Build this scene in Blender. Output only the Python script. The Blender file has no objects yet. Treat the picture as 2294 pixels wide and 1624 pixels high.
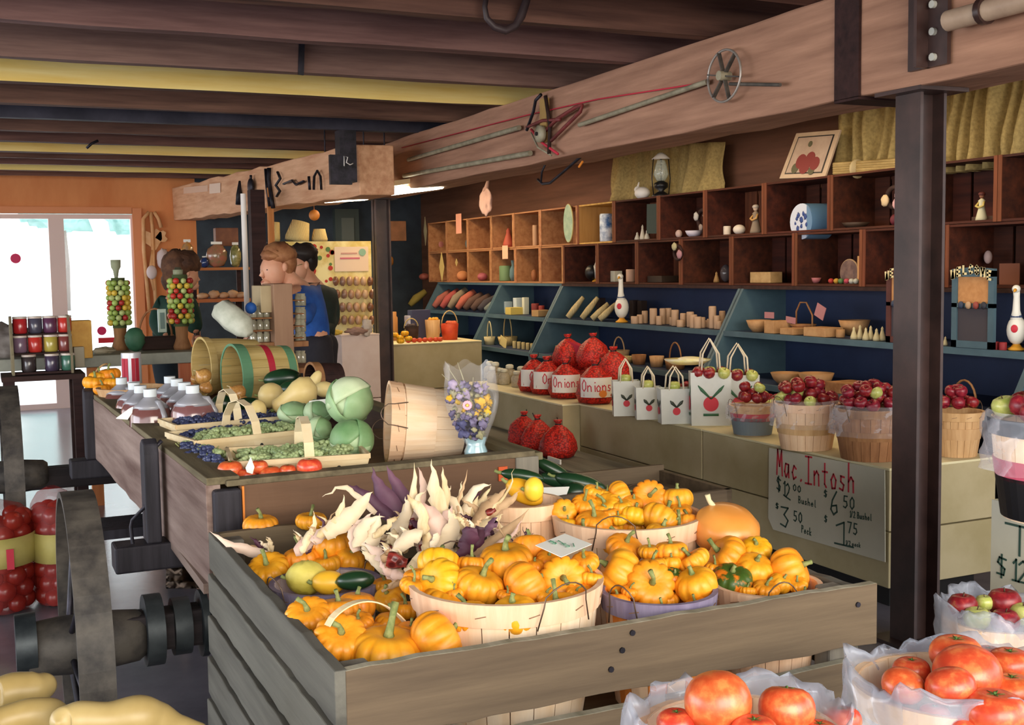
import bpy, math, random
from math import sin, cos, pi, radians as rad
from mathutils import Vector as V, Matrix as MX, Euler, noise
random.seed(7)
C = bpy.context.scene.collection
FPX = 2588.9; CAMH = 1.5

# ---------------------------------------------------------------- camera frame
def cam_axes():
    yaw, pit, rol = rad(24.734), rad(4.6435), rad(.9099)
    fwd = V((sin(yaw)*cos(pit), cos(yaw)*cos(pit), -sin(pit))); right = V((cos(yaw), -sin(yaw), 0))
    down = -right.cross(fwd)
    return cos(rol)*right+sin(rol)*down, -sin(rol)*right+cos(rol)*down, fwd
AR, AD, AF = cam_axes(); EYE = V((0, 0, CAMH))
def ray(px, py): return AR*((px-1147)/FPX)+AD*((py-812)/FPX)+AF
def PD(px, py, d): return EYE+ray(px, py)*d                 # point at a depth
def PZ(px, py, z): r = ray(px, py); return EYE+r*((z-CAMH)/r.z)
def PX(px, py, x): r = ray(px, py); return EYE+r*(x/r.x)
def PY(px, py, y): r = ray(px, py); return EYE+r*(y/r.y)
cam = bpy.data.cameras.new('camera'); co = bpy.data.objects.new('camera', cam); C.objects.link(co)
cam.sensor_width = 36; cam.lens = FPX/2294*36; cam.clip_start = .05; cam.clip_end = 400
m = MX((AR, -AD, -AF)).transposed().to_4x4(); m.translation = EYE; co.matrix_world = m
bpy.context.scene.camera = co

# ---------------------------------------------------------------- materials
def lin(h):
    h = h.lstrip('#'); o = []
    for i in (0, 2, 4):
        c = int(h[i:i+2], 16)/255; o.append(c/12.92 if c < .04045 else ((c+.055)/1.055)**2.4)
    return (*o, 1)
MATS = {}
def _new(key):
    mt = bpy.data.materials.new(key); mt.use_nodes = True; nt = mt.node_tree
    b = nt.nodes['Principled BSDF']; MATS[key] = mt
    return mt, nt, b
def mat(key, c1, c2=None, rough=.6, scale=8, kind='noise', stretch=(1, 1, 1), rnd=0, bump=0, spec=.4, metal=0, emit=0, trans=0, contrast=(.35, .65), objco=True, c3=None, coat=0, sss=0):
    """procedural surface: base colour c1..c2 mixed by noise / grain / wave, optional per-object hue shift"""
    if key in MATS: return MATS[key]
    mt, nt, b = _new(key); N = nt.nodes; L = nt.links
    b.inputs['Roughness'].default_value = rough; b.inputs['Metallic'].default_value = metal
    b.inputs['Specular IOR Level'].default_value = spec
    if coat: b.inputs['Coat Weight'].default_value = coat; b.inputs['Coat Roughness'].default_value = .15
    if trans: b.inputs['Transmission Weight'].default_value = trans
    if sss: b.inputs['Subsurface Weight'].default_value = sss; b.inputs['Subsurface Scale'].default_value = .01
    if c2 is None and not rnd:
        b.inputs['Base Color'].default_value = lin(c1)
        if emit: b.inputs['Emission Color'].default_value = lin(c1); b.inputs['Emission Strength'].default_value = emit
        if not bump: return mt
    tc = N.new('ShaderNodeTexCoord'); mp = N.new('ShaderNodeMapping'); mp.inputs['Scale'].default_value = stretch
    L.new(tc.outputs['Object' if objco else 'Generated'], mp.inputs['Vector'])
    oi = N.new('ShaderNodeObjectInfo')
    ad = N.new('ShaderNodeVectorMath'); ad.operation = 'ADD'; L.new(mp.outputs[0], ad.inputs[0])
    cmb = N.new('ShaderNodeVectorMath'); cmb.operation = 'SCALE'; cmb.inputs['Scale'].default_value = 7.3
    cx = N.new('ShaderNodeCombineXYZ'); L.new(oi.outputs['Random'], cx.inputs[0]); L.new(oi.outputs['Random'], cx.inputs[1])
    L.new(cx.outputs[0], cmb.inputs[0]); L.new(cmb.outputs[0], ad.inputs[1])
    if kind == 'wave':
        t = N.new('ShaderNodeTexWave'); t.inputs['Scale'].default_value = scale; t.inputs['Distortion'].default_value = 3; t.inputs['Detail'].default_value = 3
    elif kind == 'voro':
        t = N.new('ShaderNodeTexVoronoi'); t.inputs['Scale'].default_value = scale
    else:
        t = N.new('ShaderNodeTexNoise'); t.inputs['Scale'].default_value = scale; t.inputs['Detail'].default_value = 6; t.inputs['Roughness'].default_value = .6
    L.new(ad.outputs[0], t.inputs['Vector']); fac = t.outputs[0]
    col = None
    if c2 or c3:
        r = N.new('ShaderNodeValToRGB'); r.color_ramp.elements[0].position = contrast[0]; r.color_ramp.elements[1].position = contrast[1]
        r.color_ramp.elements[0].color = lin(c1); r.color_ramp.elements[1].color = lin(c2)
        if c3: e = r.color_ramp.elements.new((contrast[0]+contrast[1])/2); e.color = lin(c3)
        L.new(fac, r.inputs[0]); col = r.outputs[0]
    if rnd:
        h = N.new('ShaderNodeHueSaturation')
        if col: L.new(col, h.inputs['Color'])
        else: h.inputs['Color'].default_value = lin(c1)
        mr = N.new('ShaderNodeMapRange'); L.new(oi.outputs['Random'], mr.inputs[0]); mr.inputs[3].default_value = .5-rnd*.05; mr.inputs[4].default_value = .5+rnd*.05
        L.new(mr.outputs[0], h.inputs['Hue'])
        m2 = N.new('ShaderNodeMath'); m2.operation = 'MULTIPLY'; m2.inputs[1].default_value = 5.37; L.new(oi.outputs['Random'], m2.inputs[0])
        fr = N.new('ShaderNodeMath'); fr.operation = 'FRACT'; L.new(m2.outputs[0], fr.inputs[0])
        m3 = N.new('ShaderNodeMapRange'); L.new(fr.outputs[0], m3.inputs[0]); m3.inputs[3].default_value = 1-rnd*.5; m3.inputs[4].default_value = 1+rnd*.3
        L.new(m3.outputs[0], h.inputs['Value']); col = h.outputs[0]
    if col: L.new(col, b.inputs['Base Color'])
    if bump:
        bp = N.new('ShaderNodeBump'); bp.inputs['Strength'].default_value = min(1, bump); bp.inputs['Distance'].default_value = .006
        L.new(fac, bp.inputs['Height']); L.new(bp.outputs[0], b.inputs['Normal'])
    return mt
def wood(key, c1, c2, axis='x', rough=.75, scale=5, bump=.35, rnd=.25, contrast=(.3, .7)):
    s = {'x': (.35, 5, 5), 'y': (5, .35, 5), 'z': (5, 5, .35)}[axis]
    return mat(key, c1, c2, rough, scale, 'noise', s, rnd, bump, contrast=contrast, spec=.25)
def film(key, tint='#ffffff', a=.25, rough=.15):
    """clear plastic film: mostly lets light through, with glossy glints"""
    if key in MATS: return MATS[key]
    mt, nt, b = _new(key); N = nt.nodes; L = nt.links
    b.inputs['Base Color'].default_value = lin(tint); b.inputs['Roughness'].default_value = rough; b.inputs['Specular IOR Level'].default_value = .9
    tr = N.new('ShaderNodeBsdfTransparent'); mx = N.new('ShaderNodeMixShader'); no = N.new('ShaderNodeTexNoise'); no.inputs['Scale'].default_value = 9
    lw = N.new('ShaderNodeLayerWeight'); lw.inputs[0].default_value = .35
    ad = N.new('ShaderNodeMath'); ad.operation = 'MULTIPLY_ADD'; L.new(no.outputs[0], ad.inputs[0]); ad.inputs[1].default_value = a; ad.inputs[2].default_value = a*.4
    a2 = N.new('ShaderNodeMath'); a2.operation = 'MULTIPLY_ADD'; L.new(lw.outputs['Fresnel'], a2.inputs[0]); a2.inputs[1].default_value = .22; L.new(ad.outputs[0], a2.inputs[2]); a2.use_clamp = True
    L.new(a2.outputs[0], mx.inputs[0]); L.new(tr.outputs[0], mx.inputs[1]); L.new(b.outputs[0], mx.inputs[2])
    L.new(mx.outputs[0], N['Material Output'].inputs[0])
    return mt

# ---------------------------------------------------------------- mesh builder
def basis(d, up=V((0, 0, 1))):
    d = V(d).normalized(); up = V(up)
    if abs(d.dot(up)) > .98: up = V((0, 1, 0)) if abs(d.y) < .9 else V((1, 0, 0))
    x = up.cross(d).normalized(); y = d.cross(x)
    return x, y, d
class MB:
    def __init__(s): s.v = []; s.f = []; s.m = []; s.s = []
    def add(s, vs, fs, mi=0, sm=False):
        o = len(s.v); s.v += [V(v) for v in vs]
        for f in fs: s.f.append([i+o for i in f]); s.m.append(mi); s.s.append(sm)
        return s
    def box(s, c, d, rot=None, mi=0):
        c = V(c); x, y, z = d[0]/2, d[1]/2, d[2]/2
        vs = [V((i*x, j*y, k*z)) for i in (-1, 1) for j in (-1, 1) for k in (-1, 1)]
        if rot is not None:
            R = rot if isinstance(rot, MX) else Euler(rot).to_matrix(); vs = [R @ v for v in vs]
        return s.add([v+c for v in vs], [(0, 1, 3, 2), (4, 6, 7, 5), (0, 4, 5, 1), (2, 3, 7, 6), (0, 2, 6, 4), (1, 5, 7, 3)], mi)
    def bb(s, a, b, mi=0):                                   # box from corner to corner
        a, b = V(a), V(b); return s.box((a+b)/2, [abs(q) for q in (b-a)], None, mi)
    def bar(s, p, q, w, h, up=(0, 0, 1), mi=0, seg=1, wob=0):   # bar of section w (across) x h (along up)
        p, q = V(p), V(q); x, y, d = basis(q-p, up); vs = []; fs = []
        for i in range(seg+1):
            c = p.lerp(q, i/seg)
            for a, b in ((-1, -1), (1, -1), (1, 1), (-1, 1)):
                j = V((random.uniform(-1, 1), random.uniform(-1, 1), random.uniform(-1, 1)))*wob
                vs.append(c+x*a*w/2+y*b*h/2+j)
        for i in range(seg):
            for k in range(4): fs.append((i*4+k, i*4+(k+1) % 4, i*4+4+(k+1) % 4, i*4+4+k))
        fs += [(3, 2, 1, 0), tuple(seg*4+k for k in range(4))]
        return s.add(vs, fs, mi)
    def lathe(s, prof, n=24, M=None, mi=0, sm=True, arc=None, rib=None, cap=True):
        vs = []; fs = []; k = len(prof); M = M or MX()
        for i in range(n):
            a = 2*pi*i/n
            for j, (r, z) in enumerate(prof):
                rr = r*(rib(a, j/(k-1)) if rib else 1); vs.append(M @ V((rr*cos(a), rr*sin(a), z)))
        for i in range(n):
            for j in range(k-1):
                a, b = i*k+j, ((i+1) % n)*k+j; fs.append((a, b, b+1, a+1))
        o = len(vs)
        if cap:
            if prof[0][0] > 1e-5: fs.append(tuple(i*k for i in range(n))[::-1])
            if prof[-1][0] > 1e-5: fs.append(tuple(i*k+k-1 for i in range(n)))
        return s.add(vs, fs, mi, sm)
    def cyl(s, p, q, r, r2=None, n=14, mi=0, sm=True):
        p, q = V(p), V(q); r2 = r if r2 is None else r2; x, y, d = basis(q-p); vs = []
        for c, rr in ((p, r), (q, r2)):
            for i in range(n): a = 2*pi*i/n; vs.append(c+x*cos(a)*rr+y*sin(a)*rr)
        s.add(vs, [(i, (i+1) % n, n+(i+1) % n, n+i) for i in range(n)], mi, sm)
        return s.add(vs, [tuple(range(n))[::-1], tuple(range(n, 2*n))], mi)
    def tube(s, pts, r, n=8, mi=0, flat=1, sm=True, up=(0, 0, 1)):
        pts = [V(p) for p in pts]; k = len(pts); rs = r if isinstance(r, (list, tuple)) else [r]*k; vs = []
        px = None
        for i, p in enumerate(pts):
            d = (pts[min(i+1, k-1)]-pts[max(i-1, 0)])
            if d.length < 1e-7: d = V((0, 0, 1))
            if px is None: x, y, d = basis(d, up)
            else:
                d.normalize(); x = (px-d*px.dot(d)); x = x.normalized() if x.length > 1e-6 else basis(d)[0]; y = d.cross(x)
            px = x
            for j in range(n): a = 2*pi*j/n; vs.append(p+x*cos(a)*rs[i]+y*sin(a)*rs[i]*flat)
        fs = [(i*n+j, i*n+(j+1) % n, (i+1)*n+(j+1) % n, (i+1)*n+j) for i in range(k-1) for j in range(n)]
        fs += [tuple(range(n))[::-1], tuple((k-1)*n+j for j in range(n))]
        return s.add(vs, fs, mi, sm)
    def ell(s, c, r, n=16, k=10, R=None, mi=0, amp=0, fr=3):
        c = V(c); r = (r, r, r) if not hasattr(r, '__len__') else r; vs = []; fs = []
        sd = V((c.x*3.1, c.y*2.7, c.z*5+random.random()*9))
        def P(u, w):
            v = V((cos(u)*sin(w), sin(u)*sin(w), cos(w)))
            q = V((v.x*r[0], v.y*r[1], v.z*r[2]))
            if amp: q *= 1+amp*noise.noise(v*fr+sd)
            return (R @ q if R is not None else q)+c
        vs.append(P(0, 0))
        for j in range(1, k):
            for i in range(n): vs.append(P(2*pi*i/n, pi*j/k))
        vs.append(P(0, pi)); e = len(vs)-1
        for i in range(n): fs.append((0, 1+i, 1+(i+1) % n)); fs.append((e, 1+(k-2)*n+(i+1) % n, 1+(k-2)*n+i))
        for j in range(k-2):
            for i in range(n): a = 1+j*n+i; b = 1+j*n+(i+1) % n; fs.append((a, a+n, b+n, b))
        return s.add(vs, fs, mi, True)
    def ribbon(s, pts, ws, nrm=(0, 0, 1), th=.002, mi=0, cup=0, sm=True):   # a strip with thickness, optionally cupped
        pts = [V(p) for p in pts]; k = len(pts); vs = []; nrm = V(nrm); ws = ws if hasattr(ws, '__len__') else [ws]*k
        for i, p in enumerate(pts):
            d = (pts[min(i+1, k-1)]-pts[max(i-1, 0)]).normalized(); sd = nrm.cross(d)
            sd = sd.normalized() if sd.length > 1e-5 else V((1, 0, 0)); nn = d.cross(sd); w = max(ws[i], 1e-4)/2
            for o in (0, th):
                vs += [p-sd*w+nn*(o+cup*w), p+nn*o, p+sd*w+nn*(o+cup*w)]
        fs = []
        for i in range(k-1):
            a, b = i*6, i*6+6
            fs += [(a, b, b+1, a+1), (a+1, b+1, b+2, a+2), (a+4, b+4, b+3, a+3), (a+5, b+5, b+4, a+4), (a, a+3, b+3, b), (a+2, b+2, b+5, a+5)]
        fs += [(0, 1, 4, 3), (1, 2, 5, 4)]; a = (k-1)*6; fs += [(a+3, a+4, a+1, a), (a+4, a+5, a+2, a+1)]
        return s.add(vs, fs, mi, sm)
    def prism(s, poly, a, b, fn, mi=0):                       # outline extruded from a to b; fn(u,v,w) -> point
        n = len(poly); vs = [fn(u, v, a) for u, v in poly]+[fn(u, v, b) for u, v in poly]
        return s.add(vs, [tuple(range(n))[::-1], tuple(range(n, 2*n))]+[(i, (i+1) % n, n+(i+1) % n, n+i) for i in range(n)], mi)
    def grid(s, fn, nu, nv, mi=0, sm=True, th=0):
        vs = [fn(i/nu, j/nv) for i in range(nu+1) for j in range(nv+1)]
        return s.add(vs, [(i*(nv+1)+j, (i+1)*(nv+1)+j, (i+1)*(nv+1)+j+1, i*(nv+1)+j+1) for i in range(nu) for j in range(nv)], mi, sm)
    def mesh(s, name, ms):
        me = bpy.data.meshes.new(name); me.from_pydata([tuple(v) for v in s.v], [], s.f)
        for q in (ms if isinstance(ms, (list, tuple)) else [ms]): me.materials.append(q)
        me.polygons.foreach_set('material_index', s.m); me.polygons.foreach_set('use_smooth', s.s); me.update()
        return me
    def build(s, name, ms, parent=None, org=None, bev=0, solid=0):
        """verts are in world space; the object gets its origin at org (or under its parent)"""
        if parent is not None:
            bpy_m = wm(parent).inverted(); s.v = [bpy_m @ v for v in s.v]
        elif org is not None:
            o0 = V(org); s.v = [v-o0 for v in s.v]
        elif s.v:
            lo = V([min(v[i] for v in s.v) for i in range(3)]); hi = V([max(v[i] for v in s.v) for i in range(3)])
            org = V(((lo.x+hi.x)/2, (lo.y+hi.y)/2, lo.z)); s.v = [v-org for v in s.v]
        o = bpy.data.objects.new(name, s.mesh(name, ms)); C.objects.link(o)
        if parent is not None: o.parent = parent
        elif org is not None: o.location = org
        if solid: md = o.modifiers.new('thickness', 'SOLIDIFY'); md.thickness = solid; md.offset = 0
        if bev: md = o.modifiers.new('bevel', 'BEVEL'); md.width = bev; md.segments = 2; md.limit_method = 'ANGLE'
        return o
def wm(o):
    m = MX.LocRotScale(o.location, o.rotation_euler, o.scale)
    return wm(o.parent) @ m if o.parent else m
def tag(o, label, cat, group=None, kind=None):
    if label: o['label'] = label
    if cat: o['category'] = cat
    if group: o['group'] = group
    if kind: o['kind'] = kind
    return o
def thing(name, label, cat, loc=(0, 0, 0), rot=(0, 0, 0), group=None, sc=1):
    o = bpy.data.objects.new(name, None); C.objects.link(o); o.empty_display_size = .05
    o.location = loc; o.rotation_euler = rot if hasattr(rot, '__len__') else (0, 0, rot)
    o.scale = sc if hasattr(sc, '__len__') else (sc, sc, sc)
    return tag(o, label, cat, group)
def local(mb, name, ms, parent, **k):                        # verts already in the parent's own space
    o = bpy.data.objects.new(name, mb.mesh(name, ms)); C.objects.link(o); o.parent = parent
    if k.get('bev'): md = o.modifiers.new('bevel', 'BEVEL'); md.width = k['bev']; md.segments = 2
    if k.get('solid'): md = o.modifiers.new('thickness', 'SOLIDIFY'); md.thickness = k['solid']; md.offset = 0
    return o
def struct(o): o['kind'] = 'structure'; return o
USED = set()
def dup(src, name, label, cat, loc, rot=(0, 0, 0), sc=1, group=None):
    """a copy of a thing and its parts; the first call moves the prototype itself"""
    if src not in USED:
        USED.add(src); r = src
    else:
        r = src.copy(); C.objects.link(r)
        for ch in list(src.children):
            c = ch.copy(); C.objects.link(c); c.parent = r
            for g in ch.children: d = g.copy(); C.objects.link(d); d.parent = c
        for k in ('label', 'category', 'group'):
            if k in r: del r[k]
    r.name = name; r.location = loc; r.rotation_euler = rot if hasattr(rot, '__len__') else (0, 0, rot)
    r.scale = sc if hasattr(sc, '__len__') else (sc, sc, sc)
    return tag(r, label, cat, group)
def rot_to(d, spin=0):                                        # euler that turns +Z towards d
    return (V(d).normalized().to_track_quat('Z', 'Y').to_matrix() @ MX.Rotation(spin, 3, 'Z')).to_euler()
def bez(p, q, sag=0, n=10, up=V((0, 0, 1))): return [V(p).lerp(V(q), i/n)+up*sag*4*(i/n)*(1-i/n) for i in range(n+1)]

# ---------------------------------------------------------------- hand lettering (pen strokes)
GL = {'M': [[(0, 0), (.12, 1), (.5, .35), (.85, 1), (1, 0)]], 'a': [[(.8, .5), (.3, .52), (.1, .2), (.35, 0), (.75, .2), (.8, .5), (.85, 0)]],
 'c': [[(.8, .42), (.45, .52), (.15, .25), (.4, 0), (.8, .1)]], '.': [[(.3, 0), (.4, .05)]], 'I': [[(0, 1), (1, 1)], [(.5, 1), (.5, 0)], [(0, 0), (1, 0)]],
 'n': [[(.1, .5), (.12, 0)], [(.12, .35), (.5, .52), (.8, .4), (.85, 0)]], 't': [[(.45, .85), (.45, .1), (.7, 0)], [(.1, .55), (.85, .55)]],
 'o': [[(.5, .52), (.12, .3), (.3, 0), (.75, .02), (.88, .32), (.5, .52)]], 's': [[(.8, .48), (.3, .5), (.3, .3), (.75, .2), (.6, 0), (.1, .05)]],
 'h': [[(.12, 1), (.12, 0)], [(.12, .35), (.5, .52), (.82, .4), (.85, 0)]], '$': [[(.9, .85), (.3, .9), (.15, .65), (.8, .4), (.7, .1), (.1, .12)], [(.5, 1.05), (.5, -.05)]],
 '1': [[(.25, .8), (.5, 1), (.5, 0)], [(.2, 0), (.8, 0)]], '2': [[(.1, .8), (.45, 1), (.8, .8), (.6, .45), (.05, 0), (.95, .02)]], '0': [[(.5, 1), (.12, .7), (.15, .2), (.5, 0), (.85, .25), (.85, .75), (.5, 1)]],
 '3': [[(.15, .95), (.85, .98), (.45, .6), (.85, .35), (.6, 0), (.1, .08)]], '5': [[(.85, 1), (.25, 1), (.2, .55), (.7, .55), (.85, .25), (.5, 0), (.1, .08)]],
 '6': [[(.75, 1), (.3, .6), (.15, .2), (.45, 0), (.82, .15), (.75, .42), (.25, .35)]], '7': [[(.05, .98), (.9, 1), (.4, 0)]],
 'B': [[(.1, 0), (.1, 1), (.7, .95), (.75, .6), (.15, .52), (.85, .4), (.8, .05), (.1, 0)]], 'u': [[(.1, .5), (.15, .05), (.6, .02), (.85, .5), (.88, 0)]],
 'e': [[(.15, .27), (.85, .3), (.5, .52), (.12, .25), (.4, 0), (.85, .1)]], 'l': [[(.4, 1), (.4, .05), (.6, 0)]], 'P': [[(.1, 0), (.12, 1), (.75, .95), (.75, .55), (.12, .5)]],
 'k': [[(.12, 1), (.12, 0)], [(.8, .5), (.15, .22), (.8, 0)]], 'p': [[(.1, .5), (.1, -.35)], [(.1, .4), (.6, .52), (.8, .2), (.4, 0), (.1, .1)]], '/': [[(.1, 0), (.8, 1)]],
 'O': [[(.5, 1), (.08, .65), (.12, .2), (.5, 0), (.9, .25), (.9, .75), (.5, 1)]], 'i': [[(.4, .5), (.45, 0)], [(.4, .75), (.42, .8)]], 'T': [[(0, 1), (1, 1)], [(.5, 1), (.5, 0)]],
 'W': [[(0, 1), (.25, 0), (.5, .7), (.75, 0), (1, 1)]], 'E': [[(.9, 1), (.1, 1), (.1, 0), (.9, 0)], [(.1, .5), (.7, .5)]], 'L': [[(.1, 1), (.1, 0), (.9, 0)]],
 'C': [[(.9, .85), (.45, 1), (.08, .5), (.45, 0), (.9, .15)]], '-': [[(.1, .35), (.8, .35)]], 'm': [[(.05, .5), (.05, 0)], [(.05, .4), (.3, .52), (.48, .35), (.5, 0)], [(.5, .4), (.75, .52), (.95, .35), (.95, 0)]], ' ': []}
def write(mb, txt, o, ux, uy, w, h, pen, gap=.35, mi=0, nrm=None):
    """strokes of text from point o, letters w wide h high along ux / uy"""
    o, ux, uy = V(o), V(ux).normalized(), V(uy).normalized(); nrm = V(nrm) if nrm else ux.cross(uy)
    x = 0
    for ch in txt:
        for st in GL.get(ch, []):
            pts = [o+ux*(x+a*w)+uy*b*h for a, b in st]
            for i in range(len(pts)-1):
                d = (pts[i+1]-pts[i]).normalized(); sd = nrm.cross(d)*pen/2; a = pts[i]-d*pen*.4; b = pts[i+1]+d*pen*.4; t = nrm*.0012
                mb.add([a-sd, b-sd, b+sd, a+sd, a-sd+t, b-sd+t, b+sd+t, a+sd+t], [(0, 1, 2, 3), (7, 6, 5, 4), (0, 4, 5, 1), (1, 5, 6, 2), (2, 6, 7, 3), (3, 7, 4, 0)], mi)
        x += w*(1+gap)*(.5 if ch in '. il1' else 1)
    return x

# ================================================================ materials used in many places
W_BEAM = wood('old beam timber', '#8a6850', '#c09878', 'y', scale=4, contrast=(.25, .75))
W_BEAM2 = wood('pale beam timber', '#c08d68', '#e0b48d', 'y', scale=4)
W_JOIST = wood('dark joist timber', '#4c322c', '#775448', 'x', scale=4)
W_JOISTG = wood('greyed joist timber', '#614742', '#8c6c62', 'x', scale=4)
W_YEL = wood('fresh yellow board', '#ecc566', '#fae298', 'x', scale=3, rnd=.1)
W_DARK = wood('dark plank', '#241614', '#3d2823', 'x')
M_STEEL = mat('painted steel column', '#2a1a18', '#45302c', .38, 6, bump=.1, spec=.6)
M_IRON = mat('black iron', '#17161a', '#33303a', .45, 14, bump=.3, metal=.5)
M_RUST = mat('worn iron', '#33302e', '#5c564e', .6, 12, bump=.3)
M_WHITE = mat('white paint', '#e8e2dc', rough=.5)
M_PAPER = mat('paper', '#eceae0', rough=.8)
M_PINKP = mat('pink paper tag', '#e8a89a', rough=.8)
M_BLACK = mat('black plastic', '#121216', rough=.4)

# ================================================================ setting
fl = MB(); fl.bb((-9, -7, -.12), (9, 14.05, 0)); fm = mat('grey concrete', '#55525a', '#827d84', .2, 1.6, bump=.25, spec=.6, contrast=(.3, .7))
struct(fl.build('floor', fm, org=(0, 0, 0)))
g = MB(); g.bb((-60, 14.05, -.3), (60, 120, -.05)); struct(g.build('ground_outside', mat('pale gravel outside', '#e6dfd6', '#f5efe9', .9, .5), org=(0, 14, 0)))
ce = MB(); ce.bb((-6, -1, 2.82), (5.3, 14, 2.9)); struct(ce.build('ceiling', wood('dark ceiling boards', '#3a2620', '#553a30', 'y'), org=(0, 0, 2.82)))
# far wall: plywood around the sliding window, dark blue boards behind the shop corner
ply = mat('orange plywood', '#cf7a41', '#e79a5e', .6, 2.2, 'noise', (1, 1, .35), contrast=(.3, .7))
wb = MB(); wb.bb((-6, 14, 2.2), (1.72, 14.12, 2.9)); wb.bb((1.72, 14, 0), (2.38, 14.12, 2.9)); wb.bb((-6, 14, 0), (-1.5, 14.12, 2.2))
struct(wb.build('wall_back', ply, org=(0, 14, 0)))
w2 = MB(); w2.bb((2.38, 14, 0), (5.4, 14.12, 2.9)); struct(w2.build('wall_far', mat('slate blue boards', '#2a3440', '#3a4652', .7, 4), org=(3, 14, 0)))
wr = MB(); wr.bb((5.2, 1.5, 0), (5.32, 14, 2.9)); struct(wr.build('wall_right', wood('red brown wall boards', '#5c3c30', '#805646', 'y', scale=2), org=(5.2, 8, 0)))
wi = thing('window_1', None, None, (0, 14.05, 0)); struct(wi)
wf = MB(); tw = .07
for x0, x1 in ((-1.49, -1.42), (.15-.9, .2-.9), (.76, .92), (1.64, 1.71)): wf.bb((x0, 14.0, .06), (x1, 14.1, 2.14))
wf.bb((-1.49, 14.0, 2.14), (1.71, 14.1, 2.19)); wf.bb((-1.49, 14.0, 0), (1.71, 14.1, .06))
wf.build('window_frame', mat('pinkish white frame', '#e8cfc8', rough=.5), wi)
gl = MB(); gl.bb((-1.42, 14.05, .06), (1.64, 14.056, 2.14)); gl.build('glass', film('window glass', '#ffffff', .03, .02), wi)
tr = MB(); tr.bb((1.66, 13.96, 0), (1.76, 14.0, 2.26)); tr.bb((-1.55, 13.96, 2.2), (1.655, 14.0, 2.27)); struct(tr.build('trim_1', mat('orange trim', '#e09060', rough=.6), org=(0, 14, 0)))
for n, (px, py, r) in enumerate(((35, 579, .055), (228, 741, .05))):
    c = PY(px, py, 14.0); s = MB(); s.cyl(c, c+V((0, -.006, 0)), r, n=20)
    tag(s.build('sticker', mat('magenta sticker', '#d8245f', rough=.5)), ['round magenta sticker high on the left window pane', 'round red sticker low on the right window pane'][n], 'sticker')
c = PY(241, 762, 13.99); s = MB(); s.box(c, (.2, .006, .06)); tag(s.build('sticker', mat('red sticker', '#cf2030', rough=.5)), 'flat red strip sticker just under the round red one on the window', 'sticker')
# trees beyond the window, all pale in the glare
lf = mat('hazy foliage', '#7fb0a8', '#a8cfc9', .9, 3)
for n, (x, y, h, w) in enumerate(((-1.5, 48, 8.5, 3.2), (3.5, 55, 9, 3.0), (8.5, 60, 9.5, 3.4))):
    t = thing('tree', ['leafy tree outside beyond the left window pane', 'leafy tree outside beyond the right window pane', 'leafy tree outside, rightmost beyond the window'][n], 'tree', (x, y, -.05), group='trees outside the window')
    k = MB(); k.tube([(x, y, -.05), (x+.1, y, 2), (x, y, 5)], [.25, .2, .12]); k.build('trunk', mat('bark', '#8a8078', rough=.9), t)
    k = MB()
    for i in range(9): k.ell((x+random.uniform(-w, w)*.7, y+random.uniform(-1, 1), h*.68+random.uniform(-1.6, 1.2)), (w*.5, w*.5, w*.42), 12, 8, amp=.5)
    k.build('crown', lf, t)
# ceiling joists, each a timber of its own
JY = [3.05, 3.85, 4.62, 5.34, 6.22, 7.01, 7.89, 8.58, 9.3, 10.06, 10.88, 11.44, 12.05, 12.75, 13.4]
for i, y in enumerate(JY):
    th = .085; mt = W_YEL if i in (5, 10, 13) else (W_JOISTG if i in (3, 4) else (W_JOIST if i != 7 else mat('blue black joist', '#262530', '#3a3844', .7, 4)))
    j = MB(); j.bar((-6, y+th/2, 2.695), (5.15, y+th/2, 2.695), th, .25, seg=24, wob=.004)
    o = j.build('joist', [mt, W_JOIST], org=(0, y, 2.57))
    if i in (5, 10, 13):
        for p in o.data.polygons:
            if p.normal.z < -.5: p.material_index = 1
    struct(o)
# main beam with its strap, far beam
b = MB(); b.bar((3.34, 1.4, 2.36), (3.34, 10.1, 2.36), .32, .42, seg=30, wob=.006)
tag(b.build('ceiling_beam', W_BEAM, org=(3.34, 5, 2.15), bev=.01), 'long heavy reddish brown timber beam running from the upper right over the steel posts', 'beam')
b = MB(); b.bar((2.74, 8.3, 2.245), (2.27, 14, 2.31), .3, .38, seg=24, wob=.012)
bm2 = b.build('ceiling_beam', W_BEAM2, org=(2.5, 11, 2.05), bev=.01); tag(bm2, 'pale far timber beam hung with small tools, ending at the orange wall', 'beam')
def hpost(x, y, z1, s=.15, label=''):
    t = thing('steel_post', label, 'post', (x, y, 0))
    k = MB(); k.bb((x-s/2, y-s/2, 0), (x-s/2+.014, y+s/2, z1)); k.bb((x+s/2-.014, y-s/2, 0), (x+s/2, y+s/2, z1)); k.bb((x-s/2, y-.008, 0), (x+s/2, y+.008, z1))
    k.build('column', M_STEEL, t); k = MB(); k.bb((x-.12, y-.12, z1-.015), (x+.12, y+.12, z1)); k.build('cap_plate', M_STEEL, t)
    k = MB(); k.bb((x-.12, y-.12, 0), (x+.12, y+.12, .015)); k.build('base_plate', M_STEEL, t)
    return t
p1 = PZ(2074, 1452, 0); hpost(3.3, 3.4, 2.15, .13, 'near dark brown steel post standing in front of the apple stand at right')
hpost(3.34, 10.03, 2.15, .135, 'far dark steel post left of the shelf bays, holding the beam joint')
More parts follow.
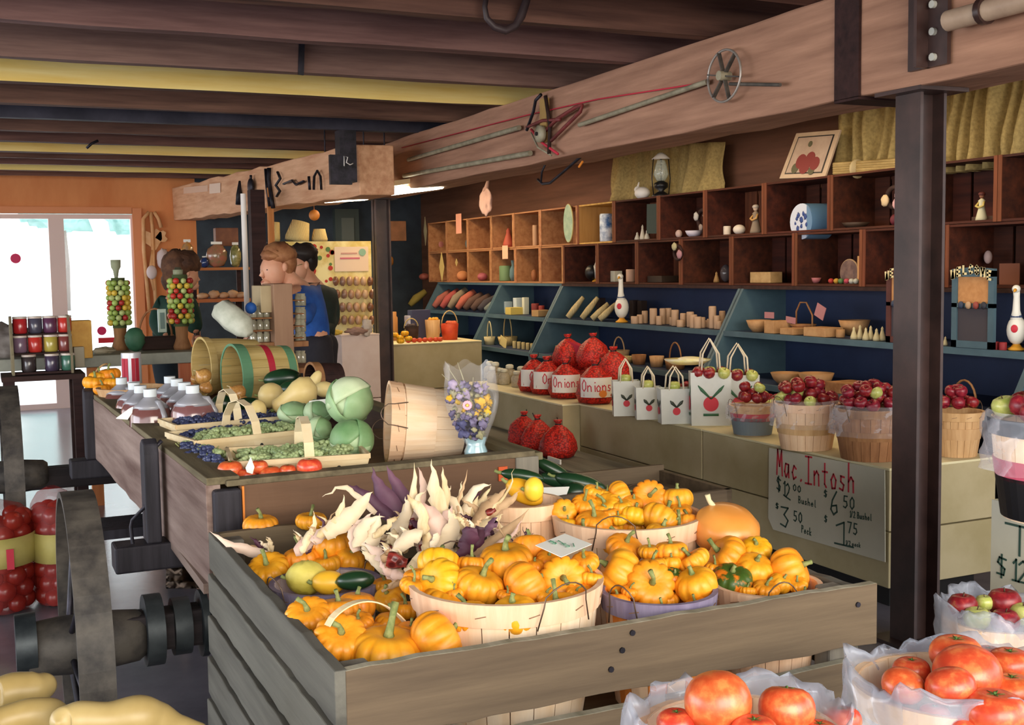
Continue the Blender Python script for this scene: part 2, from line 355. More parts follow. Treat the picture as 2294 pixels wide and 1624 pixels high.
# strap and bolted plate on the beam
k = MB(); a, c = PX(1872, 30, 3.17), PX(1925, 216, 3.17); k.bb((3.165, a.y, 2.15), (3.178, c.y, 2.58)); k.bb((3.165, a.y, 2.14), (3.5, c.y, 2.152))
tag(k.build('beam_strap', W_DARK), 'dark flat strap wrapped round the beam, left of the near post', 'strap')
t = thing('post_bracket', 'dark steel angle bracket with three pale bolt heads on the beam above the near post', 'bracket', (3.15, 3.4, 2.17))
k = MB(); ya, yb = PX(2122, 100, 3.155).y, PX(2034, 100, 3.155).y; k.bb((3.155, ya, 2.2), (3.172, yb, 2.72)); k.bb((3.1, yb-.1, 2.2), (3.172, yb-.085, 2.72)); k.build('plate', M_STEEL, t)
for py in (10, 71, 128):
    c = PX(2093, py, 3.155); k = MB(); k.cyl(c, c+V((-.014, 0, 0)), .014, n=10); k.build('bolt', mat('pale bolt', '#b8b8ae', rough=.4), t)
t = thing('beam_hanger', 'black iron hanger box at the joint of the two beams', 'hanger', (2.56, 8.25, 2.05))
a = PY(733, 310, 8.2); c = PY(797, 415, 8.2); k = MB(); k.bb((a.x+.08, 8.16, c.z+.02), (c.x, 8.28, a.z+.06)); k.bb((a.x, 8.14, c.z), (a.x+.16, 8.18, a.z-.12)); k.build('hanger_plate', M_IRON, t)
k = MB(); q = [PY(x, y, 8.13) for x, y in ((771, 372), (771, 350), (779, 352), (776, 364), (784, 369), (791, 366))]; k.tube(q, .004, 6); k.build('wire_loop', M_WHITE, t)
k = MB(); c = PY(836, 405, 9.3); k.cyl(c, c+V((.03, -.012, 0)), .135, n=28); tag(k.build('iron_disc', mat('grey disc', '#3a3432', '#544c48', .5)), 'thin grey round disc hung on the beam joint beside the far post', 'disc')
# fluorescent fittings
for n, (a, c) in enumerate((((735, 452), (822, 446)), ((868, 437), (990, 421)))):
    A = PD(a[0], a[1]-6, 9.4); B = PD(c[0], c[1]-6, 9.1); t = thing('ceiling_lamp', ['fluorescent strip lamp left of the far post under the beam', 'fluorescent strip lamp right of the far post under the beam'][n], 'lamp', A)
    k = MB(); k.bar(A+V((0, .05, .06)), B+V((0, .05, .06)), .12, .04); k.build('lamp_housing', mat('cream enamel', '#d8cfae', rough=.5), t)
    k = MB(); k.cyl(A, B, .028, n=10); k.cyl(A+V((0, .08, 0)), B+V((0, .08, 0)), .028, n=10); k.build('tube', mat('lit tube', '#fff0d0', emit=9), t)
    k = MB(); 
    for P_ in (A, B): k.cyl(P_+V((0, .05, .06)), V((P_.x, P_.y+.05, 2.82)), .006, n=5)
    k.build('hanging_rod', M_IRON, t)
# ================================================================ light
w = bpy.data.worlds.new('sky'); bpy.context.scene.world = w; w.use_nodes = True; nt = w.node_tree; bg = nt.nodes['Background']
tc = nt.nodes.new('ShaderNodeTexCoord'); sp = nt.nodes.new('ShaderNodeSeparateXYZ'); nt.links.new(tc.outputs['Generated'], sp.inputs[0])
rp = nt.nodes.new('ShaderNodeValToRGB'); rp.color_ramp.elements[0].color = lin('#fffaf4'); rp.color_ramp.elements[1].color = lin('#cfe0f0'); rp.color_ramp.elements[1].position = .5
nt.links.new(sp.outputs['Z'], rp.inputs[0]); nt.links.new(rp.outputs[0], bg.inputs[0]); bg.inputs[1].default_value = 2.6
def area(name, loc, to, sx, sy, e, col='#ffffff'):
    l = bpy.data.lights.new(name, 'AREA'); l.shape = 'RECTANGLE'; l.size = sx; l.size_y = sy; l.energy = e; l.color = lin(col)[:3]
    o = bpy.data.objects.new(name, l); C.objects.link(o); o.location = loc; o.rotation_euler = (V(loc)-V(to)).to_track_quat('Z', 'Y').to_euler(); return o
area('doorway_light', (1.0, -3.4, 2.3), (1.8, 3, .8), 5, 2.4, 270, '#fff1de')
area('left_doorway_light', (-4.8, 4.5, 1.4), (1, 5, 1.0), 5, 2.0, 120, '#e6efff')
area('shop_light', (4.1, 5.6, 2.52), (4.1, 5.6, 0), .4, 3.6, 24, '#ffdfb0').rotation_euler = (0, 0, 0)
area('back_shop_light', (3.9, 10.5, 2.52), (3.9, 10.5, 0), .5, 3.0, 46, '#ffdfb0').rotation_euler = (0, 0, 0)
sc = bpy.context.scene; sc.view_settings.view_transform = 'Standard'; sc.view_settings.look = 'None'; sc.view_settings.gamma = 1; sc.view_settings.exposure = .5
sc.cycles.max_bounces = 6; sc.cycles.transparent_max_bounces = 12; sc.cycles.caustics_reflective = False; sc.cycles.caustics_refractive = False

# ================================================================ prototypes
M_PUMP = mat('pumpkin skin', '#ee9418', '#f8ac30', .42, 2.5, rnd=.16, bump=.05, spec=.45, contrast=(.3, .7), c3='#f4a024')
M_PUMPY = mat('yellow pumpkin skin', '#f0aa14', '#f8bb2c', .42, 2.5, rnd=.08, spec=.45)
M_PUMPG = mat('green mottled pumpkin', '#3f5a1e', '#e07f1e', .42, 1.4, rnd=.05, spec=.45, contrast=(.48, .56))
M_STEMG = mat('green stem', '#66743c', '#94985c', .7, 5)
M_STEMP = mat('pale stem', '#c8bb8c', '#e0d7ae', .7, 5)
def pumpkin_proto(nr, flat, dip, stem_len, bend, skin, stm):
    t = thing('mini_pumpkin', None, None); k = MB(); nj = 15; prof = []
    for j in range(nj):
        w = pi*j/(nj-1); r = sin(w)**.8; z = -cos(w)*flat
        if j > nj*.5: z -= dip*max(0, 1-r)**1.3*1.5
        else: z += dip*.6*max(0, 1-r)**1.5
        prof.append((max(r, .02), z+flat))
    k.lathe(prof, nr*6, rib=lambda a, u: 1-.115*(1-abs(sin(a*nr/2)))**1.9*sin(pi*min(1, max(0, u)))**.5)
    local(k, 'body', skin, t)
    k = MB(); z0 = 2*flat-dip*1.25; k.tube([(0, 0, z0-.05), (0, 0, z0+.1), (bend*.1, 0, z0+.1+stem_len*.5), (bend*.35, bend*.1, z0+.1+stem_len)], [.17, .12, .09, .11], 7)
    local(k, 'stem', stm, t); t['flat'] = flat; return t
PR = [pumpkin_proto(11, .70, .22, .45, .6, M_PUMP, M_STEMG), pumpkin_proto(13, .62, .25, .5, -1, M_PUMP, M_STEMG),
      pumpkin_proto(9, .8, .16, .25, .3, M_PUMP, M_STEMG), pumpkin_proto(12, .68, .2, .7, .9, M_PUMP, M_STEMG)]
PRY = pumpkin_proto(10, .72, .18, .3, .4, M_PUMPY, M_STEMG); PRG = pumpkin_proto(10, .75, .2, .2, .3, M_PUMPG, M_STEMG)
PLACED = []          # spheres that have been set down: (centre, radius)
def settle(c, r, cap=.03):
    c = V(c); o = c.copy()
    for it in range(12):
        mv = V()
        for q, s in PLACED:
            d = c-q; L_ = d.length; need = (r+s)*.86
            if L_ < need and L_ > 1e-5: mv += d*((need-L_)/L_)*.6
        if mv.length < 1e-4: break
        c += mv
        if (c-o).length > cap: c = o+(c-o).normalized()*cap
    PLACED.append((c, r)); return c
NP = [0]
def pumpkin(px, py, w, d, label, group, face=(0, 0, 1), proto=None, name='mini_pumpkin', cat='pumpkin', st=1):
    r = w/2*d/FPX*1.15; c = settle(PD(px, py, d), r*.86, .022)
    pr = proto if proto is not None else PR[NP[0] % 4]; NP[0] += 1
    fl_ = pr['flat']; e = rot_to(V(face)+V((random.uniform(-.15, .15), random.uniform(-.15, .15), 0)), random.uniform(0, 6.3))
    up = e.to_matrix() @ V((0, 0, 1)); return dup(pr, name, label, cat, c-up*fl_*r, e, (r, r, r), group)
TC = V((-.35, -.75, .45))      # turned so the stem points at the viewer

RIM = [None]
def bushel(name, label, loc, R, h, wood_c, rim_c, rot=(0, 0, 0), bands=(), n=22, taper=.78, group=None, handles=True, rimh=.035, cat='basket', slat=None):
    t = thing(name, label, cat, loc, rot, group); k = MB(); Rb = R*taper
    for i in range(n):
        a0 = 2*pi*i/n+.006; a1 = 2*pi*(i+1)/n-.006; vs = []; dz = random.uniform(-.003, .003)
        for z, rr in ((0, Rb), (h*.5, (Rb+R)/2+h*.01), (h+dz, R-.004)):
            for a in (a0, (a0+a1)/2, a1):
                for q in (0, -.003): vs.append(((rr+q)*cos(a), (rr+q)*sin(a), z))
        fs = []
        for z in (0, 6):
            for c in (0, 2): fs += [(z+c, z+c+2, z+c+8, z+c+6), (z+c+1, z+c+7, z+c+9, z+c+3)]
            fs += [(z, z+6, z+7, z+1), (z+4, z+5, z+11, z+10)]
        fs += [(0, 1, 3, 2), (2, 3, 5, 4), (12, 14, 15, 13), (14, 16, 17, 15)]
        k.add(vs, fs, i % 2 if slat else 0)
    local(k, 'staves', [wood_c, slat] if slat else wood_c, t)
    def hoop(z, hh, nm, mt, o=.004, inner=True):
        k = MB(); r0 = Rb+(R-Rb)*z/h; pr = [(r0+.0005, z), (r0+o, z), (r0+o+(R-Rb)*hh/h, z+hh), (r0+(R-Rb)*hh/h, z+hh)]
        if inner: pr = [(r0-.004, z), (r0+o, z), (r0+o+(R-Rb)*hh/h, z+hh), (r0-.006+(R-Rb)*hh/h, z+hh)]
        k.lathe(pr+[pr[0]], 40, sm=False, cap=False); RIM[0] = local(k, nm, mt, t)
    hoop(h-rimh, rimh+.003, 'rim_hoop', rim_c, .006)
    if handles and R > .11:
        for q in range(12):
            a = 2*pi*q/12+.2; rr_ = R+.0065-(R-Rb)*rimh*.5/h; k = MB(); p_ = V((rr_*cos(a), rr_*sin(a), h-rimh*.5)); tn = V((-sin(a), cos(a), .25)); k.bar(p_-tn*.011, p_+tn*.011, .0018, .0018); o_ = local(k, 'staple', mat('staple', '#8a6a50', rough=.5), RIM[0])
    for z, hh, mt in bands: hoop(z*h, hh, 'band', mt, .004, False)
    k = MB(); k.cyl((0, 0, .002), (0, 0, .01), Rb-.003, n=24); local(k, 'base', wood_c, t)
    if handles:
        for s in (0, pi):
            k = MB(); pts = []
            for q in range(11):
                u = q/10; a = s+rad(22)*(u-.5)*2*(1 if abs(u-.5) < .35 else .8); z = h-.05+.09*sin(pi*u)**.6; rr = R+.009+.01*sin(pi*u)
                pts.append((rr*cos(a), rr*sin(a), z))
            k.tube(pts, .0016, 6); local(k, 'wire_handle', mat('wire', '#6e5b4c', rough=.4, metal=.6), t)
    return t
W_PALE = wood('pale basket veneer', '#ecc9a0', '#fae4c8', 'z', .7, rnd=.1)
W_PEACH = wood('peach basket veneer', '#e0b48c', '#f3d2ae', 'z', .7, rnd=.1)
W_TAN = wood('tan basket veneer', '#b98f60', '#d9b384', 'z', .7, rnd=.1)
W_BROWN = wood('brown basket veneer', '#7d5334', '#a87850', 'z', .7, rnd=.1)
W_PURP = wood('purple stained hoop', '#746883', '#9a90a6', 'z', .7, rnd=.05)
M_ORB = mat('orange stain', '#e08434', rough=.7); M_RED = mat('red band', '#b8283c', rough=.6); M_GRN = mat('green band', '#5f8f6c', rough=.6)

# ================================================================ the big weathered crate in front
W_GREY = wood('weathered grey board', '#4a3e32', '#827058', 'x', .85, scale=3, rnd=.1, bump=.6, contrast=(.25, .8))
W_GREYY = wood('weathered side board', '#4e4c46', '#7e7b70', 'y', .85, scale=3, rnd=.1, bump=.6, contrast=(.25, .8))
W_GREYZ = wood('weathered post wood', '#5c5750', '#8f887a', 'z', .85, scale=3, rnd=.1, bump=.5)
X0, X1, Y0, Y1, ZT = .545, 1.735, 1.93, 3.15, .8
cr = thing('bulk_crate', 'big weathered wooden slatted crate holding the baskets of little pumpkins and corn', 'crate', ((X0+X1)/2, (Y0+Y1)/2, 0))
W_EDGE = wood('worn lit board edge', '#857f68', '#b4ad98', 'y', .85, scale=5, rnd=.1)  # paler tone paints in the light caught by board tops, besides wear
def worn(o):  # upward faces get the painted light and wear tone
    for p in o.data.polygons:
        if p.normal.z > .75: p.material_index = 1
def board(mb, a, b, ys, zs, axis):    # board with a slightly worn outline: from a to b along axis, ys thickness span, zs height span
    n = 26; vs = []
    for i in range(n+1):
        u = a+(b-a)*i/n; j = random.uniform(-.0025, .0025); j2 = random.uniform(-.003, .003)
        for p, q in ((ys[0], zs[0]+j2), (ys[1], zs[0]+j2), (ys[1], zs[1]+j), (ys[0], zs[1]+j)): vs.append((u, p, q) if axis == 'x' else (p, u, q))
    fs = [(i*4+k_, i*4+(k_+1) % 4, i*4+4+(k_+1) % 4, i*4+4+k_) for i in range(n) for k_ in range(4)]+[(3, 2, 1, 0), (n*4, n*4+1, n*4+2, n*4+3)]
    mb.add(vs, fs)
for i, (z0, z1) in enumerate(((.665, .8), (.505, .632), (.345, .472), (.185, .312), (.03, .152))):
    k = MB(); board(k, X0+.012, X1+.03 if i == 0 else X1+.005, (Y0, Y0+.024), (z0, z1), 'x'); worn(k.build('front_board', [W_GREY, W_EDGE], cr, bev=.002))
    k = MB(); board(k, X0, X1, (Y1-.024, Y1), (z0, z1), 'x'); k.build('back_board', W_GREY, cr, bev=.002)
for i in range(7):
    z1 = .8-i*.114; z0 = z1-.102
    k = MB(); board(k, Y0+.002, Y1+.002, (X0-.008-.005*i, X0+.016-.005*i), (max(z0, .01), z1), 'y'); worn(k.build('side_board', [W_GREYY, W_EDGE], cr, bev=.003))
    k = MB(); board(k, Y0+.03, Y1, (X1-.02, X1+.004), (max(z0, .01), z1-.012), 'y'); k.build('side_board', W_GREYY, cr, bev=.002)
for x, y in ((X0+.045, Y0+.055), (X1-.05, Y0+.055), (X0+.045, Y1-.055), (X1-.05, Y1-.055)):
    k = MB(); k.box((x, y, .395), (.055, .055, .79)); k.build('corner_post', W_GREYZ, cr, bev=.006)
k = MB(); k.bb((X0+.012, Y0+.024, .5), (X1-.02, Y1-.024, .52)); k.build('raised_floor', W_GREY, cr)
k = MB(); k.bb((X1-.11, Y0+.2, .765), (X1-.02, Y1-.3, .785)); k.build('inner_ledge', W_GREYZ, cr)
for px, py in ((1416, 1417), (1393, 1456), (1368, 1499), (1921, 1354)):
    c = PY(px, py, Y0); k = MB(); k.cyl(c+V((0, .003, 0)), c+V((0, -.004, 0)), .006, n=8); k.build('nail', M_IRON, cr)
# baskets standing in it: (px, py of rim centre, depth, half width px, height, colours)
def setb(px, py, hw, d, h, wd, rim, label, **k):
    c = PD(px, py, d); R = hw*d/FPX; return bushel('bushel_basket', label, (c.x, c.y, c.z-h), R, h, wd, rim, **k), c, R
b1 = setb(1133, 1297, 213, 2.45, .3, W_PALE, W_PEACH, 'largest pale wooden basket heaped with little pumpkins, middle of the crate front', bands=((.45, .02, W_PALE),), rot=(0, 0, rad(100)), rimh=.045)
b2 = setb(1405, 1153, 164, 2.93, .3, W_PEACH, W_PEACH, 'pale wooden basket of little pumpkins at the crate back, left of the big round pumpkin', rot=(0, 0, .9), rimh=.045)
b3 = setb(1475, 1321, 126, 2.5, .24, W_PEACH, W_PURP, 'small basket with purple grey rim and orange slats between the two front pumpkin baskets', slat=M_ORB, n=16, rot=(0, 0, .4))
b4 = setb(1716, 1306, 118, 2.62, .23, W_PEACH, W_PEACH, 'small pale pumpkin basket in the crate\'s right front corner, holding the green mottled one', rot=(0, 0, 1.2))
b5 = setb(729, 1304, 119, 2.74, .2, wood('mauve veneer', '#ab9a9f', '#cbbcb8', 'z', .7), W_PURP, 'small purple rimmed basket of gourds near the left side of the crate', rot=(0, 0, .3), n=18)
b7 = setb(1170, 1122, 86, 3.0, .3, W_PEACH, W_PEACH, 'peach coloured basket holding yellow gourds behind the corn husks', rot=(0, 0, .5), handles=False)
def heap(lst, b, group, where):
    for e in lst:
        px, py, w = e[:3]; o = e[3] if len(e) > 3 else {}
        bt, c, R = b[:3]; yc = b[3]
        d = b[4]-(py-yc)*.0016+o.get('d', 0)
        pumpkin(px, py, w, d, where % o.get('l', 'little orange pumpkin'), group if 'l' not in o else None, o.get('f', (random.uniform(-.3, .3), random.uniform(-.5, .2), 1)), o.get('p'))
D = lambda **k: k
U = (0, 0, 1)
heap([(1134, 1256, 108, D(l='fat orange pumpkin with upright pale stem, topmost', f=U, p=PR[0])), (1074, 1310, 102, D(l='orange pumpkin with thick upright green stem at the front rim', f=(.2, -.2, 1), p=PR[3])),
      (985, 1305, 98, D(l='broad yellow pumpkin on its side at the left rim', f=(-.9, -.3, .5), p=PRY)), (983, 1262, 86, D(l='yellow pumpkin behind the left front one', f=(.4, .4, .8), p=PRY)),
      (928, 1290, 44), (1056, 1265, 62, D(l='small pumpkin tucked left of the topmost one', f=(.3, .1, 1), p=PR[3])), (1176, 1232, 72, D(l='pumpkin with dark stem, rearmost', f=(.1, .2, 1))),
      (1178, 1312, 100, D(l='pumpkin with stem turned right, centre of the front rim', f=(.8, -.1, .4), p=PR[2])), (1261, 1298, 94, D(l='pumpkin facing its stem end outward at the right front', f=TC, p=PR[1])),
      (1318, 1296, 54), (1199, 1270, 42), (1310, 1260, 58, D(l='pumpkin behind the stem end one, at the right rim')), (1020, 1330, 40), (1135, 1335, 40), (1228, 1256, 50), (930, 1310, 50), (1222, 1335, 44), (1290, 1330, 40)],
     b1+(1297, 2.45), 'little pumpkins filling gaps in the largest basket', '%s in the largest basket')
heap([(1263, 1146, 52, D(l='dark stemmed pumpkin leftmost', f=TC)), (1309, 1130, 52), (1332, 1104, 46), (1338, 1130, 60, D(l='tilted pumpkin high on the left', f=(-.5, -.2, .8))), (1330, 1172, 74, D(l='dark bent stemmed pumpkin at the front left', f=(0, -.2, 1), p=PR[3])),
      (1271, 1173, 36, D(l='tiny yellow pumpkin at the left rim', p=PRY)), (1389, 1108, 56, D(l='tall pumpkin on its side, highest', f=(.9, -.1, .3), p=PR[2])), (1356, 1106, 36), (1455, 1113, 70, D(l='pumpkin showing its blossom end at the top middle', f=TC, p=PR[1])),
      (1518, 1117, 62, D(l='round pumpkin highest on the right', f=(.1, .2, 1), p=PR[2])), (1386, 1163, 36, D(l='tiny bright yellow pumpkin in the middle', p=PRY)), (1418, 1156, 56, D(l='yellow orange pumpkin left of the broad front one', p=PRY)), (1466, 1162, 84, D(l='broad pumpkin at the front middle', f=(.6, .3, .6), p=PR[0])),
      (1508, 1142, 48), (1532, 1170, 58, D(l='pumpkin at the right rim', f=(.3, .3, .8))), (1362, 1138, 46), (1430, 1130, 44), (1500, 1175, 44), (1400, 1135, 44)],
     b2+(1153, 2.93), 'little pumpkins filling gaps in the rear basket', '%s in the pale rear crate basket')
heap([(1399, 1228, 76, D(l='pumpkin with long pale stem, topmost', f=(.1, -.5, 1), p=PR[3], d=.04)), (1386, 1281, 96, D(l='big smooth ribbed pumpkin on its side at the left', f=(-.8, .3, .5), p=PR[2])), (1455, 1236, 46, D(l='pumpkin with crooked green stem behind the topmost', p=PR[3])), (1488, 1235, 68, D(l='flat pumpkin with upright stem at the back', f=U)),
      (1545, 1253, 70, D(l='ribbed pumpkin turned to the left at the back right', f=(-.4, .3, .7))), (1458, 1309, 98, D(l='pumpkin showing its star shaped stem end at the front', f=TC, p=PR[1])), (1508, 1293, 46, D(l='dull green orange pumpkin behind the front one', p=PRG)), (1554, 1308, 86, D(l='tilted oval pumpkin at the right rim', f=(-.5, -.1, .8), p=PR[2])),
      (1464, 1265, 58), (1496, 1262, 40), (1410, 1325, 34)], b3+(1321, 2.5), 'little pumpkins filling gaps in the purple rimmed basket', '%s in the purple rimmed basket')
heap([(1624, 1247, 92, D(l='large pumpkin with stem pointing left at the top left', f=(-.7, .3, .6), p=PR[0])), (1694, 1231, 62, D(l='yellow orange pumpkin at the back', p=PRY)), (1690, 1276, 78, D(l='ribbed pumpkin in the middle', f=(0, -.3, .8))), (1770, 1277, 92, D(l='pumpkin with green stem facing right', f=(.5, -.6, .4), p=PR[2])),
      (1640, 1299, 82, D(l='green and orange mottled pumpkin', f=(-.2, -.2, 1), p=PRG)), (1717, 1319, 54), (1740, 1310, 46), (1600, 1275, 44), (1785, 1305, 40), (1672, 1322, 36)], b4+(1306, 2.62), 'little pumpkins filling gaps in the right corner basket', '%s in the right corner basket')
for b, n_, g_ in ((b1, 13, 'the largest basket'), (b2, 12, 'the rear basket'), (b3, 7, 'the purple rimmed basket'), (b4, 7, 'the right corner basket')):
    bt, c, R = b
    for i in range(n_):
        rr_ = R*(.74 if i < n_*.7 else .3); a = 2*pi*i/(n_*.7)+.3; r = R*.24; pr = PR[i % 4]; dup(pr, 'mini_pumpkin', 'small orange pumpkin low in %s, mostly covered' % g_, 'pumpkin', (c.x+rr_*cos(a), c.y+rr_*sin(a), c.z-.015-r*1.1), (random.uniform(-.3, .3), random.uniform(-.3, .3), i), r, 'covered pumpkins low in '+g_)
# loose pumpkins in the crate (each on the heap at the left)
for px, py, w, d, l, f, p in ((738, 1217, 90, 2.93, 'broad flat pumpkin, topmost of the heap behind the gourd basket', U, 0), (682, 1247, 76, 2.9, 'pumpkin left in the heap behind the gourd basket', (-.2, 0, 1), 3), (733, 1255, 62, 2.88, 'pumpkin squeezed directly above the gourd basket rim', U, 1),
      (777, 1252, 62, 2.9, 'pumpkin at the right of the heap behind the gourd basket', (.2, -.4, 1), 2), (806, 1270, 44, 2.92, 'small pumpkin at the far right edge of the heap behind the gourd basket', U, 2), (600, 1274, 84, 2.85, 'dark stemmed pumpkin alone in the left corner of the crate', (-.2, -.4, 1), 1),
      (690, 1378, 92, 2.38, 'star ribbed pumpkin against the left side under the gourd basket', (-.1, -.5, .9), 1), (757, 1368, 84, 2.42, 'pumpkin under the front of the purple rimmed gourd basket', (.1, .2, 1), 0), (800, 1357, 76, 2.5, 'pumpkin behind the arched strip handle', (.2, .1, 1), 2),
      (763, 1428, 108, 2.26, 'ribbed pumpkin showing its button end near the front left corner', (-.2, -.6, .8), 1), (862, 1458, 150, 2.26, 'largest flat pumpkin with tall dark green stem at the crate front', (.1, -.15, 1), 3), (957, 1438, 116, 2.26, 'smooth pumpkin on its side touching the largest basket', (.9, .2, .4), 2),
      (700, 1442, 56, 2.3, 'small pumpkin wedged against the left boards', U, 0), (873, 1340, 68, 2.62, 'pumpkin left of the largest basket, higher one', (-.5, -.2, .9), 0), (862, 1308, 50, 2.72, 'small pumpkin just right of the gourd basket rim', U, 1),
      (908, 1366, 66, 2.5, 'pumpkin pressed against the left wall of the largest basket', (.2, .1, 1), 1), (874, 1396, 62, 2.42, 'pumpkin seen under the arch of the strip handle', U, 3), (806, 1396, 56, 2.36, 'small stemmed pumpkin under the strip handle', (-.2, -.3, 1), 3), (905, 1428, 60, 2.3, 'small pumpkin between the two front ones', U, 0),
      (840, 1405, 50, 2.4, 'small pumpkin hidden under the handle basket', U, 1), (584, 1177, 70, 3.22, 'little pumpkin on the ledge by the wagon corner', U, 0), (697, 1166, 62, 3.22, 'little pumpkin on the wagon ledge near the husk tips', U, 1)):
    o = pumpkin(px, py, w, d, l, None, f, PR[p])
k = MB(); k.bb((.62, 3.17, .655), (1.3, 3.28, .69)); tag(k.build('ledge_plank', W_GREY), 'narrow plank ledge between the crate and the wagon carrying two little pumpkins', 'plank')
# big round pumpkin
c = PD(1627, 1190, 2.86); t = thing('round_pumpkin', 'big smooth round orange pumpkin between the rear and the right corner baskets', 'pumpkin', c-V((0, 0, .07)))
k = MB(); k.lathe([(.001, -.062), (.045, -.06), (.072, -.035), (.084, 0), (.078, .03), (.055, .052), (.02, .06), (.001, .059)], 40, MX.Translation(c) @ MX.Rotation(.35, 4, 'X'), rib=lambda a, u: 1-.012*abs(cos(a*6)))
k.build('body', mat('round pumpkin skin', '#e2903c', '#eca452', .3, 3, spec=.6), t)
k = MB(); k.tube([c+V((-.02, .02, .055)), c+V((-.03, .03, .075)), c+V((-.035, .03, .09))], [.008, .006, .007]); k.build('stem', M_STEMP, t)
c = PD(1599, 1138, 2.95); k = MB(); k.tube([c+V((0, 0, -.03)), c, c+V((.006, 0, .012))], [.007, .007, .009]); tag(k.build('stem_stub', M_STEMP), 'pale cut stem poking up behind the big round pumpkin', 'stem')
# strip-handled little basket sunk in the pumpkins
t = thing('handled_basket', 'small basket with arched pale strip handle sunk among the front pumpkins', 'basket', PD(828, 1440, 2.25)-V((0, 0, .11)))
A, B_ = PD(733, 1402, 2.22), PD(921, 1418, 2.36); pts = []
for i in range(19):
    u = i/18; pts.append(A.lerp(B_, u)+V((0, 0, 1))*.058*sin(pi*u)**.7)
k = MB(); k.ribbon(pts, .016, nrm=(B_-A).cross(V((0, 0, 1))).cross(B_-A), th=.002)
vs = MB()
for i in range(18): vs.bar(pts[i], pts[i+1], .018, .0025, up=(pts[i+1]-pts[i]).cross((B_-A).cross(V((0, 0, 1)))))
vs.build('strip_handle', mat('pale strip', '#e8cfa0', '#f5e6c4', .6, 6), t)
cc = A.lerp(B_, .5); k = MB(); k.lathe([(.07, -.1), (.08, -.045), (.077, -.045), (.067, -.095)], 24, MX.Translation(cc+V((0, 0, -.02))), sm=False); k.build('staves', W_PEACH, t)
# gourds
M_GY = mat('warty yellow gourd', '#b9a83a', '#dccc66', .55, 9, bump=.6); M_SQY = mat('yellow squash skin', '#e8a81e', '#f3bf38', .4, 3, spec=.5)
M_DG = mat('dark green squash', '#0f2a18', '#2a5230', .3, 3, spec=.6, contrast=(.4, .75)); M_DG2 = mat('green striped squash', '#1c3a20', '#7c8a38', .3, 2, spec=.6, contrast=(.55, .8))
def gourd(px, py, w, h, d, m_, label, name='gourd', cat='gourd', ang=0, R=None, amp=.04, fr=3, stem=True):
    a = w/2*d/FPX; b = h/2*d/FPX; c = PD(px, py, d); t = thing(name, label, cat, c-V((0, 0, b)))
    X = AR*cos(ang)+AD*sin(ang); Rm = MX((X, AF-AF.dot(X)*X, X.cross(AF))).transposed()
    k = MB(); k.ell(c, (a, min(a, b), b), 22, 14, Rm, amp=amp, fr=fr); k.build('body', m_, t)
    if stem: k = MB(); k.tube([c-X*a*.95, c-X*a*1.12, c-X*a*1.25+V((0, 0, .004))], [.006, .0045, .005]); k.build('stem', M_STEMG, t)
    PLACED.append((c, min(a, b))); return t
t = gourd(687, 1294, 92, 76, 2.72, M_GY, 'warty pale yellow gourd in the purple rimmed basket', amp=.1, fr=9)
gourd(737, 1305, 76, 54, 2.68, M_SQY, 'small smooth yellow orange squash in the middle of the gourd basket', 'squash', 'squash')
gourd(796, 1300, 88, 44, 2.66, M_DG2, 'dark green acorn squash at the right of the gourd basket', 'squash', 'squash', -.1)
gourd(1175, 1102, 92, 52, 3.0, M_SQY, 'orange yellow oval squash leaning left in the peach basket', 'squash', 'squash', .5)
gourd(1196, 1096, 44, 56, 2.96, mat('bright yellow squash', '#f0be1c', '#f8d048', .4, 3), 'upright bright yellow squash in the peach basket', 'squash', 'squash')
for px, py, w, h, a, l in ((1170, 1066, 100, 30, .15, 'dark green zucchini with pale streak behind the yellow squash'), (1252, 1076, 90, 34, .2, 'dark green zucchini rising toward the stand'), (1300, 1082, 120, 40, .25, 'long dark green squash at the back right of the bin'),
      (1222, 1120, 70, 34, .1, 'dark green squash below the blank price card'), (1287, 1103, 66, 46, 0, 'shiny dark acorn squash right of the price card'), (1240, 1052, 100, 30, .5, 'dull green squash under the red onion bags')):
    gourd(px, py, w, h, (3.72 if px > 1180 else 3.22)-(py-1080)*.003, M_DG if h > 31 else M_DG2, l, 'zucchini', 'squash', a)
q = [PD(x, y, 3.58) for x, y in ((1213, 1092), (1276, 1090), (1268, 1112), (1222, 1112))]; k = MB(); n_ = (q[1]-q[0]).cross(q[2]-q[0]).normalized()*.001
k.add(q+[p+n_ for p in q], [(0, 1, 2, 3), (7, 6, 5, 4), (0, 4, 5, 1), (1, 5, 6, 2), (2, 6, 7, 3), (3, 7, 4, 0)]); tag(k.build('price_card', M_PAPER), 'small white card lying on the dark green squashes', 'card')
bn = thing('squash_bin', 'low grey wooden bin of dark squashes between the crate and the beige stand', 'bin', (1.95, 3.45, 0))
k = MB(); k.bb((1.66, 3.22, 0), (2.3, 3.24, .74)); k.bb((1.66, 3.65, 0), (2.3, 3.67, .76)); k.bb((1.66, 3.22, 0), (1.68, 3.67, .74)); k.bb((2.28, 3.22, 0), (2.3, 3.67, .74)); k.build('bin_boards', W_GREY, bn)
k = MB(); k.bb((1.68, 3.24, .68), (2.28, 3.65, .7)); k.build('bin_floor', W_GREY, bn)
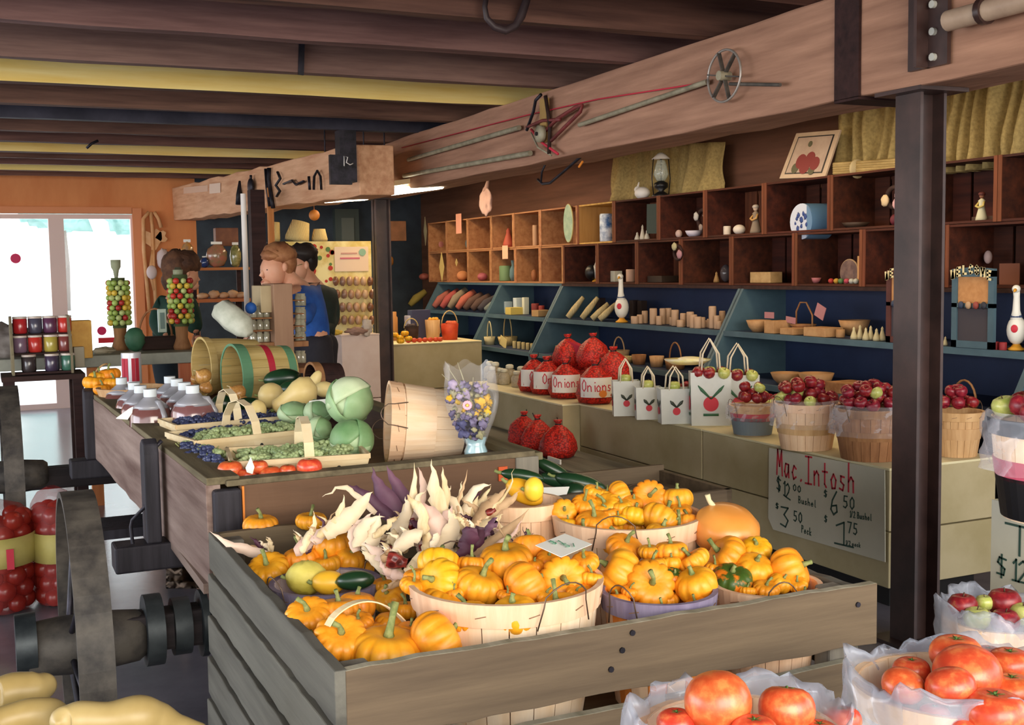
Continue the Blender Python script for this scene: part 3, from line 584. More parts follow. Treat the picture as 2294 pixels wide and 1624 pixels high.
# price card stuck in the largest basket, with pen marks
q = [PD(*p) for p in ((1196, 1243, 2.38), (1262, 1216, 2.5), (1323, 1240, 2.45), (1254, 1270, 2.33))]; n_ = (q[1]-q[0]).cross(q[2]-q[0]).normalized()
if n_.z < 0: n_ = -n_
t = thing('price_card', 'white card with faint green pen marks lying on the largest basket', 'card', q[0])
k = MB(); k.add([p+n_*.02 for p in q]+[p+n_*.021 for p in q], [(0, 1, 2, 3), (7, 6, 5, 4), (0, 4, 5, 1), (1, 5, 6, 2), (2, 6, 7, 3), (3, 7, 4, 0)]); k.build('sheet', M_PAPER, t)
k = MB(); ux = (q[2]-q[0]).normalized(); uy = n_.cross(ux)
for i, tx in enumerate(('$1', '5/')): write(k, tx, q[0].lerp(q[2], .3)+uy*(.0-.02*i)+n_*.0225+ux*.02*i, ux, uy, .014, .02, .0022, nrm=n_)
k.build('pen_marks', mat('green pen', '#6d9a80', rough=.6), t)

# ================================================================ indian corn
M_H = [mat('cream husk', '#c4a878', '#e8d4ae', .65, 3, 'noise', (9, 9, 1.5), bump=.4, c3='#dcc498'), mat('pale husk', '#d2b890', '#f2e2c6', .65, 3, bump=.25), mat('purple husk', '#45283a', '#7c5468', .6, 4, bump=.25),
       mat('dark maroon husk', '#2f1520', '#5c3044', .6, 4, bump=.2), mat('brown dry husk', '#a07c56', '#c9a880', .7, 5, bump=.3), mat('pinkish husk', '#c8a090', '#ecd2bc', .65, 3, bump=.2)]
M_KERN = mat('maroon kernels', '#4a1414', '#8a3028', .35, 60, 'voro', bump=1, spec=.6)
def husk(t, pts, w, d, mi, curl=.5, dd=0, tw=0):
    """one leaf: pixel points from base to tip, widest just above the base"""
    P_ = [PD(x, y, d+dd*i) for i, (x, y) in enumerate(pts)]; n = 12; out = []; ws = []
    k_ = len(P_)-1
    for i in range(n+1):
        u = i/n*k_; a = min(int(u), k_-1); f = u-a; p0 = P_[max(a-1, 0)]; p1 = P_[a]; p2 = P_[a+1]; p3 = P_[min(a+2, k_)]
        out.append(.5*((2*p1)+(p2-p0)*f+(2*p0-5*p1+4*p2-p3)*f*f+(3*p1-p0-3*p2+p3)*f**3)); s = i/n
        ws.append(w*d/FPX*(sin(pi*min(1, s*.9+.16))**.8)*(1-.35*s)+.0006)
    nr = (-AF+AR*tw+V((0, 0, .2))).normalized()
    for i in range(1, n): out[i] = out[i]+V((random.uniform(-1, 1), random.uniform(-1, 1), random.uniform(-1, 1)))*.0032
    ws = [w_*random.uniform(.78, 1.12) for w_ in ws]; k = MB(); k.ribbon(out, ws, nr, .0012, cup=-curl*random.uniform(.15, .75)); k.build('husk', M_H[mi], t)
def ear(label, base, d, leaves, cob=None, group=None):
    c = PD(base[0], base[1], d); t = thing('indian_corn_ear', label, 'corn', c, group=group)
    for lv in leaves: husk(t, lv[0], lv[1], d+(lv[3] if len(lv) > 3 else 0), lv[2], dd=.006, tw=random.uniform(-.5, .5))
    for q in range(5):
        a_ = random.uniform(.5, 2.6); l_ = random.uniform(24, 52); x_, y_ = base[0]+random.uniform(-14, 14), base[1]+random.uniform(-8, 10)
        husk(t, [(x_, y_), (x_+cos(a_)*l_*.5, y_-sin(a_)*l_*.55), (x_+cos(a_+.5)*l_, y_-sin(a_)*l_)], random.uniform(7, 16), d+.03, random.choice((0, 1, 4, 5, 3)))
    if cob:
        (x0, y0), (x1, y1), w = cob; k = MB(); a, b = PD(x0, y0, d+.01), PD(x1, y1, d+.01); n = 9; r = w/2*d/FPX
        k.tube([a.lerp(b, i/n) for i in range(n+1)], [r*(.55+.45*sin(pi*min(1, .25+i/n*.9))) for i in range(n+1)], 12); k.build('cob', M_KERN, t)
    return t
ear('corn ear whose broad pale leaf points up right, at the left of the husk bundle', (735, 1200), 2.78, [([(728, 1200), (775, 1165), (812, 1125), (835, 1102)], 44, 1), ([(715, 1205), (752, 1170), (764, 1140), (770, 1108)], 26, 0), ([(700, 1215), (745, 1180), (790, 1150)], 30, 5, .02)])
ear('corn ear with a small pale tip leaf beside the heap of pumpkins', (676, 1232), 2.8, [([(672, 1235), (690, 1205), (705, 1180), (702, 1144)], 24, 0), ([(660, 1238), (692, 1212), (728, 1190), (740, 1172)], 34, 5), ([(705, 1215), (716, 1190), (757, 1140)], 12, 4)])
ear('corn ear with thin curled leaf pointing far left over the wagon board', (790, 1185), 2.95, [([(842, 1150), (800, 1110), (765, 1092), (722, 1113)], 16, 1), ([(880, 1160), (840, 1130), (800, 1098), (778, 1088)], 34, 2)])
ear('upright corn ear with two tall purple leaves', (893, 1180), 2.95, [([(898, 1185), (880, 1140), (850, 1090), (834, 1046)], 52, 2), ([(905, 1185), (905, 1130), (885, 1080), (866, 1042)], 48, 2, .02), ([(888, 1188), (872, 1150), (848, 1110), (838, 1070)], 34, 3, .03)])
ear('tall corn ear with pink streaked leaf left of the tallest one', (912, 1190), 2.86, [([(905, 1215), (905, 1165), (925, 1110), (928, 1036)], 34, 0), ([(920, 1190), (940, 1130), (948, 1080), (936, 1046)], 24, 5, .015), ([(900, 1230), (893, 1190), (912, 1145), (908, 1112)], 40, 1, -.01)], ((918, 1162), (926, 1192), 22))
ear('tallest corn ear, cream leaves split into two points', (972, 1195), 2.84, [([(975, 1210), (985, 1150), (972, 1090), (967, 1029)], 48, 0), ([(985, 1200), (995, 1140), (998, 1090), (991, 1046)], 26, 0, .01), ([(965, 1205), (945, 1160), (935, 1120), (955, 1098)], 26, 1), ([(950, 1230), (985, 1200), (1000, 1160), (1012, 1130)], 44, 5, -.02)])
ear('corn ear with a bulging pinkish husk at the front of the bundle', (985, 1210), 2.7, [([(1000, 1225), (985, 1185), (960, 1150), (930, 1125)], 56, 5), ([(960, 1235), (1000, 1210), (1015, 1170), (1005, 1140)], 52, 1, -.01), ([(940, 1200), (950, 1160), (930, 1130), (912, 1108)], 34, 0)], ((940, 1232), (985, 1222), 26))
ear('corn ear with thin wispy leaf standing up right of the tallest', (1020, 1185), 2.88, [([(1022, 1170), (1030, 1120), (1040, 1085), (1047, 1052)], 7, 4), ([(1005, 1185), (1015, 1150), (1030, 1110), (1035, 1078)], 22, 0), ([(1030, 1180), (1018, 1130), (1000, 1110), (1010, 1088)], 26, 1)])
ear('corn ear whose cream leaf arches over to the right', (1040, 1180), 2.88, [([(1040, 1190), (1045, 1130), (1065, 1095), (1100, 1085)], 30, 1), ([(1060, 1180), (1065, 1140), (1085, 1115), (1100, 1088)], 24, 0), ([(1075, 1160), (1062, 1120), (1078, 1100)], 18, 3, .03), ([(1020, 1210), (1040, 1170), (1060, 1140), (1072, 1110)], 46, 0, -.01)])
ear('corn ear with leaf tip reaching furthest right over the peach basket', (1075, 1170), 2.85, [([(1080, 1180), (1105, 1140), (1135, 1105), (1152, 1050)], 10, 0), ([(1060, 1180), (1090, 1140), (1115, 1115), (1135, 1090)], 40, 4), ([(1090, 1165), (1110, 1140), (1145, 1120), (1165, 1100)], 26, 4, .02), ([(1040, 1200), (1080, 1185), (1110, 1165), (1128, 1152)], 38, 0, -.02)], ((1090, 1150), (1110, 1140), 20))
ear('dark maroon corn ear pointing down at the front of the bundle', (1050, 1190), 2.62, [([(1058, 1182), (1050, 1210), (1035, 1235), (1014, 1248)], 44, 3), ([(1075, 1180), (1070, 1210), (1050, 1235), (1030, 1250)], 30, 3, .01), ([(1110, 1165), (1090, 1190), (1065, 1215)], 24, 2, .02)])
ear('corn ear with a broad pale leaf pointing down left', (915, 1215), 2.66, [([(945, 1200), (915, 1205), (890, 1225), (868, 1246)], 42, 1), ([(955, 1195), (955, 1225), (945, 1255), (938, 1270)], 30, 0), ([(975, 1195), (972, 1225), (960, 1250)], 20, 1, -.01)])
ear('opened corn ear with bare maroon cob low in the bundle', (890, 1262), 2.6, [([(910, 1285), (935, 1265), (950, 1245), (980, 1235)], 46, 0), ([(868, 1270), (862, 1245), (875, 1228)], 26, 4), ([(905, 1290), (880, 1285), (860, 1270), (850, 1250)], 24, 5)], ((868, 1252), (912, 1262), 40))
ear('corn ear with papery white leaves behind the flat pumpkin', (830, 1200), 2.76, [([(820, 1235), (832, 1205), (845, 1180), (850, 1150)], 44, 1), ([(800, 1225), (810, 1190), (830, 1165), (862, 1158)], 36, 1), ([(835, 1200), (860, 1185), (880, 1165), (895, 1155)], 18, 0), ([(800, 1235), (795, 1200), (812, 1170), (836, 1148)], 34, 5, .02)])
ear('corn ear with creased leaves touching the gourd basket', (850, 1260), 2.68, [([(870, 1285), (845, 1262), (825, 1245), (808, 1232)], 26, 1), ([(880, 1275), (860, 1250), (838, 1235), (812, 1215)], 36, 5), ([(895, 1290), (880, 1260), (868, 1230), (850, 1215)], 30, 0, .02)])
ear('single long husk leaf hanging out over the left side of the crate', (590, 1240), 2.95, [([(605, 1243), (560, 1236), (510, 1217), (470, 1190)], 26, 5), ([(604, 1242), (603, 1234), (600, 1222)], 7, 0)])
ear('dry brown corn stalk with rootlets leaning on the peach basket', (1150, 1215), 2.72, [([(1030, 1262), (1090, 1225), (1140, 1185), (1185, 1140)], 34, 4), ([(1050, 1262), (1110, 1225), (1150, 1195), (1170, 1160)], 12, 5, -.02), ([(1135, 1255), (1130, 1210), (1118, 1180), (1122, 1150)], 4, 4), ([(1190, 1235), (1160, 1225), (1135, 1195)], 4, 3), ([(1205, 1232), (1185, 1215), (1195, 1195)], 4, 3), ([(1170, 1240), (1200, 1225), (1225, 1222)], 4, 3), ([(1140, 1250), (1175, 1210), (1172, 1180)], 4, 3)])
ear('thin bare corn stalk lying in front of the largest basket', (890, 1320), 2.6, [([(855, 1325), (880, 1305), (910, 1285), (940, 1268)], 9, 4), ([(870, 1318), (905, 1300), (930, 1282)], 12, 4)])
rs = random.Random(3)
for i in range(16):
    x, y = rs.uniform(800, 1110), rs.uniform(1180, 1250); a = rs.uniform(.2, 2.9); L_ = rs.uniform(30, 60)
    ear('crumpled corn husk deep in the bundle, mostly covered by others', (x, y), 2.84, [([(x, y), (x+cos(a)*L_*.5, y-sin(a)*L_*.4), (x+cos(a+.3)*L_, y-sin(a)*L_*.7)], rs.uniform(18, 38), rs.choice((0, 1, 3, 3, 4, 5, 3)))], ((x-15, y+8), (x+15, y+14), 20) if i % 3 == 0 else None, 'crumpled husks deep in the corn bundle')

# ================================================================ farm wagon
W_WAG = wood('reddish wagon board', '#54402e', '#7c6046', 'x', .7, 3, contrast=(.25, .8)); W_WAGY = wood('scuffed wagon side', '#59403a', '#a08a80', 'y', .6, 2.5, contrast=(.3, .7))
W_RAIL = wood('olive grey rail', '#5d543f', '#857a5e', 'y', .8); W_BLK = wood('blackened timber', '#211f24', '#3b3940', 'z', .6, 6)
wg = thing('farm_wagon', 'old wooden farm wagon box on iron rimmed wheels, loaded with produce', 'wagon', (1.1, 4.7, 0))
LB, LF = V((.5, 6.35, .75)), V((.585, 3.32, .75))
k = MB(); k.bar(LF, LB, .045, .3, seg=20, wob=.003); k.build('side_board', W_WAGY, wg, bev=.003)
k = MB(); k.bar(LF+V((.028, 0, .158)), LB+V((.028, 0, .158)), .095, .022); k.build('side_rail', W_RAIL, wg, bev=.003)
k = MB(); k.bar((1.6, 3.32, .75), (1.6, 6.35, .75), .04, .3); k.build('side_board', W_WAGY, wg, bev=.003)
k = MB(); k.bar((1.6, 3.32, .895), (1.6, 6.35, .895), .07, .025); k.build('side_rail', W_RAIL, wg, bev=.003)
k = MB(); k.bar((.66, 3.325, .75), (1.57, 3.325, .757), .03, .285, seg=20, wob=.002); k.build('front_board', W_WAG, wg, bev=.003)
k = MB(); k.bar((.62, 3.335, .9), (1.6, 3.335, .908), .06, .018); k.build('front_rail', W_RAIL, wg, bev=.003)
k = MB(); k.bb((.58, 3.29, .61), (.66, 3.335, .885)); k.build('corner_block', W_BLK, wg, bev=.01)
k = MB(); k.bb((.662, 3.3, .62), (.668, 3.309, .89)); k.build('edge_strip', M_ORB, wg)
k = MB(); k.bb((1.53, 3.3, .62), (1.61, 3.312, .9)); k.build('corner_block', W_GREYZ, wg, bev=.004)
k = MB(); k.bb((1.47, 3.303, .83), (1.5, 3.309, .875)); k.build('tag_mark', mat('orange tag', '#d65a28', rough=.6), wg)
k = MB(); k.bb((.5, 6.33, .6), (1.62, 6.37, .9)); k.build('end_board', W_WAG, wg)
k = MB(); k.bb((.55, 3.34, .58), (1.6, 6.34, .61)); k.build('bed', W_WAGY, wg)
k = MB(); k.bb((.6, 3.36, .83), (1.58, 4.5, .855)); k.build('load_deck', W_WAG, wg)
k = MB(); k.bar((.68, 3.2, .55), (.62, 6.4, .55), .09, .1); k.build('sill', wood('brown sill', '#6f4e38', '#94704f', 'y'), wg)
k = MB(); k.bar((1.5, 3.34, .55), (1.5, 6.4, .55), .09, .1); k.build('sill', W_RAIL, wg)
k = MB(); k.bb((.6, 4.5, .7), (1.58, 6.32, .73)); k.build('load_deck', W_WAG, wg)
# stake, bolster, hook
for y0 in (4.02, 6.0):
    k = MB(); k.prism([(-.05, 0), (.05, 0), (.05, .3), (.036, .335), (0, .35), (-.036, .335), (-.05, .3)], -.025, .025, lambda u, v, w_, y0=y0: V((.5+w_-.03*(y0 > 5), y0+u, .6+v))); k.build('stake', W_BLK, wg, bev=.006)
    k = MB(); k.bar((.37, y0, .555), (1.75, y0, .555), .12, .09); k.build('bolster', W_BLK, wg, bev=.008)
k = MB(); k.tube([PD(x, y, 3.88) for x, y in ((336, 1110), (325, 1135), (296, 1165), (293, 1180), (298, 1225), (302, 1242))], .006, 8); k.build('iron_hook', M_IRON, wg)
k = MB(); k.tube([PD(x, y, 3.9) for x, y in ((362, 987), (345, 1005), (338, 1050), (332, 1115))], .007, 8); k.build('iron_strap', M_IRON, wg)
# wheels and axles
def wheel(x, y, R, wd):
    k = MB(); M_ = MX.Translation((x, y, R)) @ MX.Rotation(pi/2, 4, 'Y')
    k.lathe([(R-.018, -wd/2), (R, -wd/2), (R, wd/2), (R-.018, wd/2), (R-.018, -wd/2)], 56, M_, sm=False, cap=False); rim = k.build('wheel_rim', M_RUST, wg)
    k = MB(); k.lathe([(.06, -.17), (.075, -.15), (.085, -.05), (.085, .05), (.075, .15), (.06, .17)], 24, M_); k.build('hub', M_RUST, wg)
    for i in range(12):
        a = 2*pi*i/12+.2; k = MB(); s = .035*(1 if i % 2 else -1)
        k.cyl((x+s, y+sin(a)*.08, R+cos(a)*.08), (x, y+sin(a)*(R-.015), R+cos(a)*(R-.015)), .009, n=8); k.build('spoke', M_IRON, wg)
wheel(.232, 3.5, .44, .09); wheel(.12, 6.45, .47, .09)
for y, xs in ((3.5, .05), (6.45, -.05)):
    k = MB(); k.bar((xs+.1, y, .45), (1.7, y, .45), .1, .11); k.build('axle', wood('dark axle beam', '#1f1b1d', '#3a3334', 'x'), wg, bev=.01)
    k = MB(); k.cyl((xs, y, .46), (xs+.055, y, .46), .085, .088, 22); k.build('axle_cap', mat('slate grey iron', '#2a3033', '#474d4f', .45, 10, metal=.4), wg)
for x, r, w_ in ((.40, .105, .05), (.48, .085, .05), (.56, .1, .02)):
    k = MB(); k.cyl((x, 3.5, .45), (x+w_, 3.5, .45), r, n=20); k.build('axle_collar', mat('slate grey iron', '#2c3a3e'), wg)
k = MB(); k.tube([(.62, 3.4, .37), (.68, 3.38, .31), (.9, 3.38, .315), (1.1, 3.4, .34)], .012, 8); k.build('brake_rod', M_IRON, wg)
k = MB(); k.bar((1.05, 3.6, .45), (1.05, 6.4, .47), .09, .09); k.build('reach_pole', W_BLK, wg)
k = MB(); k.bb((.3, 5.2, .36), (1.3, 5.5, .4)); k.build('under_board', W_BLK, wg)
# crumpled scraps under it
k = MB(); random.seed(5)
k.grid(lambda u, v: PZ(372+u*118, 1318-v*60, .05+.13*abs(noise.noise(V((u*4, v*4, 2))))*2+.03*(u > .5)), 12, 8)
tag(k.build('crumpled_paper', mat('brown kraft paper', '#5c4a3c', '#8a7460', .8, 6), solid=.002), 'crumpled dark brown paper on the floor under the wagon by the crate', 'paper')

# ---------------------------------------------------------------- produce on the wagon
M_TOM = mat('tomato skin', '#d2482a', '#e88048', .3, 2.2, rnd=.14, spec=.5, coat=.12, c3='#de5a34'); M_CALYX = mat('tomato calyx', '#4c6a2c', rough=.7)
def tomato_proto(nr):
    t = thing('tomato', None, None); k = MB(); nj = 13; pr = []
    for j in range(nj):
        w_ = pi*j/(nj-1); r = sin(w_)**.85; z = -cos(w_)*.8
        if j > nj*.6: z -= .22*max(0, 1-r)**1.5
        pr.append((max(.02, r), z+.8))
    k.lathe(pr, 36, rib=lambda a, u: 1-.035*(1-abs(sin(a*nr/2)))*u); local(k, 'body', M_TOM, t)
    k = MB()
    for i in range(5): a = 2*pi*i/5; k.ribbon([(0, 0, 1.4), (.14*cos(a), .14*sin(a), 1.43), (.3*cos(a), .3*sin(a), 1.45)], [.08, .07, .01], th=.01)
    k.tube([(0, 0, 1.38), (.02, 0, 1.5)], .04, 6); local(k, 'calyx', M_CALYX, t); t['flat'] = .8; return t
TOM = tomato_proto(7)
def sphereish(proto, px, py, w, d, label, group, face=(0, 0, 1), name='tomato', cat='tomato', sp=.9, sq=1, cap=.02):
    r = w/2*d/FPX; c = settle(PD(px, py, d), r*.9, cap); e = rot_to(V(face), random.uniform(0, 6.3)); up = e.to_matrix() @ V((0, 0, 1))
    return dup(proto, name, label, cat, c-up*proto['flat']*r, e, (r, r, r*sq), group)
for px, py, w, l in ((516, 1052, 50, 'tomato leftmost in the wagon front corner'), (542, 1062, 44, 'tomato just left of the white folded price card'), (577, 1047, 36, 'tomato behind the white folded price card'), (598, 1057, 46, 'tomato right of the white folded price card'), (645, 1054, 34, 'small tomato alone at the wagon front edge'), (693, 1046, 50, 'tomato rightmost at the wagon front, under the tray')):
    sphereish(TOM, px, py, w*1.15, 3.46, l, None, cap=.012)
k = MB(); k.add([PD(x, y, d) for x, y, d in ((486, 1040, 3.76), (520, 1030, 3.9), (545, 1050, 3.7), (505, 1048, 3.7))], [(0, 1, 2, 3)]); tag(k.build('tissue_liner', mat('turquoise paper', '#5fb0a0', rough=.8), solid=.002), 'turquoise paper liner at the wagon corner under the dark grapes', 'liner')
q = [PD(x, y, 3.42) for x, y in ((550, 1048), (562, 1024), (570, 1046), (566, 1062), (553, 1058))]; k = MB(); k.add(q+[p+V((0, .002, 0)) for p in q], [(0, 1, 2, 3, 4), (9, 8, 7, 6, 5)]+[(i, i+5, (i+1) % 5+5, (i+1) % 5) for i in range(5)]); tag(k.build('price_card', M_PAPER), 'white folded card standing between the tomatoes on the wagon', 'card')
# cider jugs
M_CID = mat('cider in jug', '#6b4038', '#8a5f60', .15, 4, spec=.7, coat=.5); M_JUGC = mat('milky jug neck', '#9a9aa0', rough=.25, spec=.7); M_CAP = mat('white cap', '#d9e2e6', rough=.5)
jp = thing('cider_jug', None, None); k = MB(); k.lathe([(.066, 0), (.074, .01), (.076, .13), (.074, .17), (.064, .195), (.05, .207)], 22, rib=lambda a, u: 1+.06*abs(cos(2*a))-.04); local(k, 'jug_body', M_CID, jp)
k = MB(); k.lathe([(.0655, .194), (.05, .21), (.036, .22), (.022, .232), (.02, .24)], 22); local(k, 'shoulder', M_JUGC, jp)
k = MB(); k.tube([(.02, 0, .215), (.05, 0, .215), (.075, 0, .17), (.078, 0, .12)], .011, 8); local(k, 'jug_handle', M_JUGC, jp)
k = MB(); k.cyl((0, 0, .235), (0, 0, .262), .023, n=18); local(k, 'cap', M_CAP, jp)
M_JREAD = ('nearest', 'second nearest', 'third', 'farthest')
for s, row in enumerate((((336, 876), (314, 868), (300, 861), (272, 850)), ((431, 868), (413, 861), (396, 853), (380, 847)))):
    for i, (x, y) in enumerate(row):
        p = PD(x, y, (4.6, 4.85, 5.1, 5.5)[i]-(.1 if s else 0)); dup(jp, 'cider_jug', '%s white capped cider jug of the %s row on the wagon' % (M_JREAD[i], ('left', 'right')[s]), 'jug', (p.x, p.y, p.z-.285), rad(-60+40*s), 1.12)
k = MB(); q = [PD(x, y, 4.12) for x, y in ((260, 938), (290, 916), (298, 912), (296, 925), (286, 940))]; k.add(q+[p+V((0, .002, .002)) for p in q], [(0, 1, 2, 3, 4), (9, 8, 7, 6, 5)]+[(i, i+5, (i+1) % 5+5, (i+1) % 5) for i in range(5)]); tag(k.build('paper_tag', M_PAPER), 'white curled paper tag on the left rail by the nearest jugs', 'tag')
# tin
c = PZ(319, 868, .9); t = thing('drum_tin', 'white tin with red stripes behind the cider jugs', 'tin', (c.x, c.y+.45, .855)); c = V((c.x, c.y+.45, 0))
k = MB(); k.cyl(c+V((0, 0, .855)), c+V((0, 0, 1.06)), .055, n=20); k.build('can_wall', mat('white tin', '#d9dde4', rough=.3, metal=.3), t)
for a in (-2.6, -2.2, -1.5, -1.1): k = MB(); k.bar(c+V((.056*cos(a), .056*sin(a), .9)), c+V((.056*cos(a), .056*sin(a), 1.03)), .02, .003, up=(cos(a), sin(a), 0)); k.build('red_stripe', M_RED, t)
# small pumpkins in a basket at the far end
bushel('bushel_basket', 'small basket of orange pumpkins at the far left end of the wagon', (.66, 5.85, .855), .16, .1, W_TAN, W_TAN, handles=False, n=16)
for px, py, w, l in ((245, 839, 44, 'topmost'), (212, 857, 46, 'leftmost'), (228, 848, 40, 'middle'), (255, 858, 40, 'rightmost'), (236, 868, 36, 'lowest')):
    pumpkin(px, py, w, 5.75-(py-850)*.004, l+' small pumpkin in the far left basket on the wagon', None, U, PR[0])
k = MB(); k.tube(bez(PD(197, 870, 5.8), PD(240, 815, 5.9), .03), .005, 6); tag(k.build('basket_handle', W_TAN), 'thin arched twig standing out of the far left pumpkin basket', 'handle')
# trays of grapes
M_GRG = mat('green grapes', '#8a9e6c', '#b4c48e', .3, 4, rnd=.15, spec=.5); M_GRB = mat('blue grapes', '#262c4c', '#4a5478', .35, 4, rnd=.1, spec=.5)
def bunch_proto(m_):
    t = thing('grape_bunch', None, None); k = MB(); rr = random.Random(4)
    for i in range(46):
        a, b = rr.uniform(0, 6.3), rr.uniform(0, 1); x = (b-.5)*.11; w_ = .028*(1-abs(b-.45)); k.ell((x, w_*cos(a), .016+w_*abs(sin(a))*.9), .0095, 8, 6)
    local(k, 'berries', m_, t); k = MB(); k.tube([(-.06, 0, .02), (-.075, .004, .03)], .002, 5); local(k, 'stem', M_STEMG, t); return t
GG, GB = bunch_proto(M_GRG), bunch_proto(M_GRB)
def tray(name, label, a, b, dep, z, h, hp=None):
    """long fruit basket: front-left a, front-right b (rim), depth dep towards +y"""
    ux = (b-a); W_ = ux.length; ux.normalize(); uy = V((-ux.y, ux.x, 0)); t = thing(name, label, 'basket', (a.x, a.y, z-h)); m_ = mat('pale tray veneer', '#d6bb8c', '#ead8b0', .7, 3, 'noise', (1, 5, 5))
    def P_(u, v, zz, ins=0): q = a+ux*(W_*u)+uy*(dep*v); c = a+ux*(W_*.5)+uy*(dep*.5); q = c+(q-c)*(1-ins); return V((q.x, q.y, zz))
    for e in (((0, 0), (1, 0)), ((1, 0), (1, 1)), ((1, 1), (0, 1)), ((0, 1), (0, 0))):
        k = MB(); p = [P_(*e[0], z-h, .08), P_(*e[1], z-h, .08), P_(*e[1], z), P_(*e[0], z)]; n_ = (p[1]-p[0]).cross(p[2]-p[0]).normalized()*.004
        k.add(p+[x+n_ for x in p], [(0, 1, 2, 3), (7, 6, 5, 4), (0, 4, 5, 1), (1, 5, 6, 2), (2, 6, 7, 3), (3, 7, 4, 0)]); k.build('tray_side', m_, t)
        k = MB(); k.bar(p[3], p[2], .012, .016); k.build('rim_slat', m_, t)
    k = MB(); k.add([P_(0, 0, z-h+.003, .09), P_(1, 0, z-h+.003, .09), P_(1, 1, z-h+.003, .09), P_(0, 1, z-h+.003, .09)], [(0, 1, 2, 3)]); k.build('tray_bottom', m_, t, solid=.003)
    for u in (.22, .5, .78):
        c = P_(u, 0, z-.03, .02); k = MB(); k.cyl(c, c+V((0, -.006, 0)), .006, n=8); k.build('rivet', M_BLACK, t)
    if hp is not None:
        k = MB(); pts = [P_(hp, v, z-.02)+V((0, 0, hh)) for v, hh in ((0, -.02), (0, .02), (.06, .07), (.25, .12), (.5, .135), (.75, .12), (.94, .07), (1, .02), (1, -.02))]
        for i in range(8): k.bar(pts[i], pts[i+1], .03, .003, up=(pts[i+1]-pts[i]).cross(ux))
        k.build('strip_handle', mat('pale strip', '#e8cfa0'), t)
    return t, P_
def fill_bunches(P_, z, lst, label, group, nu, nv, u0=.17, u1=.83, v0=.2, v1=.8):
    for i in range(nu):
        for j in range(nv):
            pr = lst(i/(max(1, nu-1)), j/(max(1, nv-1))); u = u0+(u1-u0)*(i+random.uniform(-.2, .2))/(nu-1 or 1); v = v0+(v1-v0)*(j+random.uniform(-.1, .1))/(nv-1 or 1)
            p = P_(min(.86, max(.14, u)), min(.82, max(.18, v)), z+.008+random.uniform(-.004, .016)); dup(pr, 'grape_bunch', label % ('dark blue' if pr is GB else 'green'), 'grapes', p, (random.uniform(-.3, .3), random.uniform(-.2, .2), random.uniform(0, 6.3)), random.uniform(.75, .95), group % ('dark blue' if pr is GB else 'green'))
t, F_ = tray('fruit_tray', 'front pale fruit tray of green grapes on the wagon, strip handle at its middle right', PZ(520, 1040, .925), PZ(826, 1021, .925), .3, .925, .068, .56)
fill_bunches(F_, .885, lambda u, v: GG, '%s grape bunch in the front tray', '%s grapes in the front tray', 8, 4)
t, F_ = tray('fruit_tray', 'second fruit tray of grapes, behind the front tray', PZ(440, 992, .935), PZ(722, 962, .935), .28, .935, .07, .47)
fill_bunches(F_, .9, lambda u, v: GG if v < .9 else GB, '%s grape bunch in the second tray', '%s grapes in the second tray', 8, 4)
t, F_ = tray('fruit_tray', 'third fruit tray of dark blue grapes next to the cider jugs', PZ(396, 957, .94), PZ(665, 934, .94), .24, .94, .07, .5)
fill_bunches(F_, .905, lambda u, v: GB, '%s grape bunch in the third tray', '%s grapes in the third tray', 8, 4)
for i, (px, py, p) in enumerate(((440, 1004, GG), (462, 1014, GG), (480, 1024, GG), (448, 1018, GB), (465, 1027, GB), (482, 1038, GB), (435, 1008, GB))):
    q = PZ(px, py, .91); dup(p, 'grape_bunch', '%s grape bunch lying along the left rail at the wagon corner' % ('green' if p is GG else 'dark blue'), 'grapes', q-V((0, 0, .015)), (0, .2, i), .9, '%s grapes by the left rail' % ('green' if p is GG else 'dark blue'))
# bushels lying on their sides
def lying(px, py, d, R, h, m_, name, label, wc, rc, **k):
    m_ = V(m_).normalized(); c = PD(px, py, d); return bushel(name, label, c-m_*h, R, h, wc, rc, rot=rot_to(m_, .3), **k)
W_OLD = wood('yellowed bushel veneer', '#b59a5a', '#d6bd80', 'z', .7, rnd=.1)
m1 = -AR*.82-AF*.56; m1.z = 0
lying(520, 842, 5.75, .155, .3, m1, 'bushel_basket', 'yellowed bushel on its side with green rim and a red band, mouth to the left', W_OLD, M_GRN, bands=((.42, .035, M_RED), (.03, .04, M_GRN)), taper=.85, rimh=.05, handles=False)
lying(452, 822, 6.15, .155, .3, m1, 'bushel_basket', 'yellowed bushel on its side behind the green rimmed one, onions spilling from it', W_OLD, W_OLD, taper=.85, handles=False)
lying(697, 850, 5.3, .075, .14, m1, 'bushel_basket', 'little dark brown basket on its side behind the squashes', W_DARK, W_BROWN, taper=.9, handles=False)
lying(870, 945, 3.86, .132, .245, -AR*.975-AF*.2+V((0, 0, .04)), 'bushel_basket', 'empty peach coloured basket lying on its side beside the big cabbage', W_PALE, W_PEACH, bands=((.4, .1, W_PALE),), n=18, taper=.8, rimh=.04)
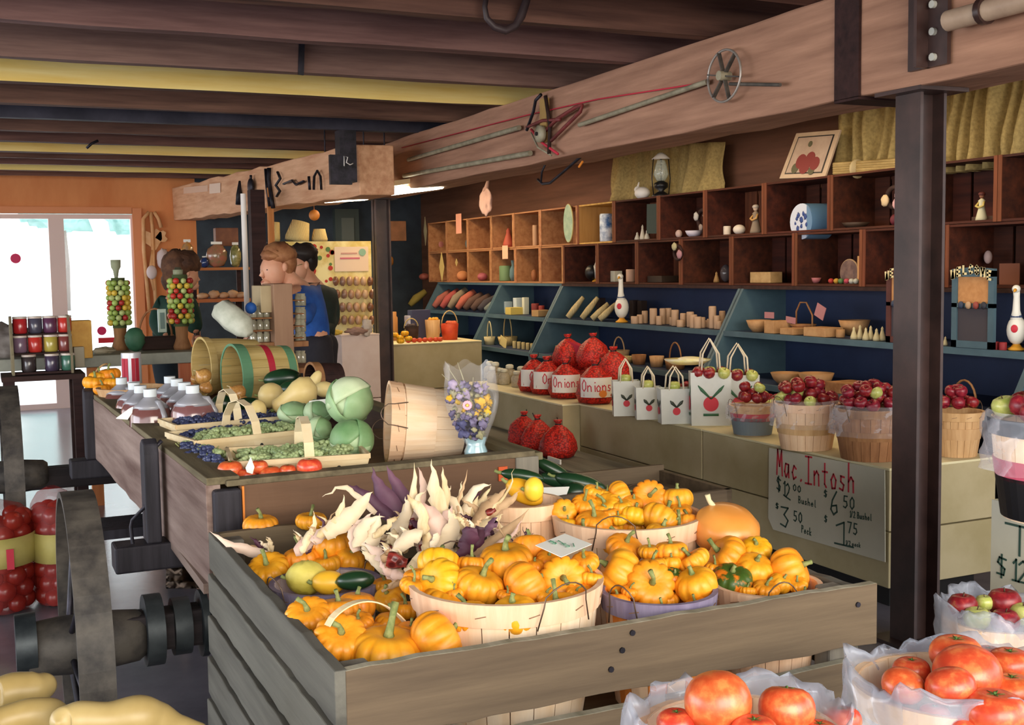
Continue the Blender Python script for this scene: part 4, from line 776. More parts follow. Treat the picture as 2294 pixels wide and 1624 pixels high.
# onions, squash, melons
M_ONI = mat('onion skin', '#b87a3c', '#d8a560', .3, 5, rnd=.1, spec=.6)
def onion_proto(m_):
    t = thing('onion', None, None); k = MB(); k.lathe([(.02, 0), (.5, .08), (.9, .42), (1, .8), (.88, 1.2), (.5, 1.52), (.18, 1.72), (.08, 1.95)], 24); local(k, 'bulb', m_, t)
    k = MB(); k.tube([(0, 0, 1.8), (.05, 0, 2.1), (.15, 0, 2.25)], [.1, .06, .03], 6); local(k, 'neck', M_STEMP, t); t['flat'] = .85; return t
ON = onion_proto(M_ONI)
for px, py, w, d, l in ((531, 880, 42, 5.2, 'large pale brown onion at the mouth of the green rimmed bushel'), (455, 843, 40, 5.75, 'brown onion at the mouth of the rear bushel'), (462, 868, 30, 5.6, 'small brown onion below the rear bushel'), (440, 850, 26, 5.85, 'small onion left of the rear bushel mouth'), (545, 897, 24, 5.1, 'small onion half hidden beside the large one')):
    sphereish(ON, px, py, w, d, l, None, (random.uniform(-1, 1), -.2, .6), 'onion', 'onion')
M_BUT = mat('butternut skin', '#d8ba74', '#ead493', .4, 3, spec=.45)
gourd(607, 886, 58, 58, 4.75, M_BUT, 'round pale yellow squash left of the butternut', 'squash', 'squash')
t = thing('butternut_squash', 'large pale butternut squash with its bulb to the upper right', 'squash', PD(640, 915, 4.6))
k = MB(); k.tube([PD(x, y, 4.55) for x, y in ((614, 918), (620, 914), (636, 904), (652, 893), (668, 884), (684, 877), (700, 872), (710, 870))], [.012, .034, .036, .04, .055, .062, .052, .01], 20); k.build('body', M_BUT, t)
k = MB(); k.tube([PD(x, y, 4.55) for x, y in ((614, 918), (607, 920))], .008, 6); k.build('stem', M_STEMG, t)
gourd(578, 920, 38, 50, 4.5, M_BUT, 'small upright yellow squash beside the dark grapes', 'squash', 'squash')
gourd(703, 856, 26, 58, 5.0, M_BUT, 'slim yellow crookneck squash standing by the brown basket', 'squash', 'squash', .5); gourd(727, 872, 44, 36, 4.9, M_BUT, 'short yellow squash in front of the brown basket', 'squash', 'squash')
gourd(633, 848, 86, 44, 5.5, M_DG, 'dark green watermelon against the bushel', 'watermelon', 'melon', -.1); gourd(655, 872, 60, 40, 5.1, M_DG, 'dark green squash behind the butternut', 'squash', 'squash')
gourd(498, 905, 50, 44, 4.9, M_DG, 'dark green squash behind the first tray handle', 'squash', 'squash'); gourd(558, 905, 60, 30, 4.95, M_DG, 'low dark green squash behind the tray handles', 'squash', 'squash')
M_CAB = mat('pale cabbage', '#98b888', '#cddcb4', .5, 3, bump=.3); M_CABD = mat('green cabbage leaf', '#6a9460', '#a4c292', .5, 3, bump=.3)
def cabbage(px, py, w, h, d, label, lean=0):
    r = w/2*d/FPX; c = settle(PD(px, py, d), r*.9, .03); t = thing('cabbage', label, 'cabbage', c-V((0, 0, r*.85))); k = MB(); k.ell(c, (r*.88, r*.88, r*.88*h/w), 26, 16, amp=.05, fr=2); k.build('heart', M_CAB, t)
    for i, (az, tl, ex) in enumerate(((lean, .35, 1.05), (lean+2.4, .5, 1.1), (lean-2.3, .45, 1.14))):
        ax = AR*cos(az)+V((0, 0, 1))*sin(az)-AF*(.15-.3*i); ax.normalize(); x, y, z = basis(ax, AF)
        def fn(u, v, x=x, y=y, z=z, ex=ex, i=i):
            th = v*1.5; ph = u*2*pi; rf = ex+.05*sin(ph*7+i)*v**3+.04*noise.noise(V((cos(ph), sin(ph), v*3+i))); q = (z*cos(th)+(x*cos(ph)+y*sin(ph))*sin(th))*r*.9*rf; q.z *= h/w; return c+q
        k = MB(); k.grid(fn, 30, 9); k.build('outer_leaf', M_CABD if i != 1 else M_CAB, t, solid=.002)
    return t
cabbage(785, 897, 108, 108, 3.98, 'largest pale cabbage with its face toward us, highest on the wagon', -.3); cabbage(786, 985, 100, 96, 3.82, 'green cabbage low in front of the largest one', 2.2)
cabbage(716, 962, 58, 60, 4.05, 'small pale cabbage left of the low green one', .5); cabbage(658, 925, 74, 54, 4.35, 'smooth pale blue green cabbage left of the blank white card', 1.5); cabbage(712, 922, 64, 56, 4.3, 'yellow green cabbage under the blank white card', .9)
q = [PD(x, y, 4.28) for x, y in ((693, 898), (735, 893), (736, 905), (692, 918))]; k = MB(); k.add(q+[p+V((0, .002, 0)) for p in q], [(0, 1, 2, 3), (7, 6, 5, 4), (0, 4, 5, 1), (1, 5, 6, 2), (2, 6, 7, 3), (3, 7, 4, 0)]); tag(k.build('price_card', M_PAPER), 'blank white card propped on the cabbages', 'card')
# dried flowers in a wrapped vase
c = PD(1066, 1010, 3.72); t = thing('flower_vase', 'small blue glass vase of dried flowers in clear wrap, beside the lying peach basket', 'vase', c-V((0, 0, .03)))
k = MB(); k.lathe([(.028, -.03), (.036, -.025), (.038, .0), (.03, .02), (.036, .045)], 18, MX.Translation(c), rib=lambda a, u: 1-.05*abs(cos(a*4))); k.build('glass_jar', mat('pale blue glass', '#8fb6c0', '#b8d4d8', .1, 5, spec=.8, coat=.6), t)
FC = [('#5c5470', '#857c98', 'purple'), ('#444468', '#646488', 'blue'), ('#d8a628', '#f0c84c', 'yellow'), ('#8a7aa0', '#c0b0c8', 'lilac'), ('#8f8a68', '#b8b28c', 'straw')]
rf = random.Random(11)
for i in range(130):
    u = rf.random(); py = 860+u*125; cx = 1046+12*u; hw = 46*sin(pi*min(1, .25+u*.72))**.7; px = cx+rf.uniform(-hw, hw); z = 3.68+rf.uniform(-.05, .05)
    if u > .6: ci = rf.choice((0, 1, 1, 0, 4))
    elif .25 < u < .55: ci = rf.choice((2, 2, 0, 4, 0))
    else: ci = rf.choice((3, 4, 4, 0, 3))
    a = PD(px, py, z); k = MB(); k.ell(a, rf.uniform(.007, .014), 8, 6, amp=1.1, fr=60); k.build('flower', mat(FC[ci][2]+' dried flower', FC[ci][0], FC[ci][1], .8, 30), t)
a = PD(1047, 908, 3.6); k = MB()
for i in range(12): an = 2*pi*i/12; k.ell(a+AR*cos(an)*.01+V((0, 0, 1))*sin(an)*.01, (.006, .003, .006), 6, 5)
k.build('daisy', mat('pink daisy', '#f0b8c8', rough=.7), t); k = MB(); k.ell(a-AF*.004, .005, 8, 6); k.build('daisy_eye', mat('daisy eye', '#f0d060', rough=.7), t)
for i, (x, y) in enumerate(((1003, 822), (1025, 812), (1032, 830), (990, 838), (1060, 845), (1012, 850), (1085, 850))):
    k = MB(); k.tube([PD(1045, 905, 3.7), PD((x+1045)/2+6, (y+905)/2, 3.7), PD(x, y, 3.7)], [.002, .0018, .001], 5); k.build('dry_twig', mat('dry twig', '#b0a888', rough=.8), t)
k = MB(); Mx = MX.Translation(c)
def wrapf(u, v):
    ph = u*2*pi; h_ = v*.26; r_ = .03+.055*sin(min(1, v*1.25)*pi*.62)*(1+.12*sin(ph*5+v*4)); ax = c+V((-.0, 0, .02+h_))-AR*.02*v; return ax+V((cos(ph)*r_, sin(ph)*r_, .012*sin(ph*6)*v))
k.grid(wrapf, 36, 10); k.build('clear_wrap', film('clear wrap', '#ffffff', .05, .15), t)

# ================================================================ beige display boxes
M_BEIGE = mat('beige painted board', '#a3966f', '#b5a885', .65, 2.5, bump=.08); M_BTOP = mat('pale box top', '#cfc59a', '#e0d7b0', .6, 3)
def dbox(label, x0, x1, y0, y1, z0, z1, mt=M_BEIGE, top=M_BTOP, seam=True):
    t = thing('display_box', label, 'display stand', ((x0+x1)/2, (y0+y1)/2, 0)); zm = z0+(z1-z0)*.47
    if z0 > .02: k = MB(); k.bb((x0+.06, y0+.06, 0), (x1-.06, y1-.02, z0)); k.build('plinth', mat('black plinth', '#0d0b0c', rough=.8), t)
    k = MB(); k.bb((x0, y0, z0), (x1, y1, zm-.003)); k.build('lower_box', mt, t, bev=.004)
    k = MB(); k.bb((x0, y0, zm+.003), (x1, y1, z1-.012)); k.build('upper_box', mt, t, bev=.004)
    k = MB(); k.bb((x0-.006, y0-.006, z1-.012), (x1, y1, z1)); k.build('box_top', top, t, bev=.003)
    return t
S1 = dbox('beige apple stand box with the large price sheet, nearest the near post', 3.5, 4.12, 3.76, 5.165, .1, .625)
S2 = dbox('beige apple stand box carrying the paper apple bags', 3.5, 4.12, 5.175, 6.56, .1, .625)
S3 = dbox('beige stand box farther left carrying the red onion bags', 3.38, 4.12, 6.57, 8.3, .0, .625)
S4 = dbox('beige box with baskets and gourds on top, just right of the far post', 3.43, 4.36, 10.15, 10.95, .0, .82)
S5 = dbox('pinkish white box left of the far post by the man in the dark jacket', 2.64, 2.96, 9.0, 9.3, .0, .99, mat('pinkish board', '#d9bfb0', '#e6d2c6', .6, 3), mat('pinkish board', '#d9bfb0'))
t = thing('low_platform', 'low grey platform on the floor in front of the onion bag stand', 'platform', (3.15, 6.6, 0))
k = MB(); k.bb((2.98, 5.62, .3), (3.36, 7.7, .36)); k.build('platform_top', W_GREYY, t); k = MB(); k.bb((3.06, 5.7, 0), (3.34, 7.6, .3)); k.build('platform_base', W_DARK, t)
# hand written price sheet on the stand front
SX = 3.492
def sp(px, py): return PX(px, py, SX)
t = thing('price_sheet', 'large white sheet hand lettered Mac Intosh with four prices on the stand front', 'sign', sp(1850, 1190))
k = MB(); c4 = [sp(1724, 1003), sp(1983, 1052), sp(1984, 1259), sp(1733, 1186), sp(1722, 1160)]; n_ = V((-.003, 0, 0))
k.add(c4+[p+n_ for p in c4], [(0, 1, 2, 3, 4), (9, 8, 7, 6, 5)]+[(i, i+5, (i+1) % 5+5, (i+1) % 5) for i in range(5)]); k.build('sheet', mat('poster paper', '#bdbaa6', '#c9c6b4', .8, 3), t)
M_REDP = mat('red marker', '#b83240', rough=.7); M_GRNP = mat('dark green marker', '#2f4a40', rough=.7)
def pen(tx, a, b, hp, mt, pw, name='lettering', gap=.35):
    """text from pixel a to pixel b (baseline), letters hp pixels high"""
    A, B_ = sp(*a), sp(*b); n = sum((.5 if c in '. il1' else 1) for c in tx); W_ = (B_-A).length; w = W_/(n*(1+gap)-gap*.5)
    H_ = abs(sp(a[0], a[1]-hp).z-A.z); k = MB(); write(k, tx, A+V((-.0035, 0, 0)), B_-A, V((0, 0, 1)), w, H_, pw, gap, nrm=V((-1, 0, 0))); k.build(name, mt, t)
pen('Mac.', (1742, 1062), (1798, 1078), 56, M_REDP, .009); pen('Intosh', (1806, 1082), (1918, 1104), 60, M_REDP, .009)
pen('$12', (1741, 1096), (1774, 1122), 32, M_GRNP, .007); pen('00', (1778, 1098), (1797, 1104), 14, M_GRNP, .005); pen('Bushel', (1790, 1126), (1828, 1136), 15, M_GRNP, .004)
pen('$', (1847, 1112), (1856, 1114), 15, M_GRNP, .005); pen('6', (1860, 1150), (1884, 1156), 52, M_GRNP, .008); pen('50', (1890, 1136), (1918, 1142), 26, M_GRNP, .006); pen('1/2 Bushel', (1905, 1158), (1953, 1166), 14, M_GRNP, .0035)
pen('$', (1739, 1138), (1747, 1140), 12, M_GRNP, .005); pen('3', (1748, 1176), (1774, 1184), 44, M_GRNP, .008); pen('50', (1779, 1166), (1800, 1172), 22, M_GRNP, .006); pen('Peck', (1797, 1192), (1820, 1200), 16, M_GRNP, .004)
pen('$', (1848, 1168), (1856, 1170), 14, M_GRNP, .005); pen('1', (1858, 1213), (1892, 1221), 50, M_GRNP, .008); pen('75', (1900, 1192), (1924, 1199), 24, M_GRNP, .006); pen('1/2 peck', (1896, 1220), (1930, 1226), 10, M_GRNP, .003)

# ================================================================ apples
M_APP = mat('apple skin', '#7c1826', '#b0a850', .35, 1.6, rnd=.12, spec=.45, contrast=(.45, .78), c3='#9c2c34'); M_APG = mat('green apple skin', '#a8b452', '#c9c87a', .3, 2, rnd=.12, spec=.5)
def apple_proto(m_):
    t = thing('apple', None, None); k = MB(); pr = [(.05, .2), (.3, .06), (.55, .05), (.85, .35), (1, .85), (.96, 1.2), (.75, 1.52), (.45, 1.63), (.2, 1.5), (.03, 1.38)]
    k.lathe(pr, 24, rib=lambda a, u: 1+.03*cos(a*5)*(1-u)); local(k, 'body', m_, t); k = MB(); k.tube([(0, 0, 1.35), (.05, 0, 1.6), (.12, 0, 1.8)], .05, 5); local(k, 'stem', mat('apple stem', '#4a3420'), t); t['flat'] = .85; return t
AP, APG = apple_proto(M_APP), apple_proto(M_APG)
def mound(protos, c, R, z, r_, label, group, name='apple', cat='apple', dome=.07, green=.12, arc=None):
    """apples filling a basket top: hexagonal rings on a low dome, plus one layer on top"""
    r = r_*.88; rr = random.Random(len(label)*7+int(R*1000)); n = int(2*R/(r*1.75))+1; pts = []
    for lay, (sh, zz) in enumerate(((0, 0), (.5, r*1.25))):
        Rl = R-r*.95-lay*r*1.1
        for i in range(-n, n+1):
            for j in range(-n, n+1):
                x = (i+sh+(j % 2)*.5)*r*1.95; y = (j+sh*.6)*r*1.72
                if x*x+y*y <= Rl*Rl: pts.append((x, y, z+zz+dome*max(0, 1-(x*x+y*y)/(R*R))-r*.5))
    for x, y, zz in pts:
        p = protos[1] if rr.random() < green and len(protos) > 1 else protos[0]
        sc = r*rr.uniform(.94, 1.04); dup(p, name, label, cat, (c[0]+x+rr.uniform(-.1, .1)*r, c[1]+y+rr.uniform(-.1, .1)*r, zz-r*.5), (rr.uniform(-.7, .7), rr.uniform(-.7, .7), rr.uniform(0, 6.3)), sc, group)
def bag_liner(c, R, z, h, label, drop=.6, flare=.012):
    k = MB()
    def fn(u, v):
        a = u*2*pi; zz = z+.02-h*drop*v; r_ = R+flare+.008*sin(a*9+v*5)*(.3+v)+.012*noise.noise(V((cos(a)*2, sin(a)*2, v*4)))
        if v < .1: r_ -= .01*(1-v*10)
        return V((c[0]+cos(a)*r_, c[1]+sin(a)*r_, zz))
    k.grid(fn, 60, 10); return tag(k.build('plastic_bag', film('bag film', '#f6f6ff', .08, .15)), label, 'plastic bag')
def stand_basket(px, py_bot, wtop, D_, hpx, wood_c, rim_c, label, short, bands=(), liner=None, **kw):
    c = PZ(px, py_bot, .625); D_ = AF.dot(c-EYE); R = wtop/2*D_/FPX; h = hpx*D_/FPX*1.0; cc = V((c.x, c.y, .626)) + V((c.x, c.y, 0)).normalized()*R*.75
    bushel('bushel_basket', label, cc, R, h, wood_c, rim_c, bands=bands, **kw); mound((AP, APG), cc, R, .626+h, .034, 'red and green apple heaped in the %s' % short, 'apples in the '+short)
    if liner: bag_liner(cc, R, .626+h, h, liner)
    return cc, R, h
stand_basket(1686, 978, 104, 4.9, 66, W_TAN, W_TAN, 'bushel of apples with a red band, leftmost of the four bushels on the stand', 'red banded bushel', bands=((.5, .05, M_RED), (.02, .09, mat('slate base band', '#6f7a80'))), liner='clear plastic bag hanging over the red banded apple bushel')
stand_basket(1806, 1012, 146, 4.6, 104, W_PEACH, W_PEACH, 'light tan bushel of apples wrapped in clear plastic, above the price sheet', 'light tan bushel', bands=((.35, .05, W_TAN),), liner='clear shiny plastic wrapped round the light tan apple bushel')
stand_basket(1948, 1036, 164, 4.35, 116, W_BROWN, W_BROWN, 'brown bushel of apples in plastic at the stand corner, left of the near post', 'brown corner bushel', bands=((.4, .04, W_BROWN),), liner='clear plastic wrapped round the brown corner apple bushel')
c_, R_, h_ = stand_basket(2140, 1026, 118, 4.6, 100, W_TAN, W_TAN, 'honey coloured bushel of apples just right of the near post', 'bushel right of the post', bands=((.4, .05, W_TAN),))
# apples spread behind the bushels
k = MB(); k.bb((4.12, 4.5, .0), (4.45, 6.5, .66)); tag(k.build('apple_bench', W_DARK), 'dark low bench behind the stand bearing loose apples', 'bench')
rr = random.Random(21)
for i in range(26):
    for j in range(3):
        y = 4.6+i*.073; x = 4.1+j*.075
        dup(AP if rr.random() > .25 else APG, 'apple', 'apple in the loose row behind the bushels on the stand', 'apple', (x+.04, y+rr.uniform(-.01, .01), .665+rr.uniform(0, .02)), (rr.uniform(-.8, .8), rr.uniform(-.8, .8), rr.uniform(0, 6)), .035, 'loose apples behind the bushels')
# paper apple bags
M_TOTE = mat('waxed paper bag', '#c2c4bc', '#d4d5ce', .35, 4); M_TOTEG = mat('green checked bag side', '#8fa596', '#b8c4b8', .4, 60, 'voro')
M_ROPE = mat('paper handle', '#d8c8a8', '#ece0c8', .7, 8); M_APR = mat('printed apple red', '#c42838', rough=.5); M_LEAFD = mat('printed leaves', '#3b4238', rough=.5)
def tote(px, py, w, hpx, rz, label, art=0, fill=AP):
    c = PZ(px, py, .625); D_ = AF.dot(c-EYE); W_ = w*D_/FPX; H_ = hpx*D_/FPX; dp = W_*.62; t = thing('apple_tote', label, 'bag', (c.x, c.y, .626), rz)
    k = MB(); a, b = W_/2, dp/2; o = 1.06
    pts = [(-a, -b, 0), (a, -b, 0), (a, b, 0), (-a, b, 0), (-a*o, -b*o, H_), (a*o, -b*o, H_), (a*o, b*o, H_), (-a*o, b*o, H_)]
    k.add(pts, [(3, 2, 1, 0), (0, 1, 5, 4), (2, 3, 7, 6), (3, 0, 4, 7)], 0); k.add(pts, [(1, 2, 6, 5)], 1); local(k, 'paper_body', [M_TOTE, M_TOTEG if art == 0 else M_TOTE], t, solid=.003)
    for s in (-1, 1):
        k = MB(); k.tube([(-a*.5, s*b, H_*.96), (-a*.42, s*b, H_*1.35), (0, s*b*.6, H_*1.62), (a*.42, s*b, H_*1.35), (a*.5, s*b, H_*.96)], .005, 6); local(k, 'bag_handle', M_ROPE, t)
    for face, (ux, o_) in enumerate(((V((1, 0, 0)), V((0, -b*1.03-.003, 0))),)+(((V((0, -1, 0)), V((-a*1.03-.003, 0, 0))),))):
        k = MB(); nn = o_.normalized(); ct = o_+V((0, 0, H_*.36)); rr_ = W_*.13 if art == 0 else W_*.2
        if art == 1: k.lathe([(rr_*.55, 0), (rr_, 0), (rr_, .002), (rr_*.55, .002)], 22, MX.Translation(ct+V((0, 0, H_*.05))) @ nn.to_track_quat('Z', 'Y').to_matrix().to_4x4(), sm=False)
        else: k.cyl(ct, ct+nn*.002, rr_, n=20)
        local(k, 'printed_apple', M_APR, t); k = MB()
        for q in (-1, 1): k.ribbon([ct+V((0, 0, rr_))+nn*.001, ct+ux*q*rr_*1.2+V((0, 0, rr_*2.2))+nn*.001, ct+ux*q*rr_*1.7+V((0, 0, rr_*2.8))+nn*.001], [.008, .018, .004], nn, .001)
        if art == 1: k.ribbon([ct+ux*-rr_+V((0, 0, -rr_*1.1))+nn*.001, ct+ux*rr_+V((0, 0, -rr_*1.1))+nn*.001], .014, nn, .001)
        local(k, 'printed_leaves', M_LEAFD if art == 0 else mat('printed green', '#3f6a4c'), t)
    R3 = Euler((0, 0, rz)).to_matrix(); r = .034
    for i in range(-1, 2):
        for j in range(-1, 1 if dp < .14 else 2):
            if abs(i*.064) < a-.02 and abs((j+.0)*.06) < b: q = R3 @ V((i*.062, j*.058, 0)); dup(fill if (i+j) % 3 else APG, 'apple', 'apple on top of the '+label.split(',')[0][:60], 'apple', (c.x+q.x, c.y+q.y, .626+H_*.9), (.3*i, .4*j, i), r, 'apples in paper bags')
tote(1402, 930, 56, 78, -.42, 'white paper apple bag with handles, leftmost on the stand', fill=AP)
tote(1452, 938, 54, 72, -.42, 'white paper apple bag, second from the left')
tote(1511, 947, 66, 78, -.35, 'white paper apple bag with checked side, third and nearest')
tote(1590, 950, 84, 118, -.5, 'larger white bag with red apple ring print, fourth', 1); tote(1652, 948, 84, 110, -.5, 'larger white bag with red print, half hidden by the banded bushel', 1)
k = MB(); c = PX(1540, 815, 4.1); k.lathe([(.1, 0), (.14, .02), (.15, .03)], 20, MX.Translation(c)); k.ell(c+V((0, -.05, .03)), (.08, .12, .02)); tag(k.build('foil_package', mat('yellow white package', '#e4dc70', '#e8e4d0', .4, 6)), 'yellow and white package behind the paper apple bags', 'package')
# onion bags
M_NET = mat('red mesh bag', '#d22c20', '#8c1c16', .5, 9, 'voro', bump=.6); M_NETL = mat('white bag label', '#e2ddd4', rough=.6); M_TIE = mat('black tie', '#1c1a1a')
def netbag_proto():
    t = thing('onion_bag', None, None); k = MB(); rr = random.Random(9)
    k.lathe([(.3, 0), (.75, .05), (.95, .5), (.9, 1.0), (.72, 1.5), (.38, 1.9), (.14, 2.1), (.12, 2.16), (.2, 2.3), (.22, 2.4)], 26, rib=lambda a, u: 1+.07*sin(a*5+u*7)+.05*sin(a*3-u*9)); local(k, 'mesh_net', M_NET, t)
    k = MB(); k.cyl((0, 0, 2.08), (0, 0, 2.16), .17, n=10); k.tube([(.15, 0, 2.12), (.3, 0, 2.3), (.34, .05, 2.5)], .03, 5); local(k, 'tie', M_TIE, t); return t
NB = netbag_proto(); USED.add(NB)
def label_band(t_, z0, z1, r, txt, a0, a1):
    k = MB(); n = 12; vs = []; fs = []
    for i in range(n+1):
        a = a0+(a1-a0)*i/n
        for z in (z0, z1): vs.append((cos(a)*r, sin(a)*r, z)); vs.append((cos(a)*(r+.02), sin(a)*(r+.02), z))
    for i in range(n): o = i*4; fs += [(o+1, o+5, o+7, o+3), (o, o+2, o+6, o+4), (o+2, o+3, o+7, o+6), (o, o+4, o+5, o+1)]
    k.add(vs, fs); local(k, 'bag_label', M_NETL, t_)
    k = MB(); m_ = MB(); am = (a0+a1)/2; write(m_, txt, (0, 0, 0), (1, 0, 0), (0, 1, 0), .24, .62, .052, .2, nrm=V((0, 0, 1)))
    w_ = max(v.x for v in m_.v)
    k.add([((r+.025+v.z*.3)*cos(am+(v.x-w_/2)/r), (r+.025+v.z*.3)*sin(am+(v.x-w_/2)/r), (z0+z1)/2-.2+v.y) for v in m_.v], m_.f); local(k, 'bag_lettering', M_APR, t_)
aw = math.atan2(-.91, -.42)
for i, (px, py, z, x, l, tx) in enumerate(((1196, 872, .626, 3.5, 'leftmost red onion bag in the front row on the stand', 'On'), (1225, 878, .626, 3.5, 'second red onion bag with partly hidden label', 'On'), (1268, 885, .626, 3.5, 'red onion bag with the full Onions label, front row middle', 'Onions'), (1336, 892, .626, 3.52, 'rightmost front red onion bag with an orange spot under its label', 'Onions'),
      (1232, 835, .626, 3.72, 'red onion bag in the second row, left', ''), (1290, 838, .626, 3.74, 'red onion bag in the second row, middle', ''), (1345, 845, .626, 3.74, 'red onion bag in the second row, right', ''), (1270, 805, .8, 3.7, 'red onion bag piled on top, left', ''), (1325, 800, .82, 3.72, 'red onion bag piled highest', ''), (1372, 820, .74, 3.75, 'red onion bag at the right end of the pile', ''))):
    c = PX(px, py, x); s = .122 if i != 3 else .13; o = dup(NB, 'onion_bag', l, 'bag of onions', (x+.07, c.y+(.14 if i < 4 else .1), z), (random.uniform(-.1, .1), random.uniform(-.1, .1), random.uniform(0, .3)), (s, s, s*(.9 if i < 4 else .8)))
    if tx: o.rotation_euler = (0, 0, 0); label_band(o, .42, 1.5, 1.0, tx, aw-.85, aw+.85)
    if i == 3: k = MB(); k.cyl((cos(aw+.3)*1.0, sin(aw+.3)*1.0, .62), (cos(aw+.3)*1.05, sin(aw+.3)*1.05, .62), .2, n=14); local(k, 'orange_print', M_ORB, o)
k = MB(); c = PX(1296, 786, 3.8); k.box(c, (.06, .18, .09), (.3, 0, .4)); tag(k.build('red_packet', M_RED), 'red shiny packet lying on top of the onion bag pile', 'packet')
for i, (px, py, y) in enumerate(((1162, 1008, 6.75), (1192, 1012, 6.5), (1238, 1022, 6.12))):
    c = PX(px, py, 3.1); dup(NB, 'onion_bag', ('left', 'middle', 'right')[i]+' red onion bag on the low platform', 'bag of onions', (3.14, c.y, .36), random.uniform(0, 2), (.1, .12, .095))
    k = MB(); k.box(PX(px+4, py+14, 3.03)+V((0, 0, .01)), (.01, .16, .035)); tag(k.build('bag_label', M_NETL), 'white label strip under the %s onion bag of the low platform' % ('left', 'middle', 'right')[i], 'label')
# white capped bottles
bp = thing('garlic_bottle', None, None); k = MB(); k.lathe([(.9, 0), (1, .1), (1, 1.5), (.8, 1.9), (.4, 2.1), (.38, 2.2)], 16); local(k, 'bottle_body', mat('pale liquid bottle', '#b0a58e', '#c4bba6', .3, 3), bp)
k = MB(); k.lathe([(.5, 2.15), (.62, 2.2), (.62, 2.6), (.4, 2.75), (.01, 2.8)], 14); local(k, 'bottle_cap', mat('creamy cap', '#dcdccb', rough=.5), bp)
for i, (px, py) in enumerate(((1098, 826), (1122, 832), (1142, 815), (1158, 834), (1168, 818), (1110, 814), (1130, 848), (1104, 850), (1160, 852), (1188, 812))):
    c = PX(px, py+30, 3.6+(.1 if py < 830 else 0)); dup(bp, 'garlic_bottle', 'small white capped bottle standing left of the onion bags', 'bottle', (c.x, c.y, .626), i, .043 if py > 830 else .05, 'white capped bottles by the onion bags')

# ================================================================ wall unit: blue shelf bays
M_BLU = mat('slate blue paint', '#3f5763', '#4c6672', .55, 4); M_NAVY = mat('navy back board', '#1d2a48', '#2a3a5c', .6, 1.2)
BX = [4.0, 6.6, 9.3, 10.65, 12.4]
for i in range(4):
    y0, y1 = BX[i], BX[i+1]; t = thing('shelf_bay', 'slanted blue shelf bay %s' % ('behind the near post, with the chalkboards and wooden bowls', 'in the middle, with the white goose and wooden cylinders', 'narrow, with small handled baskets', 'farthest, with red and brown yarn skeins')[i], 'shelf', (4.9, (y0+y1)/2, 0))
    for y in (y0+.012, y1-.012):
        k = MB(); k.prism([(4.5, 0), (5.18, 0), (5.18, 1.355), (4.8, 1.355), (4.46, .74)], -.02, .02, lambda u, v, w_, y=y: V((u, y+w_, v))); k.build('side_panel', M_BLU, t)
    for z, x in ((1.05, 4.63), (.745, 4.47), (.3, 4.47)):
        k = MB(); k.bb((x+.015, y0+.03, z-.02), (5.16, y1-.03, z)); k.build('shelf_board', M_NAVY, t); k = MB(); k.bb((x-.008, y0+.03, z-.032), (x+.015, y1-.03, z+.004)); k.build('shelf_lip', M_BLU, t)
    k = MB(); k.bb((4.79, y0, 1.335), (5.18, y1, 1.358)); k.build('bay_top', W_DARK if i < 2 else M_BLU, t)
    k = MB(); k.bb((5.15, y0, 0), (5.17, y1, 1.33)); k.build('back_board', M_NAVY, t)
# ---------------------------------------------------------------- crates stacked on it
W_PINE = wood('orange pine', '#8c5c3c', '#b08058', 'y', .65, 4, rnd=.1); W_CR = wood('dark red crate wood', '#2e1610', '#55291a', 'y', .7, 4, rnd=.1); W_CRE = wood('crate end edge', '#4f2a1a', '#7c472e', 'z', .7, 4, rnd=.1); W_HON = wood('honey crate slats', '#a87c3c', '#c89c58', 'z', .7, 4)
NTH = ('first', 'second', 'third', 'fourth', 'fifth', 'sixth', 'seventh', 'eighth', 'ninth', 'tenth', 'eleventh', 'twelfth', 'thirteenth', 'fourteenth')
def wcrate(y0, y1, z0, z1, wd, ed, bk, label):
    t = thing('wooden_crate', label, 'crate', (4.97, (y0+y1)/2, z0)); g_ = .004
    for zz, nm in ((z0, 'bottom_board'), (z1-.014, 'top_board')): k = MB(); k.bb((4.8, y0+g_, zz), (5.14, y1-g_, zz+.013)); k.build(nm, [wd], t)
    for yy in (y0+g_, y1-g_-.02): k = MB(); k.bb((4.8, yy, z0+.014), (5.14, yy+.02, z1-.014)); k.build('end_board', wd, t); k = MB(); k.bb((4.795, yy-.002, z0), (4.8, yy+.022, z1)); k.build('end_edge', ed, t)
    k = MB(); n = 4; w_ = (y1-y0)/n
    for i in range(n): k.bb((5.13, y0+w_*i+.008, z0+.014), (5.14, y0+w_*(i+1)-.012, z1-.014))
    k.build('back_slats', bk, t); return t
lo = [12.7, 12.1, 11.5, 10.9, 10.3, 9.75, 9.28, 8.65, 8.0, 7.36, 6.72, 6.03, 5.4, 4.75, 4.1]; hi = [12.7, 12.11, 11.5, 10.87, 10.33, 9.74, 9.0, 8.36, 7.67, 7.04, 6.35, 5.69, 5.05, 4.4, 3.8]
for nm, L_, z0 in (('lower', lo, 1.36), ('upper', hi, 1.702)):
    for i in range(14):
        pine = i < 6 if nm == 'lower' else i < 6
        bk = W_HON if (nm == 'upper' and i == 6) else (W_PINE if pine else (W_CRE if (nm, i) in (('upper', 7), ('upper', 9), ('lower', 8)) else W_CR))
        wcrate(L_[i+1], L_[i], z0, z0+.34, W_PINE if pine else (W_HON if (nm, i) == ('upper', 6) else W_CR), W_PINE if pine else W_CRE, bk, '%s wooden crate, %s from the left in the %s row of the wall display' % ('orange pine' if pine else 'dark', NTH[i], nm))

